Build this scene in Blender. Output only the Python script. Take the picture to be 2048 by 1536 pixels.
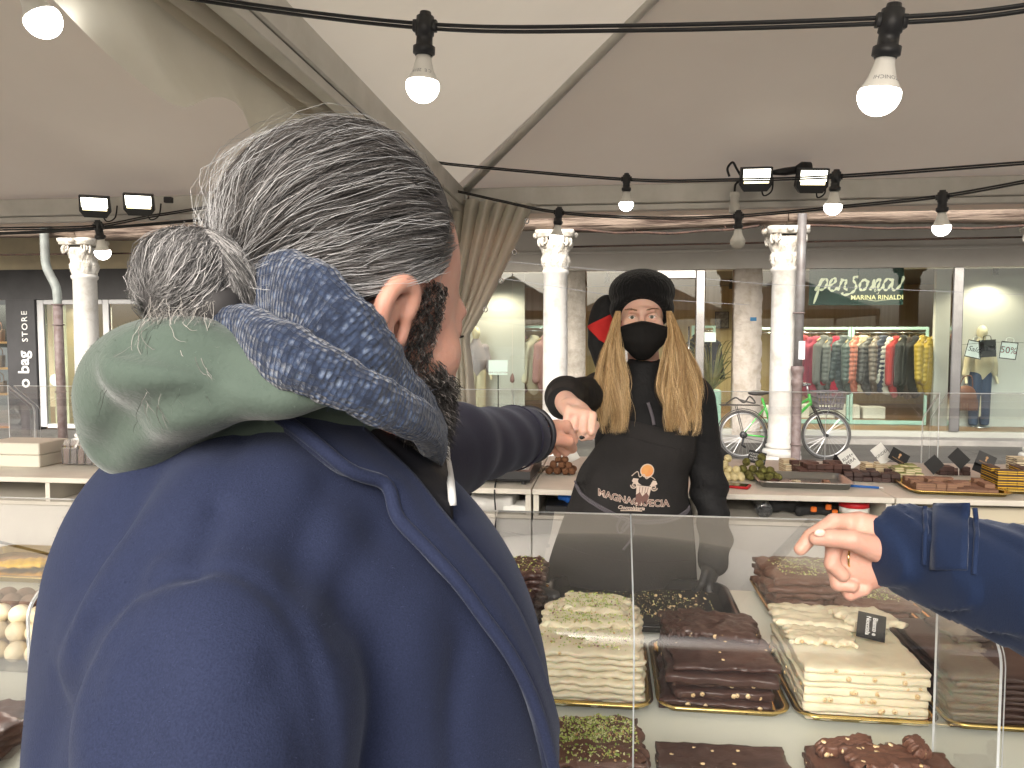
import bpy, bmesh, math, random
import numpy as np
from mathutils import Vector, Matrix
from mathutils.bvhtree import BVHTree

for o in list(bpy.data.objects):
    bpy.data.objects.remove(o)
scene = bpy.context.scene
COL = scene.collection
R = math.radians

# ------------------------------------------------------------ camera, sky, sun, exposure
F_PX, PITCH, YAW, EYE = 1540.0, R(3.3), R(7.0), 1.68     # photograph is 2048 px wide
cam_d = bpy.data.cameras.new('camera')
cam_d.sensor_width = 36.0
cam_d.lens = 36.0 * F_PX / 2048.0
cam_d.clip_start = 0.02
cam_d.clip_end = 500
camera = bpy.data.objects.new('camera', cam_d)
COL.objects.link(camera)
camera.location = (0, 0, EYE)
camera.rotation_euler = (R(90) - PITCH, 0, YAW)
scene.camera = camera

world = bpy.data.worlds.new('World')
scene.world = world
world.use_nodes = True
wn = world.node_tree
wn.nodes.clear()
sky = wn.nodes.new('ShaderNodeTexSky')
sky.sky_type = 'NISHITA'
sky.sun_disc = False
SUN_EL, SUN_AZ = R(27), R(192)
sky.sun_elevation = SUN_EL
sky.sun_rotation = SUN_AZ
sky.air_density = 1.0
sky.dust_density = 6.0
sky.ozone_density = 0.6
wb = wn.nodes.new('ShaderNodeBackground')
wb.inputs['Strength'].default_value = 0.15
wo = wn.nodes.new('ShaderNodeOutputWorld')
hsv = wn.nodes.new('ShaderNodeHueSaturation')
hsv.inputs['Saturation'].default_value = 0.45
wn.links.new(sky.outputs[0], hsv.inputs['Color'])
wn.links.new(hsv.outputs[0], wb.inputs[0])
wn.links.new(wb.outputs[0], wo.inputs[0])

sun_d = bpy.data.lights.new('sun', 'SUN')
sun_d.energy = .5
sun_d.angle = R(25)
sun_d.color = (1.0, 0.96, 0.90)
sun = bpy.data.objects.new('sun', sun_d)
COL.objects.link(sun)
sun.rotation_euler = (R(90) - SUN_EL, 0, R(180) - SUN_AZ)   # from behind the camera, high

scene.view_settings.view_transform = 'Standard'
scene.view_settings.look = 'None'
scene.view_settings.gamma = 1.0
scene.view_settings.exposure = 1.12
scene.render.engine = 'CYCLES'
scene.cycles.max_bounces = 7
scene.cycles.transparent_max_bounces = 20
scene.cycles.diffuse_bounces = 3
scene.cycles.glossy_bounces = 3
scene.cycles.sample_clamp_indirect = 6.0
scene.cycles.caustics_reflective = False
scene.cycles.caustics_refractive = False

# ------------------------------------------------------------ frames of reference
CY, SY = math.cos(YAW), math.sin(YAW)
def C2W(X, Y, z):                       # viewing frame (X right, Y ahead, z up) -> stall frame
    return Vector((X*CY - Y*SY, X*SY + Y*CY, z))
def ray(px, py):
    x = (px - 1024) / F_PX; v = (768 - py) / F_PX
    fy = math.cos(PITCH) + v*math.sin(PITCH)
    return x/fy, (-math.sin(PITCH) + v*math.cos(PITCH)) / fy
def cf(px, py, d):                      # measured sight line at distance d, viewing frame
    x, z = ray(px, py)
    return np.array((x*d, d, EYE + z*d))
def sw(px, py, d):                      # the same in the stall frame
    return C2W(*cf(px, py, d))
def on_y(px, py, y0):
    x, z = ray(px, py); d = y0/(x*SY + CY)
    return C2W(x*d, d, EYE + z*d)
def on_z(px, py, z0):
    x, z = ray(px, py); d = (z0 - EYE)/z
    return C2W(x*d, d, z0)

# ------------------------------------------------------------ materials
MATS = {}
def lin(c):
    return tuple(((v/255.0)/12.92 if v/255.0 <= 0.04045 else ((v/255.0 + 0.055)/1.055)**2.4) for v in c)
def mat(name, col, rough=0.6, metal=0.0, var=None, vs=6.0, vd=4.0, bump=0.0, bs=60.0, sheen=0.0, spec=0.5,
        coat=0.0, sss=0.0, emit=0.0, ecol=None, rnd=0.0, stretch=None, transl=0.0, attr=None, vlo=0.35, vhi=0.65,
        bump_dist=0.01, trans=0.0, ior=1.45, coord='Object'):
    if name in MATS: return MATS[name]
    m = bpy.data.materials.new(name); m.use_nodes = True
    nt = m.node_tree; N = nt.nodes; L = nt.links
    b = N['Principled BSDF']; out = N['Material Output']
    b.inputs['Roughness'].default_value = rough
    b.inputs['Metallic'].default_value = metal
    b.inputs['Specular IOR Level'].default_value = spec
    b.inputs['Coat Weight'].default_value = coat
    b.inputs['IOR'].default_value = ior
    b.inputs['Transmission Weight'].default_value = trans
    if sheen:
        b.inputs['Sheen Weight'].default_value = sheen
        b.inputs['Sheen Roughness'].default_value = 0.4
    if sss:
        b.inputs['Subsurface Weight'].default_value = sss
        b.inputs['Subsurface Radius'].default_value = (1.0, 0.35, 0.2)
        b.inputs['Subsurface Scale'].default_value = 0.006
    if emit:
        b.inputs['Emission Color'].default_value = (*(ecol or col), 1)
        b.inputs['Emission Strength'].default_value = emit
    tc = N.new('ShaderNodeTexCoord'); src = tc.outputs[coord]
    if stretch:
        mp = N.new('ShaderNodeMapping'); mp.inputs['Scale'].default_value = stretch
        L.new(src, mp.inputs['Vector']); src = mp.outputs[0]
    base = None
    if attr:
        an = N.new('ShaderNodeAttribute'); an.attribute_name = attr; base = an.outputs['Color']
    if var is not None:
        n = N.new('ShaderNodeTexNoise'); n.inputs['Scale'].default_value = vs; n.inputs['Detail'].default_value = vd
        n.inputs['Roughness'].default_value = 0.6
        L.new(src, n.inputs['Vector'])
        mr = N.new('ShaderNodeMapRange'); mr.inputs[1].default_value = vlo; mr.inputs[2].default_value = vhi
        L.new(n.outputs['Fac'], mr.inputs[0])
        mx = N.new('ShaderNodeMix'); mx.data_type = 'RGBA'
        L.new(mr.outputs[0], mx.inputs[0])
        if base is not None: L.new(base, mx.inputs[6])
        else: mx.inputs[6].default_value = (*col, 1)
        mx.inputs[7].default_value = (*var, 1)
        base = mx.outputs[2]
    if rnd:
        oi = N.new('ShaderNodeObjectInfo'); h = N.new('ShaderNodeHueSaturation')
        mr2 = N.new('ShaderNodeMapRange'); mr2.inputs[3].default_value = 1 - rnd; mr2.inputs[4].default_value = 1 + rnd
        L.new(oi.outputs['Random'], mr2.inputs[0]); L.new(mr2.outputs[0], h.inputs['Value'])
        if base is not None: L.new(base, h.inputs['Color'])
        else: h.inputs['Color'].default_value = (*col, 1)
        base = h.outputs[0]
    if base is not None: L.new(base, b.inputs['Base Color'])
    else: b.inputs['Base Color'].default_value = (*col, 1)
    if bump:
        n2 = N.new('ShaderNodeTexNoise'); n2.inputs['Scale'].default_value = bs; n2.inputs['Detail'].default_value = 5
        L.new(src, n2.inputs['Vector'])
        bp = N.new('ShaderNodeBump'); bp.inputs['Strength'].default_value = bump; bp.inputs['Distance'].default_value = bump_dist
        L.new(n2.outputs['Fac'], bp.inputs['Height']); L.new(bp.outputs[0], b.inputs['Normal'])
    if transl:
        tr = N.new('ShaderNodeBsdfTranslucent'); ms = N.new('ShaderNodeMixShader'); ms.inputs[0].default_value = transl
        if base is not None: L.new(base, tr.inputs['Color'])
        else: tr.inputs['Color'].default_value = (*col, 1)
        L.new(b.outputs[0], ms.inputs[1]); L.new(tr.outputs[0], ms.inputs[2]); L.new(ms.outputs[0], out.inputs['Surface'])
    MATS[name] = m
    return m
def clear_mat(name, tint, gloss=1.0, rough=0.01, ior=1.5, haze=0.0, hazecol=(.8, .82, .85)):
    if name in MATS: return MATS[name]
    m = bpy.data.materials.new(name); m.use_nodes = True
    nt = m.node_tree; N = nt.nodes; L = nt.links; N.remove(N['Principled BSDF'])
    out = N['Material Output']
    t = N.new('ShaderNodeBsdfTransparent'); t.inputs[0].default_value = (*tint, 1)
    g = N.new('ShaderNodeBsdfGlossy'); g.inputs['Roughness'].default_value = rough
    fr = N.new('ShaderNodeFresnel'); fr.inputs['IOR'].default_value = ior
    mu = N.new('ShaderNodeMath'); mu.operation = 'MULTIPLY'; mu.inputs[1].default_value = gloss; mu.use_clamp = True
    L.new(fr.outputs[0], mu.inputs[0])
    first = t.outputs[0]
    if haze:
        d = N.new('ShaderNodeBsdfDiffuse'); d.inputs[0].default_value = (*hazecol, 1)
        n = N.new('ShaderNodeTexNoise'); n.inputs['Scale'].default_value = 9; n.inputs['Detail'].default_value = 6
        tc = N.new('ShaderNodeTexCoord'); L.new(tc.outputs['Object'], n.inputs['Vector'])
        m3 = N.new('ShaderNodeMath'); m3.operation = 'MULTIPLY'; m3.inputs[1].default_value = haze*2
        L.new(n.outputs['Fac'], m3.inputs[0])
        mh = N.new('ShaderNodeMixShader'); L.new(m3.outputs[0], mh.inputs[0])
        L.new(t.outputs[0], mh.inputs[1]); L.new(d.outputs[0], mh.inputs[2]); first = mh.outputs[0]
    mx = N.new('ShaderNodeMixShader'); L.new(mu.outputs[0], mx.inputs[0]); L.new(first, mx.inputs[1]); L.new(g.outputs[0], mx.inputs[2])
    L.new(mx.outputs[0], out.inputs['Surface'])
    MATS[name] = m
    return m

# ------------------------------------------------------------ object helpers
def tag(o, label=None, cat=None, group=None, kind=None):
    if label: o['label'] = label
    if cat: o['category'] = cat
    if group: o['group'] = group
    if kind: o['kind'] = kind
    return o
def empty(name, loc=(0, 0, 0), rz=0.0, label=None, cat=None, group=None):
    o = bpy.data.objects.new(name, None); COL.objects.link(o)
    o.location = loc; o.rotation_euler = (0, 0, rz); o.empty_display_size = 0.05
    return tag(o, label, cat, group)
def mesh_obj(name, verts, faces, m, parent=None, smooth=False, loc=None, rz=None, mats=None, fm=None):
    me = bpy.data.meshes.new(name)
    if isinstance(verts, np.ndarray): verts = verts.tolist()
    if isinstance(faces, np.ndarray): faces = faces.tolist()
    me.from_pydata(verts, [], faces)
    for mm in (mats or [m]): me.materials.append(mm)
    if fm is not None: me.polygons.foreach_set('material_index', np.asarray(fm, dtype=np.int32))
    if smooth: me.polygons.foreach_set('use_smooth', np.ones(len(me.polygons), dtype=bool))
    me.update()
    o = bpy.data.objects.new(name, me); COL.objects.link(o)
    if parent is not None: o.parent = parent
    if loc is not None: o.location = loc
    if rz is not None: o.rotation_euler = (0, 0, rz)
    return o
def dup(o, parent=None, loc=None, rot=None):
    c = o.copy(); COL.objects.link(c)
    c.parent = parent
    if loc is not None: c.location = loc
    if rot is not None: c.rotation_euler = rot
    for ch in list(o.children): dup(ch, c)
    return c

class MB:
    """collects shapes into one mesh"""
    def __init__(s): s.v = []; s.f = []; s.m = []
    def add(s, v, f, mi=0):
        n = len(s.v); s.v.extend([tuple(map(float, p)) for p in v])
        s.f.extend([tuple(i + n for i in q) for q in f]); s.m.extend([mi]*len(f)); return s
    def box(s, lo, hi, mi=0, M=None, bev=0.0):
        (x0, y0, z0), (x1, y1, z1) = lo, hi
        if bev > 0:
            b = bev; v = []; f = []
            for (z, i) in ((z0, b), (z0 + b, 0), (z1 - b, 0), (z1, b)):
                xa, xb, ya, yb = x0 + i, x1 - i, y0 + i, y1 - i
                c = b if i == 0 else b*0.6
                v += [(xa + c, ya, z), (xb - c, ya, z), (xb, ya + c, z), (xb, yb - c, z), (xb - c, yb, z), (xa + c, yb, z), (xa, yb - c, z), (xa, ya + c, z)]
            for k in range(3):
                for i in range(8):
                    j = (i + 1) % 8; f.append((k*8 + i, k*8 + j, k*8 + 8 + j, k*8 + 8 + i))
            f.append(tuple(range(7, -1, -1))); f.append(tuple(range(24, 32)))
        else:
            v = [(x0, y0, z0), (x1, y0, z0), (x1, y1, z0), (x0, y1, z0), (x0, y0, z1), (x1, y0, z1), (x1, y1, z1), (x0, y1, z1)]
            f = [(3, 2, 1, 0), (4, 5, 6, 7), (0, 1, 5, 4), (1, 2, 6, 5), (2, 3, 7, 6), (3, 0, 4, 7)]
        if M is not None: v = [M @ Vector(p) for p in v]
        return s.add(v, f, mi)
    def tube(s, pts, r, n=8, mi=0, cap=True, closed=False, flat=1.0, up=None):
        v, f = tube_geo(pts, r, n, cap, closed, flat, up); return s.add(v, f, mi)
    def lathe(s, prof, c=(0, 0, 0), n=20, mi=0, M=None):
        v = []; f = []; k = len(prof)
        for i in range(n):
            a = 2*math.pi*i/n
            for (r, z) in prof: v.append(Vector((r*math.cos(a), r*math.sin(a), z)))
        for i in range(n):
            j = (i + 1) % n
            for q in range(k - 1): f.append((i*k + q, j*k + q, j*k + q + 1, i*k + q + 1))
        if M is not None: v = [M @ p for p in v]
        v = [p + Vector(c) for p in v]
        return s.add(v, f, mi)
    def prism(s, poly, y0, y1, mi=0):          # polygon in x,z extruded in y
        n = len(poly); v = [(x, y0, z) for x, z in poly] + [(x, y1, z) for x, z in poly]
        f = [tuple(range(n)), tuple(range(2*n - 1, n - 1, -1))] + [(i + n, (i + 1) % n + n, (i + 1) % n, i) for i in range(n)]
        return s.add(v, f, mi)
    def build(s, name, m, parent=None, smooth=False, loc=None, rz=None, mats=None):
        return mesh_obj(name, s.v, s.f, m, parent, smooth, loc, rz, mats, s.m if mats else None)

def tube_geo(pts, r, n=8, cap=True, closed=False, flat=1.0, up=None):
    P = np.array([list(p) for p in pts], float); K = len(P)
    rr = np.full(K, r, float) if np.isscalar(r) else np.array(r, float)
    if closed: T = np.roll(P, -1, 0) - np.roll(P, 1, 0)
    else:
        T = np.gradient(P, axis=0)
    T /= np.linalg.norm(T, axis=1, keepdims=True) + 1e-12
    u0 = np.array(up if up is not None else ((0, 0, 1) if abs(T[0][2]) < .9 else (1, 0, 0)), float)
    v = []
    a = u0 - T[0]*np.dot(u0, T[0]); a /= np.linalg.norm(a) + 1e-12
    for i in range(K):
        base = np.array(up, float) if up is not None else a
        a = base - T[i]*np.dot(base, T[i]); a /= np.linalg.norm(a) + 1e-12
        b = np.cross(T[i], a)
        for j in range(n):
            t = 2*math.pi*j/n
            v.append(P[i] + rr[i]*(math.cos(t)*a + flat*math.sin(t)*b))
    f = []
    for i in range(K if closed else K - 1):
        i2 = (i + 1) % K
        for j in range(n):
            j2 = (j + 1) % n; f.append((i*n + j, i*n + j2, i2*n + j2, i2*n + j))
    if cap and not closed:
        f.append(tuple(range(n - 1, -1, -1))); f.append(tuple((K - 1)*n + j for j in range(n)))
    return v, f
def crom(pts, n=8, closed=False):
    """Catmull-Rom through the points"""
    P = np.array([list(p) for p in pts], float); K = len(P); out = []
    for i in range(K if closed else K - 1):
        if closed: p0, p1, p2, p3 = P[(i - 1) % K], P[i], P[(i + 1) % K], P[(i + 2) % K]
        else: p0, p1, p2, p3 = P[max(i - 1, 0)], P[i], P[i + 1], P[min(i + 2, K - 1)]
        for k in range(n):
            t = k/n
            out.append(.5*((2*p1) + (p2 - p0)*t + (2*p0 - 5*p1 + 4*p2 - p3)*t*t + (3*p1 - p0 - 3*p2 + p3)*t**3))
    if not closed: out.append(P[-1])
    return np.array(out)
def sag(a, b, drop, n=12):
    a = np.array(a, float); b = np.array(b, float)
    return [a + (b - a)*t - np.array((0, 0, drop*4*t*(1 - t))) for t in np.linspace(0, 1, n + 1)]
def text_geo(s, size=1.0, extrude=0.0, align='CENTER', shear=0.0, bold=0.0, spacing=1.0):
    cu = bpy.data.curves.new('lettering', 'FONT'); cu.body = s; cu.size = size; cu.extrude = extrude
    cu.align_x = align; cu.align_y = 'CENTER'; cu.shear = shear; cu.offset = bold; cu.space_character = spacing; cu.resolution_u = 3
    o = bpy.data.objects.new('lettering', cu); COL.objects.link(o)
    me = bpy.data.meshes.new_from_object(o.evaluated_get(bpy.context.evaluated_depsgraph_get()))
    v = np.array([tuple(p.co) for p in me.vertices]).reshape(-1, 3); f = [tuple(p.vertices) for p in me.polygons]
    bpy.data.objects.remove(o); bpy.data.curves.remove(cu); bpy.data.meshes.remove(me)
    return v, f

# ------------------------------------------------------------ smooth solid modelling (distance fields meshed with surface nets)
def wob(x, y, z, freq, seed, oct=2):
    rng = np.random.RandomState(seed); out = 0.0; amp = 1.0
    for o in range(oct):
        for _ in range(4):
            k = rng.normal(size=3); k *= freq/np.linalg.norm(k)*(0.7 + 0.6*rng.rand()); ph = rng.rand()*6.28
            out = out + amp*np.sin(k[0]*x + k[1]*y + k[2]*z + ph)*0.4
        amp *= 0.5; freq *= 2.1
    return out
def smin(a, b, k):
    h = np.clip(.5 + .5*(b - a)/k, 0, 1); return b + (a - b)*h - k*h*(1 - h)
def smax(a, b, k): return -smin(-a, -b, k)
def ell(c, r, M=None):
    c = np.array(c, float); r = np.array(r, float)
    def f(x, y, z):
        X, Y, Z = x - c[0], y - c[1], z - c[2]
        if M is not None: X, Y, Z = (M[0][0]*X + M[1][0]*Y + M[2][0]*Z, M[0][1]*X + M[1][1]*Y + M[2][1]*Z, M[0][2]*X + M[1][2]*Y + M[2][2]*Z)
        k0 = np.sqrt((X/r[0])**2 + (Y/r[1])**2 + (Z/r[2])**2)
        k1 = np.sqrt((X/r[0]**2)**2 + (Y/r[1]**2)**2 + (Z/r[2]**2)**2)
        return k0*(k0 - 1)/(k1 + 1e-6)
    return f
def cone(a, b, ra, rb=None):
    a = np.array(a, float); b = np.array(b, float); rb = ra if rb is None else rb; ab = b - a; L2 = max(float(ab @ ab), 1e-12)
    def f(x, y, z):
        t = np.clip(((x - a[0])*ab[0] + (y - a[1])*ab[1] + (z - a[2])*ab[2])/L2, 0, 1)
        return np.sqrt((x - a[0] - ab[0]*t)**2 + (y - a[1] - ab[1]*t)**2 + (z - a[2] - ab[2]*t)**2) - (ra + (rb - ra)*t)
    return f
def rbox(c, h, rad, M=None):
    c = np.array(c, float)
    def f(x, y, z):
        X, Y, Z = x - c[0], y - c[1], z - c[2]
        if M is not None: X, Y, Z = (M[0][0]*X + M[1][0]*Y + M[2][0]*Z, M[0][1]*X + M[1][1]*Y + M[2][1]*Z, M[0][2]*X + M[1][2]*Y + M[2][2]*Z)
        qx, qy, qz = abs(X) - h[0] + rad, abs(Y) - h[1] + rad, abs(Z) - h[2] + rad
        return np.sqrt(np.maximum(qx, 0)**2 + np.maximum(qy, 0)**2 + np.maximum(qz, 0)**2) + np.minimum(np.maximum(qx, np.maximum(qy, qz)), 0) - rad
    return f
def union(items, k=0.01):
    """items: functions or (function, k)"""
    def f(x, y, z):
        d = None
        for it in items:
            g, kk = it if isinstance(it, tuple) else (it, k)
            e = g(x, y, z); d = e if d is None else smin(d, e, kk)
        return d
    return f
def chain(pts, rads, k=0.004):
    return union([cone(pts[i], pts[i + 1], rads[i], rads[i + 1]) for i in range(len(pts) - 1)], k)
def snets(f, lo, hi, h):
    lo = np.array(lo, float); hi = np.array(hi, float)
    n = np.maximum(((hi - lo)/h).astype(int) + 2, 4)
    ax = [(lo[i] + h*np.arange(n[i])).astype(np.float32) for i in range(3)]
    V = np.empty(tuple(n), np.float32)
    for i0 in range(0, n[0], 24):
        V[i0:i0 + 24] = f(ax[0][i0:i0 + 24, None, None], ax[1][None, :, None], ax[2][None, None, :])
    S = V < 0
    for q in (0, -1):                      # close at the border of the grid
        S[q, :, :] = False; S[:, q, :] = False; S[:, :, q] = False
    V = np.where(S, V, np.maximum(V, 1e-5))
    cnt = np.zeros((n[0] - 1, n[1] - 1, n[2] - 1), np.int8)
    for dx in (0, 1):
        for dy in (0, 1):
            for dz in (0, 1):
                cnt += S[dx:n[0] - 1 + dx, dy:n[1] - 1 + dy, dz:n[2] - 1 + dz]
    I, J, K = np.nonzero((cnt > 0) & (cnt < 8))
    idx = -np.ones(cnt.shape, np.int32); idx[I, J, K] = np.arange(len(I))
    acc = np.zeros((len(I), 3)); num = np.zeros(len(I))
    cs = [(0, 0, 0), (1, 0, 0), (0, 1, 0), (1, 1, 0), (0, 0, 1), (1, 0, 1), (0, 1, 1), (1, 1, 1)]
    for a in range(8):
        for axis in range(3):
            if cs[a][axis] == 1: continue
            b = list(cs[a]); b[axis] = 1
            va = V[I + cs[a][0], J + cs[a][1], K + cs[a][2]]; vb = V[I + b[0], J + b[1], K + b[2]]
            mk = (va < 0) != (vb < 0)
            t = np.where(mk, va/(va - vb + 1e-20), 0)
            p = np.tile(np.array(cs[a], float), (len(I), 1)); p[:, axis] += t
            acc[mk] += p[mk]; num[mk] += 1
    verts = lo + h*(np.stack([I, J, K], 1) + acc/num[:, None])
    faces = []
    for axis in range(3):
        u, w = (axis + 1) % 3, (axis + 2) % 3
        sl0 = [slice(1, -1)]*3; sl1 = [slice(1, -1)]*3
        sl0[axis] = slice(0, -1); sl1[axis] = slice(1, None)
        A = S[tuple(sl0)]; B = S[tuple(sl1)]
        for flip, mk in ((False, A & ~B), (True, ~A & B)):
            c = np.stack(np.nonzero(mk), 1); off = np.ones(3, int); off[axis] = 0; c = c + off
            q = []
            for (du, dw) in ((0, 0), (-1, 0), (-1, -1), (0, -1)):
                e = c.copy(); e[:, u] += du; e[:, w] += dw
                q.append(idx[e[:, 0], e[:, 1], e[:, 2]])
            q = np.stack(q, 1)
            if flip: q = q[:, ::-1]
            faces.append(q)
    fa = np.concatenate(faces); fa = fa[(fa >= 0).all(1)]
    return verts, fa
def solid(name, f, lo, hi, h, m, parent=None, loc=None, rz=None, disp=None):
    v, fa = snets(f, lo, hi, h)
    if disp is not None: v = disp(v)
    return mesh_obj(name, v, fa, m, parent, True, loc, rz)
def join_geo(parts):
    V = []; Fs = []; n = 0
    for v, f in parts:
        v = np.asarray(v, float); V.append(v); Fs += [tuple(int(i) + n for i in q) for q in f]; n += len(v)
    return np.concatenate(V), Fs
def bvh(v, f): return BVHTree.FromPolygons([tuple(p) for p in np.asarray(v).tolist()], [tuple(q) for q in (f.tolist() if isinstance(f, np.ndarray) else f)])
def strands(name, paths, widths, cols, m, parent=None, n3=False, seed=1):
    """hair: paths (S,K,3), widths (S,), cols (S,3): thin tapered strips, randomly turned"""
    rng = np.random.RandomState(seed)
    Pp = np.asarray(paths, float); S, K, _ = Pp.shape
    T = np.gradient(Pp, axis=1); T /= np.linalg.norm(T, axis=2, keepdims=True) + 1e-9
    rv = rng.normal(size=(S, 1, 3)); side = np.cross(T, np.broadcast_to(rv, T.shape)); side /= np.linalg.norm(side, axis=2, keepdims=True) + 1e-9
    tap = np.ones(K); tap[-2:] = (0.6, 0.15)
    w = np.asarray(widths, float)[:, None, None]*tap[None, :, None]*0.62
    V = np.stack([Pp + side*w, Pp - side*w], 2).reshape(-1, 3)
    base = ((np.arange(S)[:, None]*K + np.arange(K - 1)[None, :])*2).reshape(-1)
    Fq = np.stack([base, base + 1, base + 3, base + 2], 1)
    me = bpy.data.meshes.new(name)
    me.vertices.add(len(V)); me.vertices.foreach_set('co', V.ravel())
    me.loops.add(len(Fq)*4); me.loops.foreach_set('vertex_index', Fq.ravel().astype(np.int32))
    me.polygons.add(len(Fq)); me.polygons.foreach_set('loop_start', np.arange(0, len(Fq)*4, 4, dtype=np.int32))
    me.polygons.foreach_set('use_smooth', np.ones(len(Fq), bool))
    me.update(calc_edges=True)
    at = me.color_attributes.new('tint', 'FLOAT_COLOR', 'POINT')
    cc = np.ones((S, K*2, 4)); cc[:, :, :3] = np.asarray(cols, float)[:, None, :]
    at.data.foreach_set('color', cc.ravel())
    me.materials.append(m)
    o = bpy.data.objects.new(name, me); COL.objects.link(o)
    if parent is not None: o.parent = parent
    return o

# ============================================================ SETTING
rnd = random.Random(7)
white_paint = mat('white_paint', (.74, .72, .67), .45, var=(.62, .60, .55), vs=3, bump=.05, bs=40)
pvc = mat('pvc_fabric', (.82, .765, .665), .55, var=(.76, .70, .60), vs=1.1, vd=8, vlo=.3, vhi=.75, bump=.2, bs=7, transl=.20, spec=.3)
pvc_curtain = mat('pvc_curtain', (.80, .77, .69), .5, var=(.72, .69, .60), vs=3, bump=.1, bs=12, transl=.45, spec=.35)
alu = mat('painted_metal', (.62, .605, .57), .35, metal=.35, var=(.55, .54, .5), vs=9)
black_rubber = mat('black_rubber', (.012, .012, .013), .5, bump=.05, bs=200)
black_plastic = mat('black_plastic', (.018, .018, .02), .4)
stone_w = mat('white_stone', (.56, .545, .51), .8, var=(.36, .33, .28), vs=5, vd=9, vlo=.52, vhi=.80, bump=.5, bs=22)
stone_g = mat('grey_stone', (.50, .46, .40), .85, var=(.33, .30, .25), vs=6, bump=.8, bs=24, bump_dist=.02)
plaster = mat('plaster', (.84, .82, .78), .8, var=(.76, .74, .69), vs=1.2, bump=.08, bs=30)
old_wood = mat('weathered_wood', (.25, .195, .155), .85, var=(.05, .03, .022), vs=5, vd=9, vlo=.42, vhi=.62, bump=.9, bs=14, bump_dist=.03, stretch=(.22, 3, 3))
terra = mat('terracotta_plaster', (.50, .26, .17), .85, var=(.42, .2, .13), vs=2, bump=.2, bs=20)
charcoal = mat('charcoal_panel', (.030, .030, .032), .5, var=(.042, .042, .045), vs=3)
steel = mat('brushed_steel', (.62, .62, .62), .18, metal=1.0, var=(.5, .5, .5), vs=3)
glass = clear_mat('shop_glass', (.90, .95, .935), gloss=1.4, ior=1.45)
acry = clear_mat('clear_acrylic', (.985, .987, .987), gloss=.5, rough=.012, ior=1.45, haze=.003)
acry_thin = clear_mat('thin_clear_acrylic', (.992, .992, .992), gloss=.22, rough=.012, ior=1.45)
acry_edge = mat('acrylic_cut_edge', (.78, .82, .84), .25, transl=.4)

# ground
mpave = mat('street_stone', (.17, .16, .147), .8, var=(.11, .103, .095), vs=2.2, vd=8, bump=.35, bs=9, stretch=(.5, 1.6, 1))
g = MB()
g.add([(-150, -150, 0), (150, -150, 0), (150, 150, 0), (-150, 150, 0)], [(0, 1, 2, 3)])
tag(g.build('ground', mpave), kind='structure')
g = MB()
mp2 = mat('portico_paving', (.15, .141, .128), .7, var=(.10, .094, .085), vs=1.6, vd=8, bump=.2, bs=12, stretch=(.6, 1.5, 1))
pv = empty('pavement', (0, 0, 0)); tag(pv, kind='structure')
for i in range(-9, 7):
    for j in range(2):
        MB().box((i*1.35 + .004, 10.3 + j*1.36 + .004, -.02), (i*1.35 + 1.346, 10.3 + j*1.36 + 1.356, .008 + rnd.random()*.003), bev=.003).build('paving_slab', mp2, pv)

# ------------------------------------------------------------ market tents
def market_tent(x0, y0, w, zp, label, front_beam=True):
    e, x1, y1 = 2.50, x0 + w, y0 + w
    root = empty('market_tent', (x0 + w/2, y0 + w/2, 0), 0, label, 'tent', 'white pyramid tents of the market row')
    ox, oy = x0 + w/2, y0 + w/2
    pk = np.array((0, 0, zp)); cs = [(-w/2, -w/2), (w/2, -w/2), (w/2, w/2), (-w/2, w/2)]
    for i in range(4):
        kx = 1 + .116/w; a = np.array((cs[i][0]*kx, cs[i][1]*kx, e + .010)); b = np.array((cs[(i + 1) % 4][0]*kx, cs[(i + 1) % 4][1]*kx, e + .010))
        v = []; f = []; n = 14
        for r in range(n + 1):
            t = r/n
            for c in range(n + 1):
                u = c/n; p = (a + (b - a)*u)*(1 - t) + pk*t
                sg = -.13*math.sin(math.pi*t)*(.35 + .65*4*u*(1 - u)) - .02*math.sin(math.pi*u*3)*(1 - t)*t
                v.append((p[0], p[1], p[2] + sg))
        for r in range(n):
            for c in range(n):
                k = r*(n + 1) + c; f.append((k, k + 1, k + n + 2, k + n + 1))
        mesh_obj('canopy_panel', v, f, pvc, root, True)
        # valance hanging outside the eave beam
        d = (b - a)/np.linalg.norm(b - a); nrm = np.array((d[1], -d[0], 0)); v = []; f = []; K = 60
        for c in range(K + 1):
            u = c/K; p = a + (b - a)*u + nrm*(-.004 + .004*math.sin(u*47))
            v += [(p[0], p[1], e + .012), (p[0] + nrm[0]*.004, p[1] + nrm[1]*.004, e - .155)]
        f = [(2*c, 2*c + 1, 2*c + 3, 2*c + 2) for c in range(K)]
        if i != 0: mesh_obj('valance', v, f, pvc, root, True)
        m = MB(); L = w/2 - .05
        if i % 2 == 0:
            s = -1 if i == 0 else 1
            m.box((-L, s*w/2 - .03, e - .10), (L, s*w/2 + .03, e), bev=.006); m.box((-L, s*w/2 - .022, e - .135), (L, s*w/2 + .022, e - .102), bev=.003)
        else:
            s = 1 if i == 1 else -1
            m.box((s*w/2 - .03, -L, e - .10), (s*w/2 + .03, L, e), bev=.006); m.box((s*w/2 - .022, -L, e - .135), (s*w/2 + .022, L, e - .102), bev=.003)
        m.build('eave_beam', alu, root)
        h = MB(); q0 = np.array((*cs[i], e - .03)); q1 = np.array((0, 0, zp - .05))
        h.tube([q0 + (q1 - q0)*t for t in (.01, .3, .6, 1)], .022, 12); h.build('hip_pole', alu, root, True)
        p = MB(); p.box((cs[i][0] - .045, cs[i][1] - .045, 0), (cs[i][0] + .045, cs[i][1] + .045, e + .004), bev=.008)
        p.build('corner_post', alu, root)
    return root
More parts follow.
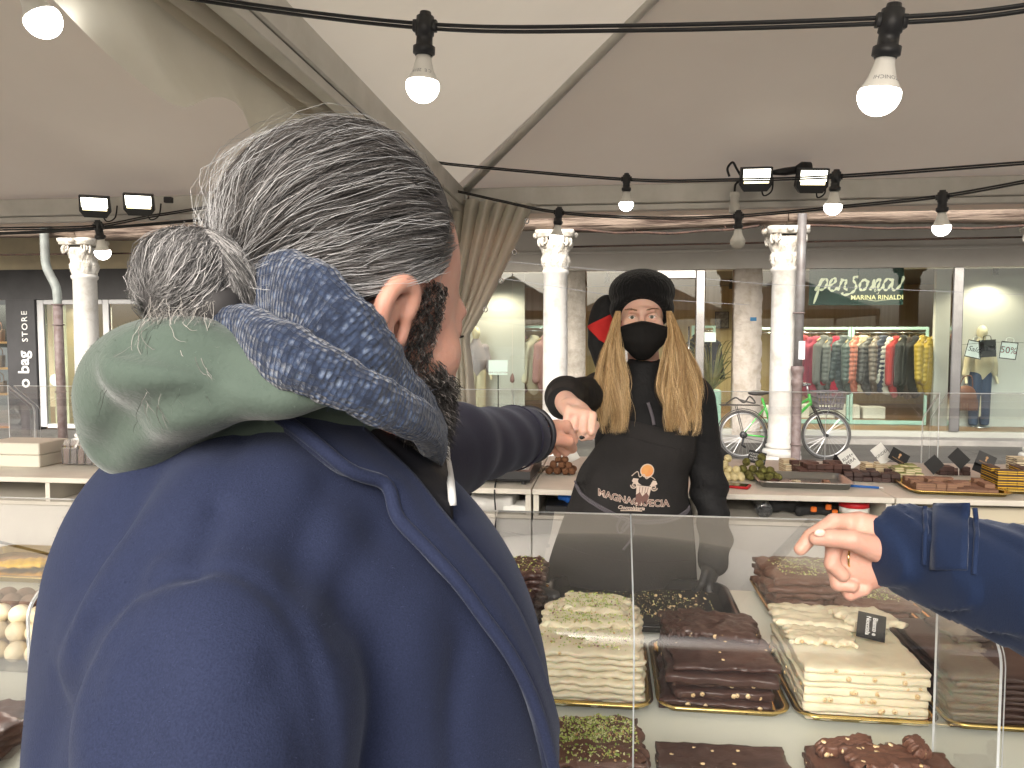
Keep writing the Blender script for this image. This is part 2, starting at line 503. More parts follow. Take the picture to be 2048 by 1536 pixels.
market_tent(-.8, .2, 4.0, 3.7, 'white market tent sheltering the chocolate counters, with pole rising from corner')
market_tent(-4.95, .2, 4.0, 3.7, 'white market tent over the end of the stall with packed boxes')
market_tent(3.35, .2, 4.0, 3.7, 'white market tent beyond the counter of layered yellow pralines')

# folded side curtain hung along the beam between two tents
v = []; f = []; NU, NV = 70, 14
for i in range(NU + 1):
    u = i/NU; y = 4.0 - 3.4*u
    for j in range(NV + 1):
        t = j/NV
        drop = (.225 + .035*math.sin(u*19) + .03*math.sin(u*43 + 1))
        bell = .035*math.sin(math.pi*min(1, t*1.1)) + .02*math.sin(u*26 + t*5)*t + .012*math.sin(u*61 + 3*t)*t
        v.append((-.86 - bell - .03*t, y, 2.44 - drop*t))
for i in range(NU):
    for j in range(NV):
        k = i*(NV + 1) + j; f.append((k, k + 1, k + NV + 2, k + NV + 1))
tag(mesh_obj('gathered_curtain', v, f, pvc_curtain, None, True), 'white plastic side curtain rolled up along the overhead beam between tents', 'curtain')

# tied curtain beside the corner post
cr = empty('tied_curtain', (-.8, 4.1, 0), 0, 'white side curtain gathered and tied to the tent corner post', 'curtain')
v = []; f = []; NU, NV = 110, 44
for j in range(NV + 1):
    t = j/NV; z = 2.44 - 2.3*t
    zc = 1.70
    if z > zc:
        s = (z - zc)/(2.44 - zc); s = s**.85; xl = -.05 - .045*(1 - s); xr = .44*s + .055*(1 - s); amp = .05*s + .022*(1 - s)
    else:
        s = min(1, (zc - z)/.5); s = s**.6; xl = -.10 - .05*s; xr = .05 + .055*s; amp = .02 + .03*s
    for i in range(NU + 1):
        u = i/NU
        fold = math.sin(u*2*math.pi*6.5 + .6*math.sin(u*9)) + .35*math.sin(u*2*math.pi*13 + 2*t)
        x = xl + (xr - xl)*u + .012*math.cos(u*2*math.pi*6.5)
        zz = z - (.05*u if j == 0 else 0)
        v.append((x, amp*fold + .03*(1 - u), zz))
for j in range(NV):
    for i in range(NU):
        k = j*(NU + 1) + i; f.append((k, k + 1, k + NU + 2, k + NU + 1))
mesh_obj('sheet', v, f, pvc_curtain, cr, True)
m = MB()
m.tube([(.055*math.cos(a) - .02, .062*math.sin(a), 1.70 + .006*math.sin(2*a)) for a in np.linspace(0, 6.28, 26)][:-1], .006, 6, closed=True)
m.tube(crom([(.03, -.05, 1.70), (-.06, -.07, 1.705), (-.075, -.07, 1.70), (-.055, -.07, 1.69)], 5), .005, 6)
m.build('tie_cord', black_rubber, cr, True)
for (ex, ez) in ((.40, 2.30), (.335, 2.14), (.265, 1.99), (.18, 1.84)):
    m = MB(); m.tube([(ex - .02 + .011*math.cos(a), -.045, ez + .013*math.sin(a)) for a in np.linspace(0, 6.28, 13)][:-1], .0035, 6, closed=True)
    m.build('eyelet', steel, cr, True)
# black cable running down the post
tag(MB().tube(crom([(-.87, 4.02, 2.46), (-.875, 4.02, 2.1), (-.88, 4.03, 1.6), (-.9, 4.03, 1.0), (-.9, 4.03, .05)], 8), .008, 8).build('power_cable', black_rubber, None, True),
    'black power cable hanging down the corner post beside the tied curtain', 'cable')

# ------------------------------------------------------------ string lights
bulb_on = mat('lit_bulb', (1, 1, 1), .3, emit=6.0, ecol=(1, .97, .90))
bulb_off = mat('unlit_bulb', (.78, .76, .70), .25, transl=.3)
bulb_base = mat('bulb_collar', (.80, .78, .73), .35)
print_grey = mat('grey_print', (.25, .25, .25), .6)
def bulb_parts(h, at, tilt=(0, 0), on=True, s=1.0, print_txt=None):
    """lamp holder at the cable with a bulb hanging below"""
    M = Matrix.Translation(at) @ Matrix.Rotation(tilt[0], 4, 'Y') @ Matrix.Rotation(tilt[1], 4, 'X') @ Matrix.Scale(s, 4)
    k = MB(); k.lathe([(0, .024), (.010, .024), (.011, .018), (.016, .016), (.017, -.016), (.0145, -.018), (.015, -.034), (.020, -.036), (.020, -.048), (.016, -.050), (.016, -.052), (0, -.052)], n=18, M=M)
    for q in (-1, 1): k.box((q*.016 - .006, -.006, -.010), (q*.016 + .006, .006, .010), M=M, bev=.001)
    ho = k.build('lamp_holder', black_plastic, h, True)
    b = MB(); b.lathe([(0, -.050), (.0135, -.0505), (.0145, -.060), (.0195, -.078), (.0275, -.0935), (.0282, -.096)], n=24, M=M)
    b.build('bulb_collar', bulb_base, ho, True)
    g2 = [(.0282, -.0962)] + [(.0305*math.cos(a), -.104 + -.030*math.sin(a)) for a in np.linspace(-.15, math.pi/2, 12)]
    b = MB(); b.lathe(g2, n=28, M=M); b.build('bulb_globe', bulb_on if on else bulb_off, ho, True)
    if print_txt:
        tv, tf = text_geo(print_txt, .0085); out = []
        for p in tv:
            a = -p[0]/.0205 + print_ang; r = .0185 + (-(.076) - (-.0785 + p[1]))*-.9*0
            z = -.0815 - p[1]; rr = .0195 + (.0275 - .0195)*(-.078 - z)/.0155 + .0006
            out.append(M @ Vector((rr*math.cos(a), rr*math.sin(a), z)))
        mesh_obj('print', out, tf, print_grey, ho)
def string_light(name_label, pts, bulbs, r=.0055, drop=.05):
    root = empty('string_light', pts[0], 0, name_label, 'string light')
    o0 = np.array(list(pts[0])); k = MB()
    path = crom([np.array(list(p)) - o0 for p in pts], 10)
    k.tube(path + np.array((0, 0, .004)), r*.62, 7); k.tube(path + np.array((.002, .003, -.003)), r*.62, 7)
    k.build('cable', black_rubber, root, True)
    for bb in bulbs:
        bulb_parts(root, Vector(list(bb[0])) - Vector(list(o0)), bb[1] if len(bb) > 1 else (0, 0), bb[2] if len(bb) > 2 else True, bb[3] if len(bb) > 3 else 1.0, bb[4] if len(bb) > 4 else None)
    return root
print_ang = -1.45
def run(p, *q):
    p, e = Vector(list(p)), Vector(q); return [p.lerp(e, t) for t in (.06, .16, .34, .6, 1.0)]
near = run(sw(-60, -90, 1.5), -4.72, 2.0, 2.40)[::-1] + [sw(-60, -90, 1.5), sw(405, -2, 1.5), sw(850, 52, 1.42), sw(1250, 56, 1.3), sw(1783, 40, 1.16), sw(2060, 14, 1.1)] + run(sw(2060, 14, 1.1), 3.17, .62, 2.42)
string_light('black string light cable with two large lit bulbs across the tent above the customers', near,
             [(sw(850, 52, 1.42), (.06, .05), True, 1.0, 'C E  2019'), (sw(1783, 42, 1.16), (.10, .12), True, 1.0, 'ETONICHI'), (sw(15, -80, 1.33), (-.45, .2), True, 1.0)])
mid = [Vector((-.80, 4.13, 2.44)), sw(800, 312, 3.9), sw(895, 328, 3.7), sw(1253, 359, 3.3), sw(1460, 360, 3.1), sw(1672, 353, 2.75), sw(2060, 325, 2.5)] + run(sw(2060, 325, 2.5), 3.17, 2.75, 2.43)
string_light('black string light cable in front of the paired floodlights above the counter', mid,
             [(sw(1253, 358, 3.3), (0, .1)), (sw(1672, 353, 2.75), (.05, .1))])
low = [Vector((-.80, 4.14, 2.43)), sw(905, 382, 4.1), sw(1000, 402, 3.7), sw(1118, 425, 3.3), sw(1300, 436, 3.25), sw(1477, 432, 3.2), sw(1700, 412, 2.95), sw(1887, 392, 2.7), sw(2080, 358, 2.55)] + run(sw(2080, 358, 2.55), 3.17, 2.7, 2.41)
string_light('black string light cable with one bulb out, crossing the carved column capitals', low,
             [(sw(1118, 425, 3.3), (.10, .1)), (sw(1477, 432, 3.2), (0, .1), False), (sw(1885, 394, 2.7), (-.06, .15))])
lefts = run(sw(-80, 458, 2.8), -4.72, 2.9, 2.42)[::-1] + [sw(-80, 458, 2.8), sw(60, 457, 2.9), sw(197, 452, 3.1), sw(330, 428, 3.5), sw(520, 405, 4.05), Vector((-.84, 4.15, 2.44))]
string_light('black string light cable with a lit bulb beside the old downpipe', lefts, [(sw(197, 452, 3.1), (0, .2))])
tag(MB().tube(crom(run(sw(-60, 468, 3.3), -4.72, 3.2, 2.42)[::-1] + [sw(-60, 468, 3.3), sw(150, 460, 3.3), sw(400, 440, 3.6), sw(560, 425, 4.1), Vector((-.85, 4.16, 2.43))], 8), .007, 7).build('slack_cable', black_rubber, None, True),
    'loose black cable sagging under the eave near two floodlights', 'cable')

# ------------------------------------------------------------ floodlights on the eave beam
led = mat('led_panel', (1, 1, 1), .3, emit=4.0, ecol=(1, .95, .78))
led_dim = mat('led_reflector', (.9, .85, .7), .3, emit=1.6, ecol=(1, .85, .5))
def floodlight(px, py, d, yaw, label, tilt=-.35, grp='floodlights clamped under the tent eave'):
    root = empty('floodlight', sw(px, py, d), YAW + yaw, label, 'floodlight', grp)
    Rm = Matrix.Rotation(-tilt, 4, 'X')
    b = MB(); b.prism([(-.075, .055), (.075, .055), (.078, -.03), (.055, -.062), (-.055, -.062), (-.078, -.03)], -.014, .022)
    b.v = [tuple(Rm @ Vector(p)) for p in b.v]; b.build('housing', black_plastic, root)
    b = MB(); b.box((-.064, -.0165, -.005), (.064, -.0155, .046), M=Rm); b.build('lit_panel', led, root)
    b = MB(); b.box((-.060, -.0165, -.022), (.060, -.0155, -.008), M=Rm); b.build('reflector', led_dim, root)
    b = MB(); b.tube([(-.05, .01, .0), (-.05, .07, .035), (.05, .07, .035), (.05, .01, 0)], .007, 6)
    b.tube([(0, .07, .035), (0, .12, .05)], .014, 8); b.build('bracket', black_plastic, root)
    b = MB(); b.tube(crom([(.03, .02, -.04), (.05, .05, -.075), (.09, .06, -.05), (.10, .08, .02)], 6), .004, 6); b.build('lead', black_rubber, root, True)
    return root
floodlight(190, 412, 4.3, .35, 'lit black floodlight nearer the old downpipe, of the pair')
floodlight(278, 408, 4.25, .30, 'lit black floodlight beside a black connector box, of the pair')
floodlight(1512, 357, 3.85, -.10, 'lit black floodlight with a looped lead at its side', tilt=-.3)
floodlight(1624, 360, 3.8, .02, 'lit black floodlight with a round black plug above it', tilt=-.3)
root = empty('power_connector', sw(1545, 345, 3.9), YAW, 'black round plug and connector between the two right floodlights', 'connector')
MB().tube([(0, 0, 0), (.03, 0, .002), (.06, 0, .004), (.12, 0, .012)], [.012, .016, .02, .02], 12).build('connector_body', black_plastic, root, True)
MB().tube([(.12, 0, .012), (.15, .0, .02), (.19, 0, .026)], [.022, .034, .026], 14).build('plug', black_plastic, root, True)
MB().tube(crom([(-.15, 0, -.03), (-.18, 0, .02), (-.20, 0, .05), (-.225, 0, .02), (-.215, 0, -.02)], 6), .006, 7).build('looped_lead', black_rubber, root, True)
o = MB().box((-.022, -.015, -.016), (.022, .015, .016), bev=.003).build('junction_box', black_plastic, None, loc=sw(337, 400, 4.3), rz=YAW)
tag(o, 'small black junction box on the eave beside a floodlight', 'connector')
root = empty('wall_socket', sw(1469, 405, 3.9), YAW, 'pale cylindrical socket hanging under the eave beam', 'socket')
MB().lathe([(0, .05), (.022, .05), (.024, .03), (.020, .028), (.020, -.01), (.025, -.012), (.026, -.05), (.016, -.055), (0, -.055)], n=16).build('socket_body', white_paint, root, True)
MB().tube(crom([(0, 0, .05), (.004, 0, .09), (.03, .0, .11)], 5), .006, 7).build('lead', black_rubber, root, True)

# ============================================================ PORTICO BUILDING AND SHOPS
GY = 13.2
bld = empty('portico_building', (0, 10.87, 0), 0, 'old building with white carved columns and a rough timber beam above', 'building')
def bpart(m, name, mt, smooth=False, off=(0, -10.87, 0), parent=None):
    m.v = [(x + off[0], y + off[1], z + off[2]) for x, y, z in m.v]
    return m.build(name, mt, parent or bld, smooth)
# rough timber beams, one length per bay
def timber(xa, xb, seed):
    rr = np.random.RandomState(seed); v = []; f = []; n = int((xb - xa)/.10); K = 14
    for i in range(n + 1):
        x = xa + (xb - xa)*i/n
        for k in range(K):
            a = 2*math.pi*(k + .5)/K; c, s = math.cos(a), math.sin(a)
            q = (abs(c)**5 + abs(s)**5)**(-1/5)
            rad = 1 + .05*math.sin(x*1.7 + k*.9 + seed) + .035*rr.randn()*.6 + .03*math.sin(x*5 + k*2.3)
            v.append((x, 10.87 + .16*c*q*rad, 3.345 + .03*math.sin(x*.8 + seed) + .135*s*q*rad))
    for i in range(n):
        for k in range(K):
            k2 = (k + 1) % K; f.append((i*K + k, (i + 1)*K + k, (i + 1)*K + k2, i*K + k2))
    f.append(tuple(range(K))); f.append(tuple(n*K + k for k in range(K - 1, -1, -1)))
    m = MB(); m.add(v, f); bpart(m, 'timber_beam', old_wood, True)
for i, (a, b) in enumerate(((-14.2, -7.9), (-7.88, -.74), (-.70, 2.38), (2.40, 9.5))): timber(a, b, i + 3)
bpart(MB().box((-14.2, 10.79, 3.47), (9.5, 11.0, 7.5)), 'upper_wall', terra)
bpart(MB().box((-14.2, 10.74, 3.50), (9.5, 10.789, 3.56), bev=.008), 'string_course', white_paint)
bpart(MB().box((-14.2, 11.01, 3.56), (9.5, GY + .3, 3.60)), 'portico_ceiling', plaster)
bpart(MB().box((-2.95, GY - .06, 2.84), (9.5, GY + .30, 3.555)), 'shop_lintel', plaster)
bpart(MB().box((-2.95, GY - .10, 3.12), (9.5, GY - .063, 3.17), bev=.01), 'lintel_moulding', plaster)
bpart(MB().box((-14.2, GY - .06, 2.97), (-6.9, GY + .30, 3.555)), 'shop_lintel', mat('cream_plaster', (.66, .58, .40), .8, var=(.55, .48, .34), vs=2))
bpart(MB().box((-6.9, GY - .12, 0), (-2.95, GY + .3, 3.555)), 'party_wall', plaster)
bpart(MB().box((9.0, GY - .12, 0), (9.5, GY + .3, 3.555)), 'party_wall', plaster)
# thin iron tie rods under the beam
bpart(MB().tube([(-.6, 11.35, 3.03), (2.3, 11.35, 3.05), (9.4, 11.35, 3.10)], .014, 7), 'tie_rod', mat('rusty_iron', (.10, .055, .04), .8, var=(.05, .035, .03), vs=20))
bpart(MB().tube([(-14, 11.35, 3.05), (-7.4, 11.35, 3.03)], .014, 7), 'tie_rod', MATS['rusty_iron'])
for k, (xa, xb) in enumerate(((-.5, 2.0), (2.6, 6.5))):
    pts = [(xa + (xb - xa)*t, 10.66, 3.185 - .07*math.sin(math.pi*t) + .008*math.sin(t*20)) for t in np.linspace(0, 1, 20)]
    bpart(MB().tube(pts, .016, 6), 'old_cable', MATS['rusty_iron'], True)
for xa, xb, zz in ((-1.2, 6.5, 3.49), (-1.2, 6.5, 3.475)):
    pts = [(xa + (xb - xa)*t, 10.69, zz + .006*math.sin(t*31 + zz*50)) for t in np.linspace(0, 1, 40)]
    bpart(MB().tube(pts, .010, 5), 'wall_cable', mat('grey_cable', (.45, .44, .42), .6), True)
for x in (.35, 1.55, 2.05, 4.35, 5.4):
    m = MB(); m.tube([(x + .022*math.cos(a), 10.655, 3.16 + .03*math.sin(a)) for a in np.linspace(-3.1, 1.6, 10)], .006, 5); bpart(m, 'iron_hook', MATS['rusty_iron'])

def column(x, seed, detail=True):
    col = MB(); rr = np.random.RandomState(seed); cx, cyy = x, 10.87
    prof = [(.26, .0), (.26, .10)] + [(.225 + .03*math.sin(a), .10 + .04 - .04*math.cos(a)) for a in np.linspace(0, math.pi, 8)] + [(.20, .185)] + \
           [(.195 + .018*math.sin(a), .20 + .025 - .025*math.cos(a)) for a in np.linspace(0, math.pi, 6)] + [(.182, .27), (.176, .9), (.172, 1.8), (.166, 2.58), (.185, 2.60), (.190, 2.625), (.185, 2.645), (.165, 2.66)]
    col.lathe(prof, (cx, cyy, 0), 36)
    # square plinth corners softened
    c = bpart(col, 'column', stone_w, True)
    # capital: bell with leaves, volutes and abacus
    v = []; f = []; n = 96; K = 34
    for k in range(K + 1):
        t = k/K; z = 2.655 + .40*t
        for i in range(n):
            a = 2*math.pi*i/n
            r = .163 + .035*t**2
            leaf = abs(math.cos(a*4)) if t < .48 else abs(math.cos(a*4 + math.pi/2))
            tt = (t/.48) if t < .48 else (t - .48)/.52
            r += .045*leaf**.6*math.sin(math.pi*min(1, tt*.95))**.8*(tt**.5) + .008*math.sin(a*32)*math.sin(tt*14) + .004*rr.randn()
            v.append((cx + r*math.cos(a), cyy + r*math.sin(a), z))
    for k in range(K):
        for i in range(n):
            j = (i + 1) % n; f.append((k*n + i, k*n + j, (k + 1)*n + j, (k + 1)*n + i))
    m = MB(); m.add(v, f)
    for q in range(4):
        a = math.pi/4 + q*math.pi/2; d = np.array((math.cos(a), math.sin(a)))
        # volute: spiral tube in the plane of the diagonal, doubled left and right
        for s in (-1, 1):
            for turn, rad in ((0, .021),):
                p = []
                for t in np.linspace(0, 1, 30):
                    th = -1.2 + t*9.5; rr2 = .072*(1 - t*.85)
                    p.append((cx + d[0]*(.235 + rr2*math.cos(th)*.75) - d[1]*s*.035, cyy + d[1]*(.235 + rr2*math.cos(th)*.75) + d[0]*s*.035, 3.035 + rr2*math.sin(th)))
                m.tube(p, [rad*(1 - .55*i/30) for i in range(30)], 6)
    # faces of volutes seen from the front
    for fx in (-1, 1):
        for s in (-1, 1):
            p = []
            for t in np.linspace(0, 1, 26):
                th = 1.9 + t*9.0*1; rr2 = .066*(1 - t*.85)
                p.append((cx + fx*(.165 + rr2*math.cos(th)), cyy + s*.205, 3.045 + rr2*math.sin(th)))
            m.tube(p, [.016*(1 - .5*i/26) for i in range(26)], 6)
    m2 = []
    K2 = 40
    for (z, rs) in ((3.085, .235), (3.10, .262), (3.125, .262), (3.135, .275), (3.185, .28)):
        for i in range(K2):
            a = 2*math.pi*i/K2; cc, ss = math.cos(a), math.sin(a)
            q = (abs(cc)**7 + abs(ss)**7)**(-1/7); conc = 1 - .10*(math.cos(2*a)**2)
            m2.append((cx + rs*cc*q*conc, cyy + rs*ss*q*conc, z))
    ff = [(k*K2 + i, k*K2 + (i + 1) % K2, (k + 1)*K2 + (i + 1) % K2, (k + 1)*K2 + i) for k in range(4) for i in range(K2)]
    ff.append(tuple(4*K2 + i for i in range(K2))); ff.append(tuple(range(K2 - 1, -1, -1)))
    m.add(m2, ff)
    for fx in range(4):
        a = fx*math.pi/2; m.add(*ico(.045, (cx + .275*math.cos(a), cyy + .275*math.sin(a), 3.14)))
    bpart(m, 'capital', stone_cap, True, parent=c)
    return c
def ico(r, c=(0, 0, 0), sub=2, sq=(1, 1, 1)):
    bm = bmesh.new(); bmesh.ops.create_icosphere(bm, subdivisions=sub, radius=r)
    v = [(p.co.x*sq[0] + c[0], p.co.y*sq[1] + c[1], p.co.z*sq[2] + c[2]) for p in bm.verts]; f = [tuple(q.index for q in p.verts) for p in bm.faces]; bm.free()
    return v, f
stone_cap = mat('carved_stone', (.70, .67, .61), .85, var=(.42, .38, .31), vs=11, vlo=.42, vhi=.7, bump=.6, bs=40)
for i, x in enumerate((-.72, 2.39, -7.86, -4.3, 5.7)):
    column(x, i)
# stone piers standing in the shop front line
def pier(xa, xb, seed):
    v = []; f = []; n = 40; rr = np.random.RandomState(seed)
    for k in range(n + 1):
        z = 2.84*k/n
        w = .012*math.sin(z*7 + seed) + .012*rr.randn()*.6
        for (x, y) in ((xa + .012*rr.randn()*.5 + w*.4, GY - .16), ((xa + xb)/2, GY - .165 + .008*rr.randn()), (xb + .012*rr.randn()*.6, GY - .16), (xb, GY + .16), (xa, GY + .16)):
            v.append((x, y, z))
    for k in range(n):
        for i in range(5):
            j = (i + 1) % 5; f.append((k*5 + i, k*5 + j, k*5 + 5 + j, k*5 + 5 + i))
    f.append((4, 3, 2, 1, 0)); f.append(tuple(n*5 + i for i in range(5)))
    m = MB(); m.add(v, f); return bpart(m, 'stone_pier', stone_g if seed == 1 else mat('pale_pier_stone', (.50, .455, .40), .85, var=(.33, .28, .22), vs=5, vlo=.45, vhi=.75, bump=.8, bs=14, bump_dist=.03), True)
pier(-.72, -.36, 1); p2 = pier(2.09, 2.52, 2)
m = MB().box((2.33, GY - .178, 1.985), (2.43, GY - .170, 2.045)); bpart(m, 'street_plaque', mat('blue_enamel', (.02, .13, .27), .3), parent=p2)

# ------------------------------------------------------------ clothing shop front
shop = empty('clothing_shopfront', (2.5, GY, 0), 0, 'clothing shop front with large panes, chrome posts and lit interior', 'shopfront')
def spart(m, name, mt, smooth=False, parent=None):
    m.v = [(x - 2.5, y - GY, z) for x, y, z in m.v]; return m.build(name, mt, parent or shop, smooth)
spart(MB().box((-2.95, GY - .42, 0), (9.0, GY - .02, .10), bev=.012), 'stone_step', mat('step_stone', (.34, .325, .30), .7, var=(.26, .25, .23), vs=3, bump=.3, bs=20))
spart(MB().box((-2.95, GY - .02, .0), (9.0, GY + .10, .19), bev=.01), 'window_plinth', mat('pale_plinth', (.36, .37, .33), .5))
for (xa, xb) in ((5.50, 5.66), (1.47, 1.62), (.30, .42)):
    spart(MB().box((xa, GY - .05, .19), (xb, GY + .05, 2.838), bev=.012), 'chrome_post', steel)
spart(MB().box((.425, GY - .04, 2.70), (1.465, GY + .04, 2.838), bev=.008), 'door_head', steel)
for (xa, xb) in ((-2.93, -1.62), (-1.61, -.73), (-.34, .295), (1.63, 2.07), (2.54, 4.05), (4.06, 5.495), (5.665, 7.3), (7.31, 8.98)):
    spart(MB().box((xa, GY - .006, .192), (xb, GY + .006, 2.836)), 'pane', glass)
d = spart(MB().box((.43, GY - .008, .192), (1.46, GY + .008, 2.69)), 'glass_door', glass)
spart(MB().tube([(1.36, GY - .07, .8), (1.36, GY - .07, 1.9)], .014, 8), 'door_handle', steel, True, parent=d)
wood_f = mat('shop_floor_wood', (.26, .15, .075), .35, var=(.19, .10, .05), vs=4, stretch=(1, .2, 1))
wall_y = mat('panelled_wall', (.60, .47, .26), .6, var=(.50, .38, .2), vs=2.5, stretch=(6, 1, .05))
spart(MB().box((-2.95, GY + .10, .0), (9.0, 19.0, .185)), 'shop_floor', wood_f)
spart(MB().box((-2.95, 18.9, .185), (9.0, 19.0, 3.0)), 'back_wall', wall_y)
spart(MB().box((-2.95, GY + .31, 2.95), (9.0, 19.0, 3.05)), 'shop_ceiling', mat('dark_ceiling', (.20, .19, .18), .8))
spart(MB().box((-3.05, GY + .31, .0), (-2.955, 19.0, 3.0)), 'side_wall', wall_y)
spart(MB().box((9.0, GY + .31, .0), (9.1, 19.0, 3.0)), 'side_wall', wall_y)
spart(MB().box((5.62, GY + .9, .186), (8.9, GY + 1.0, 2.94)), 'display_partition', mat('grey_partition', (.46, .45, .43), .7))
spart(MB().box((-2.9, GY + 1.4, .186), (-1.55, GY + 1.46, 2.94)), 'display_partition', MATS['grey_partition'])
# little ceiling spots: fixture and lamp
def ceiling_spot(x, y, where, e=150):
    root = empty('ceiling_spotlight', (x, y, 2.95), 0, 'small lit spotlight %s' % where, 'spotlight', 'lit spotlights under the clothing shop ceiling')
    m = MB(); m.lathe([(0, 0), (.03, 0), (.03, -.03), (.015, -.035), (.015, -.08), (.045, -.085), (.05, -.2), (.042, -.2), (.035, -.16)], n=14); m.build('housing', black_plastic, root, True)
    m = MB(); m.lathe([(0, -.185), (.041, -.190)], n=14); m.build('lamp', mat('spot_lamp', (1, 1, 1), .3, emit=14, ecol=(1, .93, .78)), root)
    l = bpy.data.lights.new('lamp_glow', 'SPOT'); l.energy = e; l.color = (1, .86, .62); l.shadow_soft_size = .05; l.spot_size = R(150); l.spot_blend = .6
    lo = bpy.data.objects.new('lamp_glow', l); COL.objects.link(lo); lo.parent = root; lo.location = (0, 0, -.21)
for (x, y) in ((-2.0, 14.1), (.0, 14.9), (3.0, 13.9), (4.6, 13.9), (2.6, 16.8), (6.4, 13.75)):
    ceiling_spot(x, y, {-2.0: 'above the lilac mannequin', .0: 'behind the carved column near the door', 3.0: 'above the red coats', 4.6: 'above the mustard jackets', 2.6: 'deep inside the clothing shop', 6.4: 'above the cream mannequin'}[x], {6.4: 55, -2.0: 60}.get(x, 150))
# sign on the glass
sg = empty('shop_sign', on_y(1712, 572, GY + .04), 0, 'dark green sign lettered persona hanging behind the shop glass', 'sign')
MB().box((-.735, 0, -.31), (.735, .012, .31)).build('panel', mat('sign_green', (.012, .065, .045), .5), sg)
gold_ink = mat('cream_lettering', (.85, .80, .55), .5, emit=.25, ecol=(.85, .8, .55))
# single-stroke script, letters drawn as curves with pen pressure
script = {
 'p': [[(-.05, .02), (.12, .34), (.22, .52), (.10, .12), (-.10, -.52)], [(.02, .08), (.18, .40), (.36, .50), (.42, .34), (.30, .10), (.12, .05)]],
 'e': [[(.02, .20), (.24, .34), (.30, .48), (.18, .50), (.04, .28), (.06, .06), (.22, .02), (.38, .16)]],
 'r': [[(.02, .02), (.12, .28), (.18, .48), (.16, .44), (.28, .44), (.36, .40), (.30, .26), (.30, .08), (.40, .06)]],
 's': [[(.40, .56), (.28, .58), (.22, .44), (.32, .26), (.30, .06), (.12, -.10), (-.14, -.16), (-.22, -.06)]],
 'o': [[(.20, .46), (.06, .32), (.04, .10), (.16, .02), (.30, .16), (.32, .38), (.20, .46), (.40, .34)]],
 'n': [[(.02, .02), (.12, .28), (.18, .46), (.10, .08), (.24, .34), (.36, .48), (.40, .38), (.32, .12), (.40, .04), (.50, .14)]],
 'a': [[(.34, .42), (.18, .48), (.04, .28), (.06, .06), (.20, .06), (.34, .30), (.40, .48), (.36, .16), (.46, .02), (.66, .18), (.80, .50), (.78, .58)]],
 'b': [[(.05, .10), (.25, .6), (.2, .75), (.1, .4), (.1, .05), (.25, .1), (.3, .3), (.15, .32)]],
 'y': [[(.05, .4), (.08, .15), (.22, .18), (.35, .42), (.25, .05), (.05, -.3), (-.08, -.2)]]}
def script_geo(word, adv, s, x0, z0, pen):
    m = MB(); x = x0
    for ch in word:
        for st in script[ch]:
            p = crom([(x + a*s, -.004, z0 + b*s) for a, b in st], 7); K = len(p)
            rad = [pen*(.35 + .75*abs(math.sin(i*.42 + .8))) for i in range(K)]
            m.tube(p, rad, 6, flat=.12 if False else 1.0)
        x += adv.get(ch, .42)*s
    m.v = [(a, -.004 + (b + .004)*.12, c) for a, b, c in m.v]
    return m
script_geo('persona', {'p': .46, 'e': .36, 'r': .40, 's': .44, 'o': .42, 'n': .50}, .40, -.62, -.08, .020).build('brand_lettering', gold_ink, sg)
script_geo('by', {}, .12, .28, -.10, .0045).build('small_lettering', gold_ink, sg)
tv, tf = text_geo('MARINA RINALDI', .105, .001, bold=.001)
mesh_obj('capital_lettering', [(x + .33, -.003, y - .19) for x, y, z in tv], tf, gold_ink, sg)
MB().tube(crom([(.18, -.003, -.225), (.3, -.003, -.245), (.42, -.003, -.235), (.62, -.003, -.21)], 6), .004, 5).build('flourish', gold_ink, sg)
for o in sg.children: pass

# clothing rails with coats
mint = mat('mint_metal', (.42, .60, .52), .4)
def rail(xa, xb, y, zt, lab):
    r = empty('clothes_rail', ((xa + xb)/2, y, .186), 0, lab, 'clothes rail')
    w = (xb - xa)/2; h = zt - .186
    for s in (-1, 1): MB().box((s*w - .025, -.02, 0), (s*w + .025, .02, h), bev=.004).build('upright', mint, r)
    MB().box((-w + .026, -.02, h - .05), (w - .026, .02, h), bev=.004).build('top_bar', mint, r)
    MB().box((-w + .026, -.02, .0), (w - .026, .02, .07), bev=.004).build('base_bar', mint, r)
    MB().tube([(-w + .03, 0, h - .10), (w - .03, 0, h - .10)], .012, 8).build('hanging_bar', steel, r, True)
rail(2.60, 3.20, 14.25, 1.90, 'mint metal clothes rail behind the white column, with red coats')
rail(3.26, 4.25, 14.25, 1.90, 'mint metal clothes rail holding the salmon and grey jackets')
rail(4.31, 5.55, 14.25, 1.90, 'mint metal clothes rail holding the mustard jackets')
def coat_mesh(quilt, seed):
    def f(x, y, z):
        q = (.010*np.abs(np.sin(z*44)) if quilt else .004*np.sin(z*9 + x*30))
        d = union([ell((0, 0, -.42), (.075, .21, .44)), ell((0, 0, -.12), (.06, .19, .12)), cone((0, .16, -.12), (.03, .235, -.62), .062, .048), cone((0, -.16, -.12), (.03, -.235, -.62), .062, .048),
                   cone((0, -.03, 0.0), (.015, .03, 0.0), .055, .05)], .03)(x, y, z)
        d = np.maximum(d, -(z + .86))
        return d - q
    return snets(f, (-.14, -.34, -.9), (.16, .34, .08), .016)
cq, cp = coat_mesh(True, 1), coat_mesh(False, 2)
meshes = {}
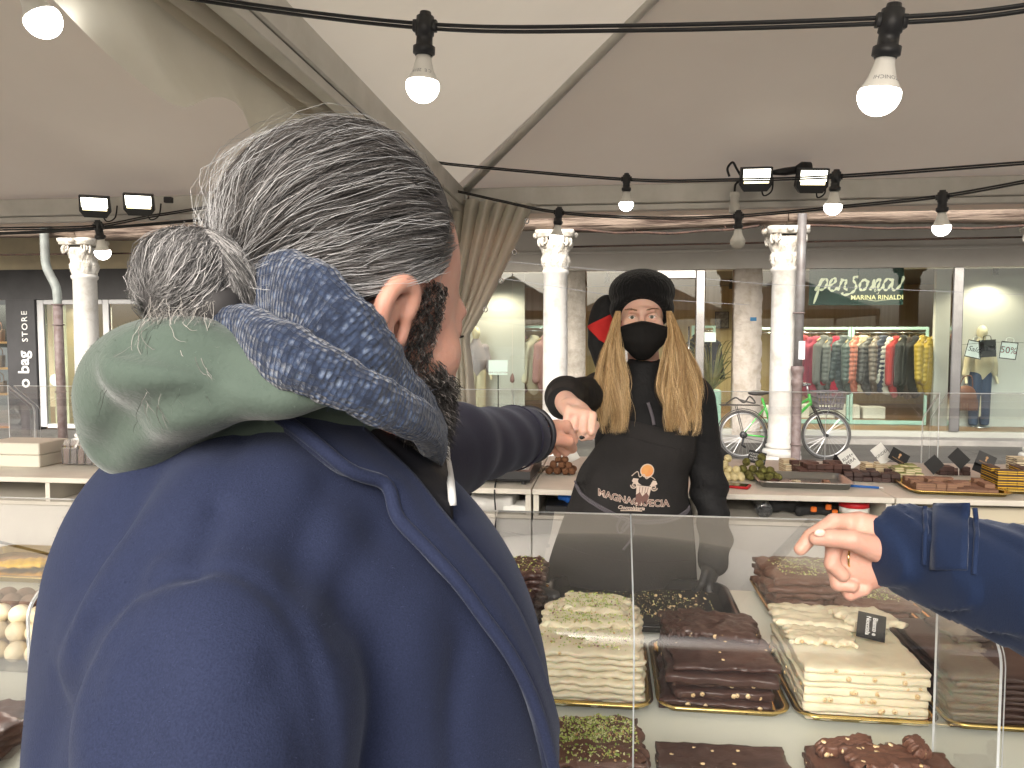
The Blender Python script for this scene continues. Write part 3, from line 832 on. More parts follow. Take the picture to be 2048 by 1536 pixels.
coat_cols = [('plum', (.12, .03, .10), 0), ('dark red', (.25, .02, .03), 0), ('maroon', (.22, .03, .06), 0), ('raspberry', (.30, .04, .07), 0), ('grey wool', (.09, .09, .09), 0), ('dark grey', (.07, .075, .075), 1),
             ('crimson', (.33, .015, .04), 0), ('slate grey', (.055, .066, .072), 1), ('green grey', (.045, .062, .060), 1), ('salmon', (.36, .11, .075), 1), ('cream', (.36, .31, .23), 1), ('charcoal', (.045, .042, .042), 1), ('taupe', (.10, .08, .07), 1),
             ('navy', (.02, .025, .045), 1), ('off white', (.46, .44, .39), 1), ('bright red', (.24, .016, .016), 0), ('black', (.012, .012, .012), 0), ('dark brown', (.04, .028, .024), 0), ('soft black', (.02, .018, .018), 0),
             ('mustard', (.27, .18, .015), 1), ('ochre', (.30, .20, .015), 1), ('golden mustard', (.25, .17, .022), 1)]
hang = mat('hanger_wood', (.55, .40, .22), .5)
def hang_coat(cname, c, q, x, y, zt, rz, where, scale=1.0):
    key = ('q' if q else 'p')
    mt = mat('cloth_' + cname.replace(' ', '_'), c, .55 if q else .85, bump=.15, bs=60, sheen=.2)
    v, fa = (cq if q else cp)
    root = empty('hanging_coat', (x, y, zt), rz, '%s %s coat hanging %s' % (cname, 'quilted' if q else 'plain', where), 'coat', 'coats hanging in the shop window')
    root.scale = (scale*1.12,)*3
    if key not in meshes:
        o = mesh_obj('garment', v, fa, mt, root, True); meshes[key] = o.data; o.data.materials[0] = mt
    else:
        o = bpy.data.objects.new('garment', meshes[key]); COL.objects.link(o); o.parent = root
    o.material_slots[0].link = 'OBJECT'; o.material_slots[0].material = mt
    m = MB(); m.tube(crom([(0, 0, .03), (0, 0, .09), (0, .02, .115), (0, .015, .14), (0, -.012, .13)], 5), .004, 5); m.tube([(0, -.17, -.03), (0, 0, .045), (0, .17, -.03)], .009, 6)
    m.build('hanger', hang, root, True)
for i, (nme, c, q) in enumerate(coat_cols):
    px = 1594 + i*(1872 - 1594)/21; p = on_y(px, 672, 14.25)
    hang_coat(nme, c, q, p.x, 14.25, 1.68 + .02*math.sin(i*2.1), -.95 + .35*math.sin(i*1.7), 'between its neighbours on the mint rail', 1.0 if q else 1.08)
rail(-1.75, -1.0, 14.9, 1.95, 'dark clothes rail with patterned coats near the tied curtain')
for i, (nme, c) in enumerate((('rose checked', (.22, .12, .12)), ('pale cream', (.52, .48, .38)), ('dusty pink', (.30, .16, .16)))):
    hang_coat(nme, c, 0, -1.62 + i*.22, 14.9, 1.70, -.7, 'on the rail behind the carved column', 1.15)
rail(1.65, 2.05, 15.2, 1.95, 'clothes rail with black coats beside the spiky potted plant')
for i in range(3): hang_coat(('deep black', 'jet black', 'ink black')[i], (.012, .012, .014 + .004*i), 0, 1.72 + i*.13, 15.2, 1.72, -.9, 'on the rail beside the potted plant', 1.1)

# mannequins
def mannequin(x, y, jac, trou, lab, rz):
    root = empty('mannequin', (x, y, .186), rz, lab, 'mannequin')
    sk = mat('mannequin_cream', (.68, .60, .42), .4)
    f = union([ell((0, -.01, 1.62), (.075, .095, .115)), cone((0, 0, 1.5), (0, 0, 1.40), .05, .055), cone((.27, -.02, .86), (.28, -.05, .76), .025, .022), cone((-.27, -.02, .86), (-.28, -.05, .76), .025, .022), cone((0, 0, 1.3), (0, 0, .2), .03)], .02)
    solid('figure', f, (-.33, -.14, .05), (.33, .14, 1.76), .012, sk, root)
    f = union([ell((0, 0, 1.12), (.20, .14, .34)), cone((.17, 0, 1.34), (.26, 0, .92), .075, .06), cone((-.17, 0, 1.34), (-.26, 0, .92), .075, .06), cone((0, 0, 1.40), (0, 0, 1.46), .085, .075)], .03)
    solid('jacket', lambda x_, y_, z_: f(x_, y_, z_) + .006*wob(x_, y_, z_, 16, 4), (-.36, -.2, .74), (.36, .2, 1.56), .014, jac, root)
    f2 = union([cone((.09, 0, .88), (.10, 0, .08), .10, .075), cone((-.09, 0, .88), (-.10, 0, .08), .10, .075)], .03)
    solid('trousers', f2, (-.25, -.16, .03), (.25, .16, 1.0), .016, trou, root)
    MB().lathe([(0, 0), (.17, 0), (.17, .012), (0, .016)], n=24).build('stand', steel, root, True)
mannequin(6.33, 14.0, mat('cream_knit', (.62, .54, .37), .9, bump=.4, bs=70, sheen=.3), mat('denim', (.03, .05, .10), .8, bump=.2, bs=90), 'cream mannequin in a cream jacket and blue trousers beside chrome post', .2)
mannequin(-2.42, 14.2, mat('lilac_knit', (.30, .25, .27), .9, bump=.4, bs=70), mat('beige_cloth', (.45, .38, .27), .8), 'mannequin in a lilac knit top half hidden by the curtain', .4)
# brown handbag hanging from the mannequin's hand
root = empty('handbag', (6.02, 13.82, .62), .2, 'brown fringed leather handbag hanging from the mannequin hand', 'handbag')
lea = mat('brown_leather', (.20, .075, .04), .45, var=(.14, .05, .03), vs=9)
f = union([ell((0, 0, .15), (.18, .085, .14)), rbox((0, 0, .06), (.17, .07, .07), .04)], .05)
solid('bag_body', f, (-.22, -.13, -.04), (.22, .13, .33), .012, lea, root)
m = MB(); m.tube(crom([(-.11, 0, .25), (-.04, 0, .42), (.10, 0, .44), (.13, 0, .25)], 8), .009, 6); m.build('strap', lea, root, True)
m = MB()
for i in range(13): m.box((-.17 + i*.026, -.10, -.13), (-.152 + i*.026, -.095, .06))
m.build('fringe', lea, root)
# sale tags shaped like paper bags hung on a string inside the window
ink_b = mat('black_ink', (.01, .01, .01), .6); ink_w = mat('white_ink', (.85, .85, .82), .6); ink_r = mat('red_ink', (.30, .01, .02), .6); card_w = mat('white_card', (.80, .80, .77), .7); card_k = mat('black_card', (.013, .013, .014), .5)
for (px, py, tilt, txt, kk, lab, ink, tsz) in ((1949, 699, .22, 'Saldi', card_w, 'white paper bag sale tag reading Saldi in the window', ink_b, .12), (1975, 697, -.06, 'SALDI', card_k, 'black paper bag sale tag reading SALDI in the window', ink_w, .10), (2017, 701, .12, '50%', card_w, 'white sale tag reading 50 percent in front of mannequin', ink_r, .15)):
    root = empty('sale_tag', on_y(px, py, GY + .09), 0, lab, 'sale tag', 'sale tags strung in the shop window'); root.rotation_euler = (0, tilt, 0)
    MB().box((-.13, 0, -.14), (.13, .006, .14)).build('card', kk, root)
    if kk is card_w:
        m = MB(); [m.box(a, b) for a, b in (((-.13, -.003, .125), (.13, -.001, .14)), ((-.13, -.003, -.14), (.13, -.001, -.125)), ((-.13, -.003, -.124), (-.117, -.001, .124)), ((.117, -.003, -.124), (.13, -.001, .124)))]
        m.build('border', ink_b, root)
    m = MB(); m.tube(crom([(-.06, .003, .14), (-.045, .003, .20), (.045, .003, .20), (.06, .003, .14)], 6), .006, 5); m.build('handle', kk, root, True)
    tv, tf = text_geo(txt, tsz, .0005, shear=.3 if txt == 'Saldi' else 0); mesh_obj('lettering', [(a, -.003, b) for a, b, c in tv], tf, ink, root)
tag(MB().tube([on_y(1915, 690, GY + .085), on_y(1985, 684, GY + .085), on_y(2100, 687, GY + .085)], .003, 5).build('tag_string', ink_b), 'thin string holding sale tags across the window', 'string')
o = MB().box((-.12, 0, -.08), (.12, .004, .08)).build('door_notice', mat('pale_green_paper', (.62, .72, .66), .6), None, loc=on_y(1417, 674, GY - .03)); tag(o, 'pale green paper notice on the glass beside the chrome door post', 'notice')
root = empty('counter_card', on_y(996, 735, GY + .35), 0, 'white display card headed NEW COLLECTION on a stand', 'sign')
MB().box((-.17, 0, -.13), (.17, .01, .13)).build('card', card_w, root); tv, tf = text_geo('NEW COLLECTION', .04, .0005); mesh_obj('lettering', [(a, -.003, b - .09) for a, b, c in tv], tf, ink_r, root)
MB().tube([(0, .02, -.13), (0, .02, -1.3)], .012, 6).build('stand', black_plastic, root)
# potted plant
root = empty('potted_plant', (1.82, 13.75, .186), 0, 'spiky leaved plant in a tall mint pot inside the shop', 'plant')
MB().box((-.15, -.15, 0), (.15, .15, .62), bev=.01).build('pot', mint, root)
m = MB(); rr = random.Random(3)
for i in range(46):
    a = rr.random()*6.28; L = .35 + .4*rr.random(); up = .25 + .9*rr.random()
    p = [(.02*math.cos(a), .02*math.sin(a), .62), (L*.5*math.cos(a), L*.5*math.sin(a), .62 + up*.7), (L*math.cos(a), L*math.sin(a), .62 + up*.75)]
    q = crom(p, 4); m.tube(q, [.012*(1 - i2/len(q)) + .002 for i2 in range(len(q))], 4, flat=.25)
m.build('leaves', mat('dry_leaf', (.10, .11, .045), .6, var=(.25, .19, .08), vs=4), root)
root = empty('framed_picture', on_y(1444, 640, 18.8), 0, 'small framed picture on the yellow shop wall', 'picture')
MB().box((-.16, 0, -.20), (.16, .03, .20)).build('frame', black_plastic, root); MB().box((-.14, -.004, -.18), (.14, -.001, .18)).build('print', mat('picture_tones', (.35, .32, .28), .6, var=(.06, .05, .05), vs=9), root)
# low shelf boxes inside window
for i in range(5):
    o = MB().box((-.2, -.15, 0), (.2, .15, .22 + .03*(i % 2)), bev=.008).build('shoe_box', card_w, None, loc=(3.2 + i*.46, 15.4, .187)); tag(o, 'pale box on the shop floor behind the coats', 'box', 'boxes on the shop floor')

# ------------------------------------------------------------ bag shop
bag = empty('bag_shopfront', (-9.5, GY, 0), 0, 'dark bag shop front with white lettering and lit shelves', 'shopfront')
def gpart(m, name, mt, smooth=False, parent=None):
    m.v = [(x + 9.5, y - GY, z) for x, y, z in m.v]; return m.build(name, mt, parent or bag, smooth)
gpart(MB().box((-14, GY - .08, 2.42), (-6.95, GY + .1, 2.968)), 'fascia', charcoal)
pil = gpart(MB().box((-11.08, GY - .10, 0), (-10.5, GY + .12, 2.418)), 'pillar', charcoal)
gpart(MB().box((-7.5, GY - .08, 0), (-6.95, GY + .1, 2.418)), 'pillar', charcoal)
fr = mat('pale_frame', (.55, .56, .57), .4)
for (xa, xb) in ((-10.495, -10.36), (-9.18, -9.06)): gpart(MB().box((xa, GY - .05, .05), (xb, GY + .05, 2.415), bev=.006), 'frame_post', fr)
gpart(MB().box((-10.355, GY - .05, 2.33), (-9.185, GY + .05, 2.415), bev=.006), 'frame_head', fr); gpart(MB().box((-10.355, GY - .05, .03), (-9.185, GY + .05, .11), bev=.006), 'threshold', fr)
gpart(MB().box((-9.055, GY - .05, 2.33), (-7.505, GY + .05, 2.415), bev=.006), 'frame_head', fr)
for (xa, xb) in ((-10.355, -9.185), (-9.055, -7.505), (-13.9, -11.085)): gpart(MB().box((xa, GY - .006, .112), (xb, GY + .006, 2.328)), 'pane', glass)
gpart(MB().box((-14, GY + .1, 0), (-6.95, 17.5, .03)), 'shop_floor', wood_f)
warm = mat('warm_wall', (.55, .44, .29), .7)
gpart(MB().box((-14, 17.4, .03), (-6.95, 17.5, 3.0)), 'back_wall', warm); gpart(MB().box((-14, GY + .31, 2.6), (-6.95, 17.4, 2.66)), 'shop_ceiling', mat('grey_ceiling', (.4, .38, .35), .8))
gpart(MB().box((-7.0, GY + .13, .03), (-6.955, 17.4, 2.6)), 'side_wall', warm)
gpart(MB().box((-10.30, GY + .10, .04), (-10.02, GY + .3, 2.40)), 'inner_jamb', mat('cream_jamb', (.62, .55, .36), .6))
tv, tf = text_geo('o bag', .315, .004, bold=.004, align='LEFT'); off = on_y(50, 778, GY - .105)
mesh_obj('lettering', [(off.x + 9.5 - y, -.106 - z, off.z + .02 + x) for x, y, z in tv], tf, ink_w, pil)
tv, tf = text_geo('STORE', .165, .004, align='LEFT', spacing=1.25); off = on_y(51, 684, GY - .105)
mesh_obj('lettering', [(off.x + 9.5 - y, -.106 - z, off.z + x) for x, y, z in tv], tf, ink_w, pil)
m = MB(); m.lathe([(0, 0), (.11, 0), (.11, .004), (0, .004)], n=24, M=Matrix.Rotation(R(90), 4, 'X')); o = m.build('door_sticker', mat('pale_mint_paper', (.55, .72, .66), .6), None, loc=on_y(111, 760, GY - .02)); tag(o, 'round pale green sticker on the bag shop door glass', 'sticker')
shelf_w = mat('shelf_orange_wood', (.45, .22, .07), .5)
def shelf(x, y, w, z, grp):
    o = MB().box((-w/2, -.16, -.02), (w/2, .16, .02), bev=.004).build('shelf', shelf_w, None, loc=(x, y, z)); tag(o, ('low', 'middle', 'high')[round((z - .62)/.5)] + ' wooden shelf board holding bags ' + grp, 'shelf', 'shelves of the bag shop'); return o
def tote(x, y, z, c, s, rz, lab):
    root = empty('tote_bag', (x, y, z), rz, lab, 'bag', 'bags on the bag shop shelves'); root.scale = (s,)*3
    key = 'tote_%d_%d_%d' % tuple(int(v*255) for v in c); mt = mat(key, c, .5, bump=.1, bs=50)
    if 'tote' not in meshes:
        f = lambda x_, y_, z_: np.maximum(rbox((0, 0, .17), (.20, .08, .17), .03)(x_ / (1 + .25*(z_ - .1)), y_, z_), -rbox((0, 0, .33), (.18, .06, .06), .02)(x_, y_, z_))
        v, fa = snets(f, (-.28, -.12, -.02), (.28, .12, .38), .02); o = mesh_obj('bag_body', v, fa, mt, root, True); meshes['tote'] = o.data
        mh = MB(); [mh.tube(crom([(-.11, s2*.075, .32), (-.09, s2*.07, .48), (0, s2*.06, .54), (.09, s2*.07, .48), (.11, s2*.075, .32)], 6), .012, 6) for s2 in (-1, 1)]
        h = mh.build('handles', lea, root, True); meshes['toteh'] = h.data
    else:
        for nm, k in (('bag_body', 'tote'), ('handles', 'toteh')):
            o = bpy.data.objects.new(nm, meshes[k]); COL.objects.link(o); o.parent = root
    for o in root.children:
        if o.name.startswith('bag_body'): o.material_slots[0].link = 'OBJECT'; o.material_slots[0].material = mt
tc = [('tan', (.40, .20, .08)), ('beige', (.55, .42, .26)), ('black', (.015, .015, .015)), ('grey', (.12, .12, .13)), ('pink', (.45, .08, .14)), ('olive', (.20, .22, .05)), ('brown', (.14, .07, .04)), ('cream', (.62, .55, .42)), ('navy', (.02, .03, .08))]
k = 0
for (sx, w, where) in ((-11.85, 1.4, 'by the window left of the lettered pillar'), (-9.55, .9, 'inside the shop doorway'), (-8.3, 1.3, 'behind the white column')):
    for zi, z in enumerate((.62, 1.12, 1.62)):
        yy = 13.75 if sx != -9.55 else 14.9
        shelf(sx, yy, w, z, where)
        for j in range(3):
            nme, c = tc[(k*5 + zi*3 + j) % 9]; k += 1
            tote(sx - w*.32 + j*w*.32, yy, z + .022, c, .72 if sx != -9.55 else .6, .1*math.sin(k), '%s bag on a wooden shelf %s' % (nme, where))
for (x, y) in ((-11.9, 13.6), (-9.8, 14.3), (-8.3, 13.6)):
    root = empty('ceiling_spotlight', (x, y, 2.60), 0, 'small lit spotlight in the bag shop ' + {-11.9: 'left of the lettered pillar', -9.8: 'inside the doorway', -8.3: 'behind the worn column'}[x], 'spotlight', 'lit spotlights of the bag shop')
    MB().lathe([(0, 0), (.05, 0), (.05, -.05), (.042, -.05)], n=14).build('housing', black_plastic, root, True); MB().lathe([(0, -.04), (.041, -.046)], n=14).build('lamp', MATS['spot_lamp'], root)
    l = bpy.data.lights.new('lamp_glow', 'SPOT'); l.energy = 90; l.color = (1, .84, .6); l.shadow_soft_size = .05; l.spot_size = R(150); lo = bpy.data.objects.new('lamp_glow', l); COL.objects.link(lo); lo.parent = root; lo.location = (0, 0, -.06)

# ------------------------------------------------------------ downpipes
zinc = mat('zinc_pipe', (.24, .235, .23), .5, metal=.3, var=(.17, .15, .145), vs=6); iron_p = mat('painted_iron', (.20, .16, .155), .55, var=(.13, .09, .08), vs=14, bump=.3, bs=60)
root = empty('downpipe', (2.56, 10.62, 0), 0, 'grey zinc downpipe with a cast iron foot in front of fluted column', 'downpipe')
MB().tube([(-.02, 0, 3.7), (-.02, 0, 2.6), (-.035, 0, 1.32)], .058, 16).build('upper_pipe', zinc, root, True)
MB().lathe([(.062, 1.33), (.085, 1.32), (.085, 1.27), (.070, 1.22), (.066, 1.15), (.075, 1.14), (.075, 1.08), (.064, 1.06), (.062, .05), (.085, .04), (.085, 0)], (-.04, 0, 0), 18).build('iron_foot', iron_p, root, True)
for z in (2.03, .98, .28): MB().tube([(-.035 + .072*math.cos(a), .072*math.sin(a), z) for a in np.linspace(0, 6.28, 17)][:-1], .010, 6, closed=True).build('pipe_clip', iron_p, root, True)
o = MB().box((-.045, -.067, 1.42), (.035, -.064, 1.66)).build('sticker', mat('pale_sticker', (.55, .62, .70), .5, var=(.75, .75, .75), vs=12), root)
root = empty('downpipe', (-8.15, 10.60, 0), 0, 'grey green downpipe bending beside the worn white column', 'downpipe')
MB().tube(crom([(-.14, 0, 3.65), (-.14, 0, 3.0), (-.12, 0, 2.75), (.02, 0, 2.45), (.035, 0, 2.2)], 6), .062, 14).build('upper_pipe', mat('grey_green_pipe', (.26, .29, .27), .5, var=(.2, .21, .2), vs=6), root, True)
MB().tube([(.035, 0, 2.21), (.04, 0, 1.2), (.05, 0, 0)], .066, 14).build('lower_pipe', iron_p, root, True)
for z in (2.2, 1.9, .9): MB().tube([(.037 + .075*math.cos(a), .075*math.sin(a), z) for a in np.linspace(0, 6.28, 17)][:-1], .010, 6, closed=True).build('pipe_clip', iron_p, root, True)
# thin steel wires across the street side
for (a, b, w_) in (((1000, 522), (2060, 590), 'above the shop sign'), ((1000, 556), (1500, 610), 'behind the beanie')):
    tag(MB().tube([on_y(a[0], a[1], 9.6), on_y((a[0] + b[0])/2, (a[1] + b[1])/2 + 12, 9.6), on_y(b[0], b[1], 9.6)], .0025, 5).build('wire', mat('pale_wire', (.22, .23, .25), .6)), 'thin pale wire stretched across the shop front ' + w_, 'wire')

# ------------------------------------------------------------ bicycle
bk = empty('bicycle', (2.51, 11.15, 0), .06, 'green city bicycle with a grey front basket leaning behind the column', 'bicycle')
gpaint = mat('green_paint', (.045, .42, .05), .3, coat=.5); tyre = mat('tyre_rubber', (.07, .068, .066), .8); rimm = mat('rim_metal', (.5, .5, .5), .3, metal=.9); dark = mat('dark_metal', (.04, .04, .042), .45, metal=.4)
XR, XF, WR = -.60, .55, .335
for (x, nm) in ((XR, 'rear_wheel'), (XF, 'front_wheel')):
    w = MB(); ang = np.linspace(0, 6.2832, 49)[:-1]
    w.tube([(x + .325*math.cos(a), 0, .345 + .325*math.sin(a)) for a in ang], .019, 8, closed=True); wo_ = w.build(nm, tyre, bk, True)
    w = MB(); w.tube([(x + .300*math.cos(a), 0, .345 + .300*math.sin(a)) for a in ang], .011, 6, closed=True); w.build('rim', rimm, wo_, True)
    w = MB()
    for i in range(28):
        a = i*6.2832/28; s = .02 if i % 2 else -.02; w.tube([(x + .02*math.cos(a + .9), s, .345 + .02*math.sin(a + .9)), (x + .297*math.cos(a), 0, .345 + .297*math.sin(a))], .0018, 3)
    w.build('spokes', rimm, wo_); w = MB(); w.tube([(x, -.05, .345), (x, .05, .345)], .022, 10); w.build('hub', dark, wo_, True)
    w = MB(); a0 = np.linspace(.15, 2.9, 24) if nm == 'rear_wheel' else np.linspace(.6, 2.3, 18)
    w.tube([(x + .362*math.cos(a), 0, .345 + .362*math.sin(a)) for a in a0], .024, 6, flat=.25, up=(0, 1, 0)); w.build('mudguard', dark, bk, True)
fm = MB()
for a, b, r_ in (((XR, 0, .345), (-.15, 0, .30), .012), ((XR, 0, .345), (-.30, 0, .72), .010), ((-.15, 0, .30), (-.34, 0, .86), .017), ((-.15, 0, .30), (.33, 0, .80), .022), ((-.22, 0, .52), (.31, 0, .86), .018), ((.34, 0, .76), (.30, 0, .92), .020)):
    fm.tube([a, b], r_, 10)
fm.build('frame', gpaint, bk, True)
fk = MB(); fk.tube(crom([(.34, .05, .78), (.42, .05, .62), (.50, .05, .42), (XF, .05, .345)], 5), .011, 8); fk.tube(crom([(.34, -.05, .78), (.42, -.05, .62), (.50, -.05, .42), (XF, -.05, .345)], 5), .011, 8); fk.build('fork', dark, bk, True)
hb = MB(); hb.tube([(.30, 0, .9), (.27, 0, 1.06)], .013, 8); hb.tube(crom([(.10, -.27, 1.05), (.22, -.25, 1.07), (.28, -.1, 1.06), (.28, .1, 1.06), (.22, .25, 1.07), (.10, .27, 1.05)], 6), .011, 8); hb.build('handlebar', rimm, bk, True)
gp = MB(); [gp.tube([(.20, s*.257, 1.068), (.06, s*.272, 1.045)], .017, 8) for s in (-1, 1)]; gp.build('grip', black_rubber, bk, True)
sd = union([ell((-.42, 0, .93), (.12, .085, .035)), cone((-.36, 0, .935), (-.22, 0, .94), .03, .02)], .03); solid('saddle', sd, (-.58, -.12, .87), (-.17, .12, .99), .012, black_plastic, bk)
ck = MB(); ck.tube([(-.15 + .09*math.cos(a), -.045, .30 + .09*math.sin(a)) for a in ang], .008, 5, closed=True); ck.tube([(-.15, -.06, .30), (-.03, -.06, .19)], .010, 6); ck.tube([(-.03, -.05, .19), (-.03, -.14, .19)], .018, 6); ck.build('crankset', dark, bk, True)
ck = MB(); ck.tube([(XR, -.045, .385), (-.15, -.045, .39)], .004, 4); ck.tube([(XR, -.045, .305), (-.15, -.045, .21)], .004, 4); ck.build('chain', dark, bk)
dr = MB(); dr.lathe([(0, -.02), (.05, -.02), (.05, .02), (0, .02)], (XR, -.05, .345), 14, M=Matrix.Rotation(R(90), 4, 'X')); dr.tube([(XR, -.06, .30), (XR - .02, -.06, .20), (XR + .03, -.06, .17)], .016, 6); dr.build('derailleur', dark, bk, True)
rk = MB()
for s in (-.06, 0, .06): rk.tube([(-.92, s, .76), (-.38, s, .76)], .007, 5)
for s in (-.06, .06): rk.tube([(-.70, s, .76), (XR, s, .37)], .006, 5)
rk.tube(crom([(-.85, -.05, .78), (-.7, .03, .86), (-.6, -.05, .80), (-.5, .04, .88), (-.45, -.04, .79), (-.66, .0, .84)], 8), .012, 5); rk.build('rear_rack', dark, bk, True)
bs = MB(); bg = mat('basket_plastic', (.12, .115, .13), .6)
def bq(x, y, z): return (x, y, z)
for (z, e) in ((.72, 0), (.80, .012), (.88, .024), (.955, .034)):
    bs.tube([(.40 - e, -.13 - e, z), (.72 + e, -.13 - e, z), (.72 + e, .13 + e, z), (.40 - e, .13 + e, z)], .009, 4, closed=True)
for i in range(9):
    x = .40 + i*.04; [bs.tube([(x, s*.13, .72), (x + (i - 4)*.008, s*(.164), .955)], .006, 4) for s in (-1, 1)]
for i in range(7):
    y = -.13 + i*.0433; bs.tube([(.40, y, .72), (.366, y*1.25, .955)], .006, 4); bs.tube([(.72, y, .72), (.754, y*1.25, .955)], .006, 4); bs.tube([(.40, y, .72), (.72, y, .72)], .006, 4)
bs.build('basket', bg, bk)
ks = MB(); ks.tube([(-.28, -.03, .28), (-.36, -.16, .02)], .009, 6); ks.build('kickstand', dark, bk)

# ============================================================ STALL FURNITURE AND GOODS
rng = np.random.RandomState(11); rnd = random.Random(11)
TZ, KZ = .90, 1.09
tbl_top = mat('table_laminate', (.70, .71, .62), .35, var=(.64, .66, .57), vs=2, spec=.4)
skirt = mat('white_cloth', (.72, .70, .66), .85, var=(.62, .60, .57), vs=3, bump=.25, bs=7, bump_dist=.02)
lam = mat('cream_laminate', (.70, .66, .58), .5, var=(.60, .56, .49), vs=4, bump=.03, bs=60)
gold = mat('gold_card', (.80, .60, .22), .22, metal=1.0, var=(.72, .52, .18), vs=5, bump=.06, bs=30)
deckm = mat('duckboard', (.30, .24, .17), .8, var=(.2, .16, .11), vs=5)
o = empty('stall_platform', (-.3, 2.72, 0)); tag(o, kind='structure')
for i in range(42):
    MB().box((-3.4 + i*.15, -.26, .02), (-3.4 + i*.15 + .14, .26, .13 + .002*(i % 3)), bev=.004).build('plank', deckm, o)
def table(xa, xb, lab):
    t = empty('display_table', ((xa + xb)/2, 1.75, 0), 0, lab, 'table'); w = (xb - xa)/2
    MB().box((-w, -.70, TZ - .03), (w, .68, TZ), bev=.004).build('tabletop', tbl_top, t)
    for sx in (-1, 1):
        for y in (-.62, .60): MB().box((sx*(w - .06) - .02, y - .02, 0), (sx*(w - .06) + .02, y + .02, TZ - .032)).build('leg', alu, t)
    v = []; f = []; n = 120
    for i in range(n + 1):
        x = -w + 2*w*i/n; b = .012*math.sin(i*.9) + .006*math.sin(i*2.3)
        v += [(x, -.715 + b*.3, TZ - .002), (x, -.72 + b, .03)]
    f = [(2*i, 2*i + 2, 2*i + 3, 2*i + 1) for i in range(n)]
    mesh_obj('skirt', v, f, skirt, t, True)
table(-.60, 2.3, 'pale display table carrying the stacked chocolate slabs')
table(-3.4, -.62, 'pale display table with the gold tray and round white chocolates')

# ---- back counter of open cubby units on cloth-covered trestle
def cubby(xa, xb, divs, lab):
    t = empty('counter_unit', ((xa + xb)/2, 3.02, 0), 0, lab, 'counter'); w = (xb - xa)/2; D = .86
    MB().box((-w, -.02, KZ - .022), (w, D, KZ), bev=.002).build('worktop', lam, t)
    MB().box((-w + .003, 0, .968), (w - .003, D - .01, .982)).build('bottom_board', lam, t)
    MB().box((-w + .003, D - .03, .983), (w - .003, D - .012, KZ - .023)).build('back_board', lam, t)
    for x in [-w + .003] + [q - (xa + xb)/2 for q in divs] + [w - .025]:
        MB().box((x, .0, .983), (x + .022, D - .032, KZ - .0225), bev=.001).build('upright', lam, t)
    v = []; f = []; n = int((xb - xa)*40); m_ = 8
    for i in range(n + 1):
        x = -w + 2*w*i/n
        for j in range(m_ + 1):
            u = j/m_; b = (.010*math.sin(i*.42 + xa*3) + .007*math.sin(i*1.1))*u
            v.append((x, -.012 + b - .01*u, .966 - .93*u))
    for i in range(n):
        for j in range(m_):
            k = i*(m_ + 1) + j; f.append((k, k + m_ + 1, k + m_ + 2, k + 1))
    mesh_obj('cloth_front', v, f, skirt, t, True)
    v2 = [(-w, -.014, .9665), (w, -.014, .9665), (w, D, .9665), (-w, D, .9665)]; mesh_obj('cloth_top', v2, [(0, 1, 2, 3)], skirt, t)
    for sx in (-1, 1):
        for y in (.06, D - .06): MB().box((sx*(w - .06) - .02, y - .02, 0), (sx*(w - .06) + .02, y + .02, .95)).build('leg', alu, t)
cubby(-1.0, -.292, [], 'cream open counter unit under the black weighing scale')
cubby(-.288, 1.073, [.35], 'cream open counter unit behind the seller with steel tray and phone')
cubby(1.077, 2.5, [], 'cream open counter unit under the yellow layered pralines')
cubby(-3.9, -1.02, [-2.4], 'cream open counter unit with packed boxes and wrapped bars')

# ---- acrylic sneeze guards
def guard_profile(y0, z0, zb, y1, z1, r=.028, n=16):
    """vertical up from (y0,z0) to a round bend at height zb, then slanting to (y1,z1)"""
    d = np.array((y1 - y0, z1 - zb)); d /= np.linalg.norm(d); p = [(y0, z0), (y0, zb - r)]
    a = np.array((y0, zb - r)); c = np.array((y0, zb)); b = c + d*r
    for t in np.linspace(0, 1, n)[1:]: q = a*(1 - t)**2 + 2*c*t*(1 - t) + b*t*t; p.append(tuple(q))
    p.append((y1, z1)); return p
def guard_panel(parent, xa, xb, prof, x0, y0, th=.004, am=None):
    P = np.array(prof); T = np.gradient(P, axis=0); T /= np.linalg.norm(T, axis=1, keepdims=True); N = np.stack([-T[:, 1], T[:, 0]], 1)
    A = P + N*th/2; B = P - N*th/2; n = len(P); v = []; f = []; fm = []
    for x in (xa, xb):
        for q in A: v.append((x - x0, q[0] - y0, q[1]))
        for q in B: v.append((x - x0, q[0] - y0, q[1]))
    for i in range(n - 1):
        f.append((i, i + 1, 2*n + i + 1, 2*n + i)); fm.append(0)
        f.append((n + i + 1, n + i, 3*n + i, 3*n + i + 1)); fm.append(0)
        f.append((i + 1, i, n + i, n + i + 1)); fm.append(1); f.append((2*n + i, 2*n + i + 1, 3*n + i + 1, 3*n + i)); fm.append(1)
    f.append((n - 1, 2*n - 1, 4*n - 1, 3*n - 1)); fm.append(1); f.append((0, 2*n, 3*n, n)); fm.append(1)
    mesh_obj('clear_panel', v, f, None, parent, False, mats=[am or acry, acry_edge], fm=fm)
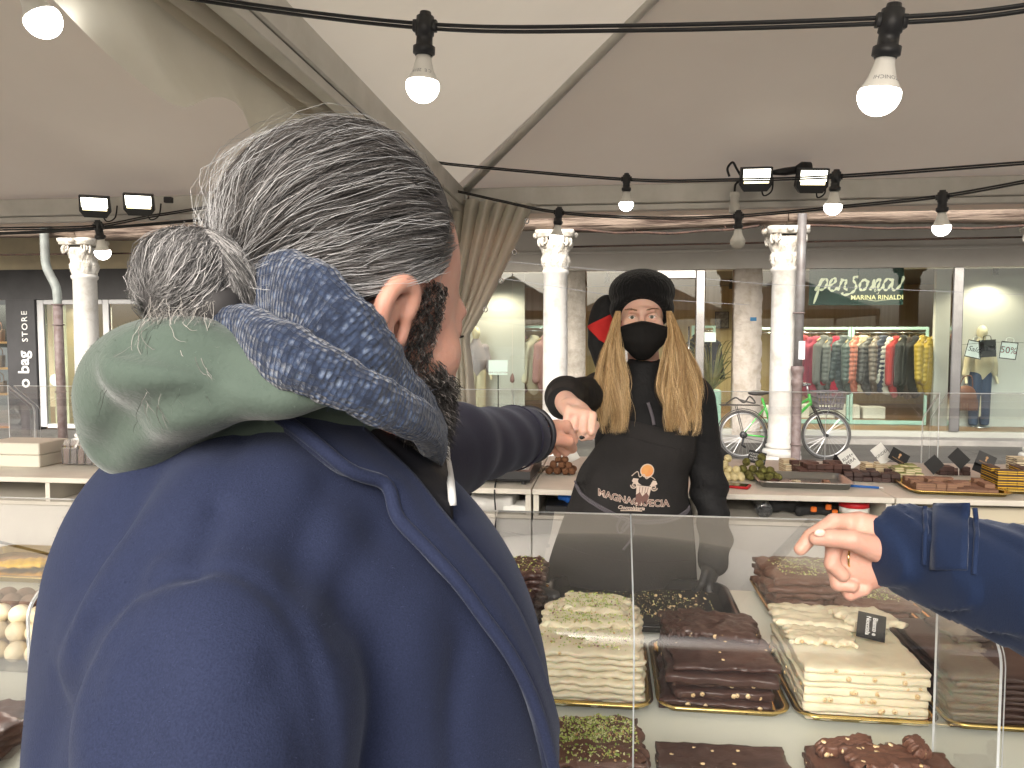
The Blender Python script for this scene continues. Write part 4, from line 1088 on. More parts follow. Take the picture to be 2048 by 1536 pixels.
def guard(xs, prof, lab, ends=(), am=None):
    x0, y0 = (xs[0] + xs[-1])/2, prof[0][0]
    g_ = empty('acrylic_guard', (x0, y0, 0), 0, lab, 'screen')
    for a, b in zip(xs[:-1], xs[1:]): guard_panel(g_, a + .0015, b - .0015, prof, x0, y0, am=am)
    for x in xs[1:-1]:
        P = [(x - x0, p[0] - y0 - (.004 if prof[-1][0] > prof[0][0] else -.004), p[1] + .001) for p in prof]; m_ = MB(); m_.tube(P, .0013, 6); m_.build('joint_strip', acry_edge, g_, True)
    for x in ends:
        P = prof; back = max(p[0] for p in P) ; s = 1 if back > y0 else -1
        poly = [(p[0], p[1]) for p in P] + [(P[-1][0], P[0][1])]
        n = len(poly); xo = x - x0; v = [(xo - .002, a - y0 + .003*s, b) for a, b in poly] + [(xo + .002, a - y0 + .003*s, b) for a, b in poly]
        f = [tuple(range(n)), tuple(range(2*n - 1, n - 1, -1))] + [(i, i + n, (i + 1) % n + n, (i + 1) % n) for i in range(n)]
        mesh_obj('end_panel', v, f, None, g_, mats=[acry_thin, acry_edge], fm=[0, 0] + [1]*n)
    return g_
fp = guard_profile(1.225, TZ + .002, 1.205, 1.455, 1.35)
guard([-.55, .047, .606], fp, 'clear acrylic guard in front of the ivory and dark slab stacks', ends=(.600,))
guard([.64, 1.24, 1.84], fp, 'clear acrylic guard beyond the plain dark slabs under the sleeve')
guard([-2.6, -1.8, -1.012], fp, 'clear acrylic guard over the round white chocolates', ends=(-1.02,))
bp_ = guard_profile(3.84, KZ + .002, 1.31, 3.66, 1.44)
guard([.48, on_y(1650, 900, 3.84).x, on_y(1845, 900, 3.84).x], bp_, 'clear acrylic guard behind the dark pralines, facing the bicycle', am=acry_thin, ends=(on_y(1845, 900, 3.84).x - .006,))
guard([on_y(1858, 900, 3.84).x, 2.1, 2.48], bp_, 'clear acrylic guard behind the black price cards and layered pralines', am=acry_thin)
guard([-.98, -.45, .46], bp_, 'clear acrylic guard behind the cocoa truffles and scale', am=acry_thin, ends=(-.975,))
guard([-3.8, on_y(72, 850, 3.84).x], bp_, 'clear acrylic guard behind the wrapped bars', am=acry_thin, ends=(on_y(72, 850, 3.84).x - .006,))
guard([on_y(80, 850, 3.84).x, -1.5, -1.03], bp_, 'clear acrylic guard behind the white carton with yellow label', am=acry_thin)

# ---- trays
def tray(name, x, y, z, w, d, m, lab, cat='tray', rz=0, lip=.014, h=.014, group=None, rad=.03):
    def ring(ww, dd, rr, zz, n=6):
        out = []
        for (cx_, cy_, a0) in ((ww - rr, dd - rr, 0), (-ww + rr, dd - rr, 90), (-ww + rr, -dd + rr, 180), (ww - rr, -dd + rr, 270)):
            for k in range(n + 1):
                a = R(a0 + 90*k/n); out.append((cx_ + rr*math.cos(a), cy_ + rr*math.sin(a), zz))
        return out
    if 1.7 < y < 1.9 and -.3 < x < 1: y -= .024
    W, D = w/2, d/2; th = .0016
    rings = [ring(W - lip - .012, D - lip - .012, rad*.6, 0), ring(W - lip - .008, D - lip - .008, rad*.7, .0), ring(W - lip, D - lip, rad, h), ring(W, D, rad + lip, h + .001), ring(W + .001, D + .001, rad + lip, h + .004),
             ring(W - lip + .001, D - lip + .001, rad, h + .0045), ring(W - lip - .006, D - lip - .006, rad*.7, th), ring(W - lip - .011, D - lip - .011, rad*.6, th)]
    n = len(rings[0]); v = [p for r_ in rings for p in r_]; f = []
    for k in range(len(rings) - 1):
        for i in range(n):
            j = (i + 1) % n; f.append((k*n + i, k*n + j, (k + 1)*n + j, (k + 1)*n + i))
    f.append(tuple(range(n - 1, -1, -1))); f.append(tuple((len(rings) - 1)*n + i for i in range(n)))
    o = mesh_obj(name, v, f, m, None, True, loc=(x, y, z), rz=rz); tag(o, lab, cat, group)
    for p in o.data.polygons:
        if len(p.vertices) > 4: p.use_smooth = False
    return o

# ---- chocolate slabs
ivory = mat('white_chocolate', (.70, .635, .46), .42, var=(.62, .55, .39), vs=14, bump=.12, bs=50, sss=.25)
milk = mat('milk_chocolate', (.135, .058, .034), .42, var=(.10, .042, .026), vs=12, bump=.15, bs=60)
darkc = mat('dark_chocolate', (.038, .016, .012), .34, var=(.058, .026, .019), vs=10, bump=.15, bs=60)
darkp = mat('plain_dark_chocolate', (.034, .018, .015), .5, var=(.046, .027, .022), vs=5, bump=.06, bs=40)
nut_c = mat('hazelnut_cream', (.72, .58, .36), .5, var=(.6, .42, .2), vs=60); nut_b = mat('hazelnut_core', (.33, .15, .06), .5); nut_y = mat('hazelnut_skin', (.55, .33, .12), .5, var=(.35, .18, .07), vs=40)
gr1 = mat('pistachio_light', (.40, .46, .12), .6); gr2 = mat('pistachio_green', (.22, .32, .06), .6); gr3 = mat('pistachio_pale', (.62, .62, .34), .6); gr4 = mat('pistachio_skin', (.20, .08, .09), .6); gr5 = mat('nut_tan', (.5, .33, .14), .6)
CR = [gr1, gr2, gr3, gr4, gr5]
def slab_geo(w, d, h, seed, lump=.004, edge=.004, nb=40, nx=22, ny=26, br=.011):
    rs = np.random.RandomState(seed); bx_ = rs.uniform(-w/2, w/2, nb); by_ = rs.uniform(-d/2, d/2, nb); bh = lump*(.5 + rs.rand(nb)); brr = br*(.8 + .5*rs.rand(nb))
    def bump(x, y): return (bh*np.exp(-((x - bx_)**2 + (y - by_)**2)/(brr**2*.5))).max() if lump > 0 else 0
    e1 = rs.rand(8)*6.28
    def out(t, k): return edge*(math.sin(t*9 + e1[k]) + .6*math.sin(t*21 + e1[k + 4]) + .5*math.sin(t*47 + e1[k + 2]))
    v = []; f = []; idx = {}
    for j in range(ny + 1):
        for i in range(nx + 1):
            u, t = i/nx*2 - 1, j/ny*2 - 1
            x = u*w/2 + out(t, 0 if u < 0 else 1)*abs(u)**6; y = t*d/2 + out(u, 2 if t < 0 else 3)*abs(t)**6
            bd = i in (0, nx) or j in (0, ny)
            z = h + bump(x, y) - (.0025 if bd else 0) + .0006*rs.randn()
            idx[(i, j)] = len(v); v.append((x, y, z))
    for j in range(ny):
        for i in range(nx): f.append((idx[i, j], idx[i + 1, j], idx[i + 1, j + 1], idx[i, j + 1]))
    ring = [(i, 0) for i in range(nx)] + [(nx, j) for j in range(ny)] + [(i, ny) for i in range(nx, 0, -1)] + [(0, j) for j in range(ny, 0, -1)]
    prev = [idx[r_] for r_ in ring]; n = len(ring)
    for (zz, push) in ((.70, .0016 + lump*.75), (.25, .001 + lump*.65), (0, -.001)):
        cur = []
        for q, r_ in enumerate(ring):
            p = np.array(v[idx[r_]][:2]); L = p/(np.linalg.norm(p) + 1e-9); b = bump(p[0], p[1])
            pp = p + L*(push*(.4 + (b/(lump + 1e-9) if lump > 0 else 0)) + .0006*rs.randn()); cur.append(len(v)); v.append((pp[0], pp[1], h*zz))
        for q in range(n):
            r2 = (q + 1) % n; f.append((prev[r2], prev[q], cur[q], cur[r2]))
        prev = cur
    f.append(tuple(prev[::-1])); 
    return v, f, bump
def crumbs_mesh(n, fx, fz, seed, size=(.0016, .0040)):
    rs = np.random.RandomState(seed); v = []; f = []; fm = []
    for _ in range(n):
        x, y = fx(rs); z = fz(x, y); s = rs.uniform(*size); q = rs.normal(size=(3, 3)); q, _r = np.linalg.qr(q)
        base = len(v); el = (s, s*rs.uniform(.5, .9), s*rs.uniform(.35, .6))
        for sg_ in ((1, 0, 0), (-1, 0, 0), (0, 1, 0), (0, -1, 0), (0, 0, 1), (0, 0, -1)): v.append(tuple(np.array((x, y, z + s*.25)) + q @ (np.array(sg_)*el)))
        for t in ((0, 2, 4), (2, 1, 4), (1, 3, 4), (3, 0, 4), (2, 0, 5), (1, 2, 5), (3, 1, 5), (0, 3, 5)): f.append(tuple(base + k for k in t))
        fm += [int(rs.choice(5, p=(.40, .22, .22, .07, .09)))]*8
    return v, f, fm
def nuts_mesh(items, seed=0):
    """items: (pos, normal, r): halved hazelnuts set in the chocolate"""
    v = []; f = []; fm = []
    for (p, nrm, r) in items:
        M = Vector(nrm).to_track_quat('Z', 'Y').to_matrix()
        for (rr_, hh, mi) in ((r, r*.35, 0), (r*.5, r*.42, 1)):
            vv, ff = ico(1.0, sub=1); b = len(v)
            for q in vv: v.append(tuple(Vector(p) + M @ Vector((q[0]*rr_, q[1]*rr_, q[2]*hh))))
            f += [tuple(i + b for i in t) for t in ff]; fm += [mi]*len(ff)
    return v, f, fm
slab_cache = {}
def slab(x, y, z, w, d, h, m, lab, grp, seed, lump=.004, edge=.004, rz=0., tilt=(0, 0), top=0, topzone=None, side_nuts=0, top_nuts=0, nb=60, br=.011, cat='chocolate slab'):
    if 1.6 < y < 1.99 and -.3 < x < 1: y -= .024
    key = (w, d, h, seed % 4, lump, edge, m.name)
    if key not in slab_cache:
        v, f, bf = slab_geo(w, d, h, seed % 4 + 20, lump, edge, nb, br=br); me = bpy.data.meshes.new('chocolate_slab'); me.from_pydata(v, [], f); me.materials.append(m)
        me.polygons.foreach_set('use_smooth', np.ones(len(me.polygons), bool)); me.polygons[len(me.polygons) - 1].use_smooth = False; slab_cache[key] = (me, bf)
    me, bf = slab_cache[key]
    o = bpy.data.objects.new('chocolate_slab', me); COL.objects.link(o); o.location = (x, y, z); o.rotation_euler = (tilt[0], tilt[1], rz); tag(o, lab, cat, grp)
    rs = np.random.RandomState(seed + 50)
    if top:
        zx = topzone or (-w*.46, w*.46, -d*.46, d*.46)
        v, f, fm = crumbs_mesh(top, lambda r_: (np.clip(r_.normal((zx[0] + zx[1])/2, (zx[1] - zx[0])/4), zx[0], zx[1]) if r_.rand() < .5 else r_.uniform(zx[0], zx[1]), r_.uniform(zx[2], zx[3])), lambda a, b: h + bf(a, b), seed)
        q = mesh_obj('pistachio_crumbs', v, f, None, o, mats=CR, fm=fm); tag(q, kind='stuff')
    it = []
    for k in range(side_nuts):
        if rs.rand() < .75: it.append(((rs.uniform(-w*.46, w*.46), -d/2 - .0015, h*rs.uniform(.4, .65)), (rs.uniform(-.2, .2), -1, .05), rs.uniform(.0052, .0068)*min(1, h/.0155)))
        else: it.append(((-w/2 - .0015 if rs.rand() < .6 else w/2 + .0015, rs.uniform(-d*.45, d*.45), h*.5), (-1 if it and 0 else (1 if rs.rand() < .0 else -1), 0, .05), .005))
    for k in range(top_nuts):
        a, b = rs.uniform(-w*.45, w*.45), rs.uniform(-d*.45, d*.45); it.append(((a, b, h + bf(a, b) - .0005), (rs.uniform(-.3, .3), rs.uniform(-.3, .3), 1), rs.uniform(.0035, .006)))
    if it:
        v, f, fm = nuts_mesh(it); mesh_obj('hazelnuts', v, f, None, o, True, mats=[nut_c, nut_y if top_nuts else nut_b], fm=fm)
    return o
TR = TZ + .002
tray('gold_tray', -.028, 1.785, TR, .262, .37, gold, 'gold tray under the tall ivory pistachio stack', group='gold card trays'); tray('gold_tray', .246, 1.79, TR, .272, .37, gold, 'gold tray under the dark hazelnut stack', group='gold card trays')
tray('gold_tray', .530, 1.79, TR, .282, .38, gold, 'gold tray under the white hazelnut stack', group='gold card trays'); tray('gold_tray', .820, 1.79, TR, .282, .38, gold, 'gold tray under the plain dark slabs', group='gold card trays')
b0 = TR + .003
# ivory pistachio stack
z = b0
for i in range(8):
    h = .0118 + .001*(i % 3)
    slab(-.030 + rnd.uniform(-.006, .006), 1.775 + rnd.uniform(-.004, .008), z, .222, .31, h, ivory, 'ivory white chocolate slab with lumpy edge in the pistachio stack', 'slabs of the ivory pistachio stack', i, .0065, .0035, rnd.uniform(-.025, .025), nb=130, br=.014, top=700 if i == 7 else (60 if i > 5 else 14), side_nuts=1)
    z += h + .0022
for i, (dx, dy, w, d, a) in enumerate(((.0, .06, .20, .15, .05), (.006, .085, .15, .10, -.2), (-.01, .02, .19, .09, .08))):
    slab(-.03 + dx, 1.775 + dy, z + .001 + (.0135*i if i < 2 else 0), w, d, .011, ivory, ('broken ivory piece thick with pistachio lying on the ivory stack', 'smaller broken ivory piece on top of the ivory pistachio heap', 'low broken ivory strip at the front of the ivory stack')[i], 'broken pieces on the ivory stack', i + 1, .005, .006, a, tilt=(.04*i, -.02), top=420, nb=60, br=.012)
# dark hazelnut stack
z = b0
hs = [(.019, 0, 9), (.018, 0, 10), (.014, .0, 5), (.018, .0, 0), (.012, .004, 2)]
for i, (h, lp, sn) in enumerate(hs):
    slab(.245 + rnd.uniform(-.010, .010), 1.79 + rnd.uniform(-.016, .008), z, (.225, .212, .200, .228, .220)[i], (.30, .285, .27, .31, .29)[i], h, darkc, 'dark chocolate slab with cut hazelnuts in the dark stack', 'slabs of the dark hazelnut stack', i, lp, .003, rnd.uniform(-.05, .05), side_nuts=sn, top_nuts=9 if i > 2 else 0, nb=90, tilt=(.006*(i % 2), 0)); z += h + .0015
slab(.265, 1.86, z + .002, .17, .13, .016, darkc, 'bumpy dark broken piece with nuts along its edge on dark stack', 'broken pieces on the dark stack', 3, .005, .005, -.12, side_nuts=9, tilt=(.05, .05), nb=80); slab(.185, 1.87, z + .001, .085, .14, .013, darkc, 'narrow dark broken piece beside the bumpy one on dark stack', 'broken pieces on the dark stack', 2, .004, .005, .06, side_nuts=4)
# white hazelnut stack
z = b0
for i in range(7):
    h = (.0165, .0155, .0155, .016, .011, .0155, .013)[i]
    slab(.528 + rnd.uniform(-.004, .004), 1.785 + rnd.uniform(-.003, .003), z, .242, .33, h, ivory, 'smooth white chocolate slab showing cut hazelnuts in the white stack', 'slabs of the white hazelnut stack', i + 1, .0 if i < 6 else .003, .0015, rnd.uniform(-.012, .012), side_nuts=7 if i != 4 else 2, nb=120, top_nuts=0); z += h + .001
slab(.515, 1.885, z + .001, .225, .135, .015, ivory, 'lumpy white broken half slab lying at back of white stack', 'broken pieces on the white stack', 2, .0055, .006, -.10, nb=110, br=.014, side_nuts=2); slab(.475, 1.775, z + .001, .13, .085, .012, ivory, 'small white broken piece next to the black label', 'broken pieces on the white stack', 3, .003, .005, -.08, nb=40, side_nuts=3); slab(.60, 1.86, z + .0165, .12, .10, .012, ivory, 'white broken corner piece resting on the lumpy half slab', 'broken pieces on the white stack', 1, .005, .006, .3, nb=50, br=.014, tilt=(0, .07))
root = empty('price_card', (.590, 1.768, z + .026), -.15, 'black label lettered Bianco e Nocciola lying on white stack', 'price card'); root.rotation_euler = (.62, .10, -.30)
MB().box((-.029, -.034, 0), (.029, .034, .0012)).build('card', card_k, root)
tv, tf = text_geo('Bianco e\nNocciola', .0138, 0, bold=.0002); mesh_obj('lettering', [(y, -x, .002) for x, y, z_ in tv], tf, ink_w, root)
# plain dark stack
z = b0
for i in range(9):
    slab(.818 + rnd.uniform(-.008, .008), 1.79 + rnd.uniform(-.006, .006), z, .25, .33, .0108, darkp, 'plain smooth dark chocolate slab in the neat stack', 'slabs of the plain dark stack', i % 2, .0, .0006, rnd.uniform(-.02, .02), tilt=(0, 0)); z += .0118
slab(.86, 1.88, z + .001, .2, .13, .011, darkp, 'plain dark broken piece on the neat dark stack', 'slabs of the plain dark stack', 1, 0, .003, .2)
# back row
tray('gold_tray', -.315, 2.13, TR, .31, .46, gold, 'gold tray under the dark pistachio bars behind', group='gold card trays'); tray('gold_tray', .655, 2.33, TR, .40, .37, gold, 'gold tray under the milk pistachio slabs', group='gold card trays'); tray('gold_tray', 1.06, 2.33, TR, .36, .37, gold, 'gold tray under low dark slabs beneath the sleeve', group='gold card trays')
for (x, y, z, w, d, hh, n, a) in ((-.28, 2.27, b0, .20, .17, .017, 5, .05), (-.30, 2.02, b0, .22, .19, .017, 4, -.04), (-.45, 2.25, b0, .14, .18, .017, 4, .1)):
    zz = z
    for i in range(n):
        slab(x + rnd.uniform(-.008, .008), y + rnd.uniform(-.008, .008), zz, w, d, hh, darkc, 'knobbly dark slab strewn with pistachio in the bars beside black tray', 'slabs of the dark pistachio bars', i, .006, .006, a + rnd.uniform(-.06, .06), top=260 if i == n - 1 else 20, nb=70, br=.013, top_nuts=3 if i == n - 1 else 0); zz += hh + .003
for (x, y, w, d, n, a) in ((.60, 2.36, .24, .24, 5, .03), (.735, 2.27, .20, .22, 3, -.12)):
    zz = b0
    for i in range(n):
        slab(x + rnd.uniform(-.015, .015), y + rnd.uniform(-.01, .01), zz, w, d, .016, milk, 'lumpy milk chocolate slab topped with pistachio under the pointing hand', 'slabs of the milk pistachio heap', i, .005, .006, a + rnd.uniform(-.07, .07), top=420 if i == n - 1 else 30, nb=90, br=.013, topzone=(-w*.36, w*.36, -d*.30, d*.40), tilt=(rnd.uniform(-.02, .02), rnd.uniform(-.02, .02))); zz += .0185
zz = b0
for i in range(4): slab(1.06 + rnd.uniform(-.006, .006), 2.33, zz, .30, .31, .012, darkp, 'flat dark slab in the low pile under the sleeve', 'slabs of the low dark pile', i % 2, 0, .001, rnd.uniform(-.02, .02)); zz += .013
# black serving tray with handle and crumbs
bt = empty('black_tray', (.10, 2.22, TR), 0, 'black serving tray with rounded corners and scattered crumbs', 'tray')
tmp = tray('tray_body', 0, 0, 0, .54, .42, mat('black_melamine', (.014, .014, .015), .28, coat=.2), None, None, h=.022, lip=.02, rad=.06); tmp.parent = bt; tmp.pop('category', None)
v, f, fm = crumbs_mesh(650, lambda r_: (np.clip(r_.normal(.02, .11), -.21, .21), np.clip(r_.normal(.02, .08), -.15, .16)), lambda a, b: .002, 5, (.001, .003)); tag(mesh_obj('crumbs', v, f, None, bt, mats=[gr5, gr1, gr3, nut_c, darkc], fm=fm), kind='stuff')
v, f, fm = nuts_mesh([((rnd.uniform(-.18, .2), rnd.uniform(-.13, .13), .004), (rnd.uniform(-1, 1), rnd.uniform(-1, 1), 1), .006) for _ in range(26)]); mesh_obj('loose_nuts', v, f, None, bt, True, mats=[nut_c, nut_y], fm=fm)
fh = union([ell((-.335, .02, .035), (.055, .032, .030)), cone((-.30, .02, .03), (-.245, .0, .022), .020, .022)], .02); solid('knob_handle', fh, (-.41, -.04, -.01), (-.21, .07, .08), .006, black_plastic, bt)
# front row
tray('gold_tray', -.02, 1.27, TR, .20, .33, gold, 'gold tray under the milk pistachio loaf, cut by the guard', group='gold card trays') if False else None
zz = TR
for i in range(3): slab(-.016 + rnd.uniform(-.004, .004), 1.345, zz, .165, .20, .017, milk, 'lumpy milk chocolate slab with pistachio in front of the ivory stack', 'slabs of the front milk pistachio heap', i, .007, .005, .10, top=1100 if i == 2 else 10, topzone=(-.075, .075, -.0, .092), nb=60, br=.015); zz += .020
slab(-.016, 1.285, zz, .155, .055, .009, milk, 'narrow milk chocolate strip with pistachio on the front heap', 'slabs of the front milk pistachio heap', 1, .006, .004, .10, top=160, nb=26, br=.014)
zz = TR
for i in range(4): slab(.208, 1.305, zz, .222, .18, .011, darkc, 'flat dark slab with scattered hazelnuts in front of the dark stack', 'slabs of the front dark pile', i % 2, .0015, .0015, .02, top_nuts=12 if i == 3 else 0, side_nuts=3, nb=90); zz += .0118
zz = TR
for i in range(4): slab(.475, 1.30, zz, .235, .19, .0135, milk, 'milk chocolate slab with hazelnuts in front of the white stack', 'slabs of the front milk pile', i, .002, .002, .02, side_nuts=5, nb=60); zz += .0142
slab(.47, 1.335, zz + .004, .12, .06, .014, milk, 'broken milk piece with whole hazelnuts on the front milk pile', 'broken pieces on the front milk pile', 2, .003, .005, .25, side_nuts=8, top_nuts=8, tilt=(.12, .06)); slab(.415, 1.365, zz + .006, .09, .022, .02, milk, 'upright broken milk edge on the front milk pile', 'broken pieces on the front milk pile', 1, .002, .003, .22, side_nuts=4, tilt=(.3, -.1), top_nuts=2); slab(.53, 1.365, zz + .012, .03, .03, .02, milk, 'small upright milk chip on the front milk pile', 'broken pieces on the front milk pile', 3, .002, .003, .6, side_nuts=2, tilt=(.5, .2))

# ---- left table goods
tray('gold_tray', -1.92, 2.38, TR, .55, .36, gold, 'empty gold tray holding a yellow leaf, on the other table', h=.02, rad=.05)
f = lambda x_, y_, z_: union([ell((0, 0, .012), (.075, .04, .010)), ell((.06, .012, .014), (.05, .03, .009))], .02)(x_, y_, z_) + .003*np.sin(x_*160)*np.sin(y_*120)
tag(solid('yellow_leaf', f, (-.10, -.06, -.01), (.13, .06, .04), .004, mat('yellow_silicone', (.80, .48, .01), .4), None, loc=(-1.98, 2.36, TR + .004)), 'yellow leaf shaped piece lying in the empty gold tray', 'leaf')
root = empty('clear_dish', (-1.47, 1.80, TR), 0, 'clear low dish full of round chocolates', 'dish')
for a, b in (((-.26, -.19, 0), (.26, .19, .003)), ((-.26, -.193, .0), (.26, -.190, .03)), ((-.26, .190, 0), (.26, .193, .05)), ((.26, -.19, 0), (.263, .19, .05)), ((-.263, -.19, 0), (-.26, .19, .05))): MB().box(a, b).build('dish_wall', acry, root)
wball = mat('white_ball_chocolate', (.72, .62, .42), .55, var=(.66, .55, .36), vs=12, bump=.2, bs=40); bball = mat('cocoa_ball', (.20, .11, .075), .9, var=(.15, .08, .05), vs=20, bump=.4, bs=60)
def balls(name, spots, r, m, lab, grp, sq=(1, 1, .92), cat='truffle', rough=.0, seed=0):
    v, f = ico(r, sub=3, sq=sq); v = np.array(v)
    if rough: v = v*(1 + rough*wob(v[:, 0], v[:, 1], v[:, 2], 2.2/r, 3)[:, None])
    me = None
    for (x, y, z) in spots:
        if me is None: o = mesh_obj(name, v, f, m, None, True, loc=(x, y, z)); me = o.data
        else: o = bpy.data.objects.new(name, me); COL.objects.link(o); o.location = (x, y, z)
        o.rotation_euler = (rnd.uniform(-1, 1), rnd.uniform(-1, 1), rnd.uniform(0, 6)); tag(o, lab, cat, grp)
sp = [(-1.67 + i*.052 + (.026 if j % 2 else 0), 1.66 + j*.046, TR + .026) for j in range(3) for i in range(8)] + [(-1.64 + i*.053, 1.685 + j*.046, TR + .064) for j in range(2) for i in range(7)] + [(-1.6 + i*.054, 1.71, TR + .098) for i in range(5)]
balls('white_truffle', sp, .026, wball, 'round white chocolate ball heaped in the clear dish', 'white balls in the clear dish', seed=1)
sp = [(-1.67 + i*.053 + (.026 if j % 2 else 0), 1.835 + j*.046, TR + .03) for j in range(3) for i in range(8)] + [(-1.64 + i*.053, 1.86 + j*.046, TR + .07) for j in range(2) for i in range(7)]
balls('cocoa_truffle', sp, .027, bball, 'dusty brown cocoa ball heaped at the back of the clear dish', 'cocoa balls in the clear dish', rough=.03)
for i in range(3): slab(-1.22, 1.22 + .02, TR + i*.02, .22, .24, .018, milk, 'lumpy milk slab beside the acrylic guard of the round chocolates', 'slabs of the far milk heap', i, .006, .005, .1 + .05*i)
o = MB().box((-.04, -.04, 0), (.04, .04, .10), bev=.004).build('paper_cup_box', card_w, None, loc=(-1.80, 2.62 - .25, TR)); tag(o, 'small white carton standing behind the empty gold tray', 'carton'); o.location = (-1.60, 2.40, TR)

# ---- back counter goods
KT = KZ + .001
prmats = {'dark': (mat('praline_dark', (.070, .030, .022), .55, rnd=.25), None), 'darker': (mat('praline_black', (.045, .022, .019), .5, rnd=.25), None), 'milk': (mat('praline_milk', (.23, .12, .075), .6, rnd=.15), mat('praline_milk_layer', (.30, .17, .10), .6)), 'yellow': (mat('praline_cocoa_layer', (.07, .035, .02), .6), mat('praline_yellow', (.72, .44, .02), .55)),
          'pist': (mat('praline_cream', (.62, .54, .34), .6, rnd=.1), mat('praline_green', (.26, .29, .09), .7)), 'cream': (mat('praline_ivory', (.68, .60, .42), .6, rnd=.1), mat('praline_tan', (.42, .28, .15), .6)), 'bw': (mat('praline_ivory', (.68, .60, .42), .6), mat('praline_cocoa_layer', (.07, .035, .02), .6))}
prm = {}
def praline_mesh(kind, s, h):
    m1, m2 = prmats[kind]; m = MB()
    if m2 is None: m.box((-s, -s, 0), (s, s, h), bev=.0015)
    elif kind == 'pist': m.box((-s, -s, 0), (s, s, h*.42), 0); m.box((-s + .0004, -s + .0004, h*.421), (s - .0004, s - .0004, h*.56), 1); m.box((-s, -s, h*.561), (s, s, h*.9), 0); m.box((-s + .0008, -s + .0008, h*.901), (s - .0008, s - .0008, h), 1)
    else:
        n = 5
        for k in range(n): i = .0 if k % 2 == 0 else .0005; m.box((-s + i, -s + i, h*k/n + .0001), (s - i, s - i, h*(k + 1)/n), k % 2)
    me = bpy.data.meshes.new('praline'); me.from_pydata(m.v, [], m.f)
    for q in (m1, m2 or m1): me.materials.append(q)
    me.polygons.foreach_set('material_index', np.array(m.m, np.int32)); me.update(); return me
def pile(kind, x, y, nx, ny, nz, lab, grp, s=.0155, h=.018, rz=0, gap=.0012, keep=.55, z0=KT):
    if (kind, s, h) not in prm: prm[(kind, s, h)] = praline_mesh(kind, s, h)
    me = prm[(kind, s, h)]; c, sn = math.cos(rz), math.sin(rz)
    for k in range(nz):
        for i in range(nx):
            for j in range(ny):
                if k == nz - 1 and rnd.random() > keep: continue
                if k < nz - 2 and 0 < i < nx - 1 and 0 < j: continue
                if k == nz - 2 and keep > .9: continue
                a = (i - (nx - 1)/2)*(2*s + gap) + rnd.uniform(-.001, .001); b = (j - (ny - 1)/2)*(2*s + gap) + rnd.uniform(-.001, .001)
                o = bpy.data.objects.new('praline', me); COL.objects.link(o); o.location = (x + a*c - b*sn, y + a*sn + b*c, z0 + k*(h + .0006)); o.rotation_euler = (0, 0, rz + rnd.uniform(-.05, .05)); tag(o, lab, 'praline', grp)
def kp(px, py): p = on_z(px, py, KT); return p.x, p.y
x, y = kp(1650, 958); pile('dark', x, y + .09, 6, 4, 3, 'dark praline square in the tallest pile beside the downpipe foot', 'dark pralines of the tall pile', rz=.05, s=.0175, h=.0185)
x, y = kp(1752, 966); pile('darker', x, y + .09, 6, 4, 2, 'very dark praline square in the pile beside the blue pen', 'dark pralines beside the pen', rz=-.12, s=.0175, h=.0185)
x, y = kp(1832, 968); pile('pist', x, y + .12, 3, 5, 3, 'cream praline with green pistachio top in the narrow pile', 'pistachio pralines', rz=-.1, s=.0165, h=.018)
x, y = kp(1932, 992); tray('gold_tray', x - .005, y + .125, KT, .36, .28, gold, 'gold tray under the light milk pralines on back counter', h=.012, rz=-.08, group='gold card trays'); pile('milk', x - .01, y + .125, 8, 5, 2, 'light milk praline square on the gold tray of the back counter', 'milk pralines on the gold tray', rz=-.08, s=.0175, h=.0165, keep=.4, z0=KT + .003)
x, y = kp(2035, 990); tray('gold_tray', x + .09, y + .13, KT, .30, .28, gold, 'gold tray under the yellow layered pralines', h=.012, rz=-.08, group='gold card trays'); pile('yellow', x + .03, y + .135, 4, 5, 4, 'yellow and brown layered praline in the striped pile', 'yellow layered pralines', rz=-.08, s=.0165, h=.02, z0=KT + .003)
x, y = kp(1938, 962); pile('darker', x, y + .18, 4, 3, 2, 'dark praline in the small pile behind the milk pralines', 'dark pralines behind', rz=0)
x, y = kp(1782, 958); pile('cream', x, y + .20, 3, 3, 2, 'ivory praline in the small pile behind the dark ones', 'ivory pralines', rz=.1)
x, y = kp(1585, 955); pile('cream', x + .02, y + .15, 2, 3, 3, 'ivory praline with tan layer between truffles and tall dark pile', 'ivory pralines by the truffles', rz=.1)
x, y = kp(2060, 960); pile('bw', x + .03, y + .15, 2, 3, 4, 'black and white layered praline behind the yellow pile', 'black and white layered pralines', rz=0)
def heap(px, py, n, r, nx=4):
    x, y = kp(px, py); out = []; lv = 0; w = nx
    while w > 0:
        for i in range(w):
            for j in range(max(1, w - 1)):
                if lv and rnd.random() < .25: continue
                out.append((x + (i - (w - 1)/2)*r*1.95 + rnd.uniform(-.006, .006), y + .04 + (j - (w - 2)/2)*r*1.9 + rnd.uniform(-.005, .005), KT + r*.95 + lv*r*1.42))
        lv += 1; w -= 1
    return out
balls('truffle', heap(1122, 950, 0, .0165, 4), .0165, mat('cocoa_powder', (.20, .095, .05), .95, var=(.15, .065, .03), vs=30, bump=.3, bs=90), 'round cocoa dusted truffle in the heap beside the apron', 'cocoa truffles', rough=.02)
balls('truffle', heap(1460, 962, 0, .0165, 4), .0165, mat('yellow_white_truffle', (.70, .60, .33), .6, bump=.2, bs=60), 'pale yellow truffle in the heap behind the red phone', 'pale truffles', sq=(1, 1, 1.1))
balls('truffle', heap(1528, 962, 0, .0175, 4) + heap(1500, 960, 0, .0175, 3), .0175, mat('pistachio_truffle', (.075, .06, .018), .9, var=(.20, .20, .05), vs=40, bump=.8, bs=70), 'dark truffle rolled in green pistachio behind the steel tray', 'pistachio truffles', rough=.05)
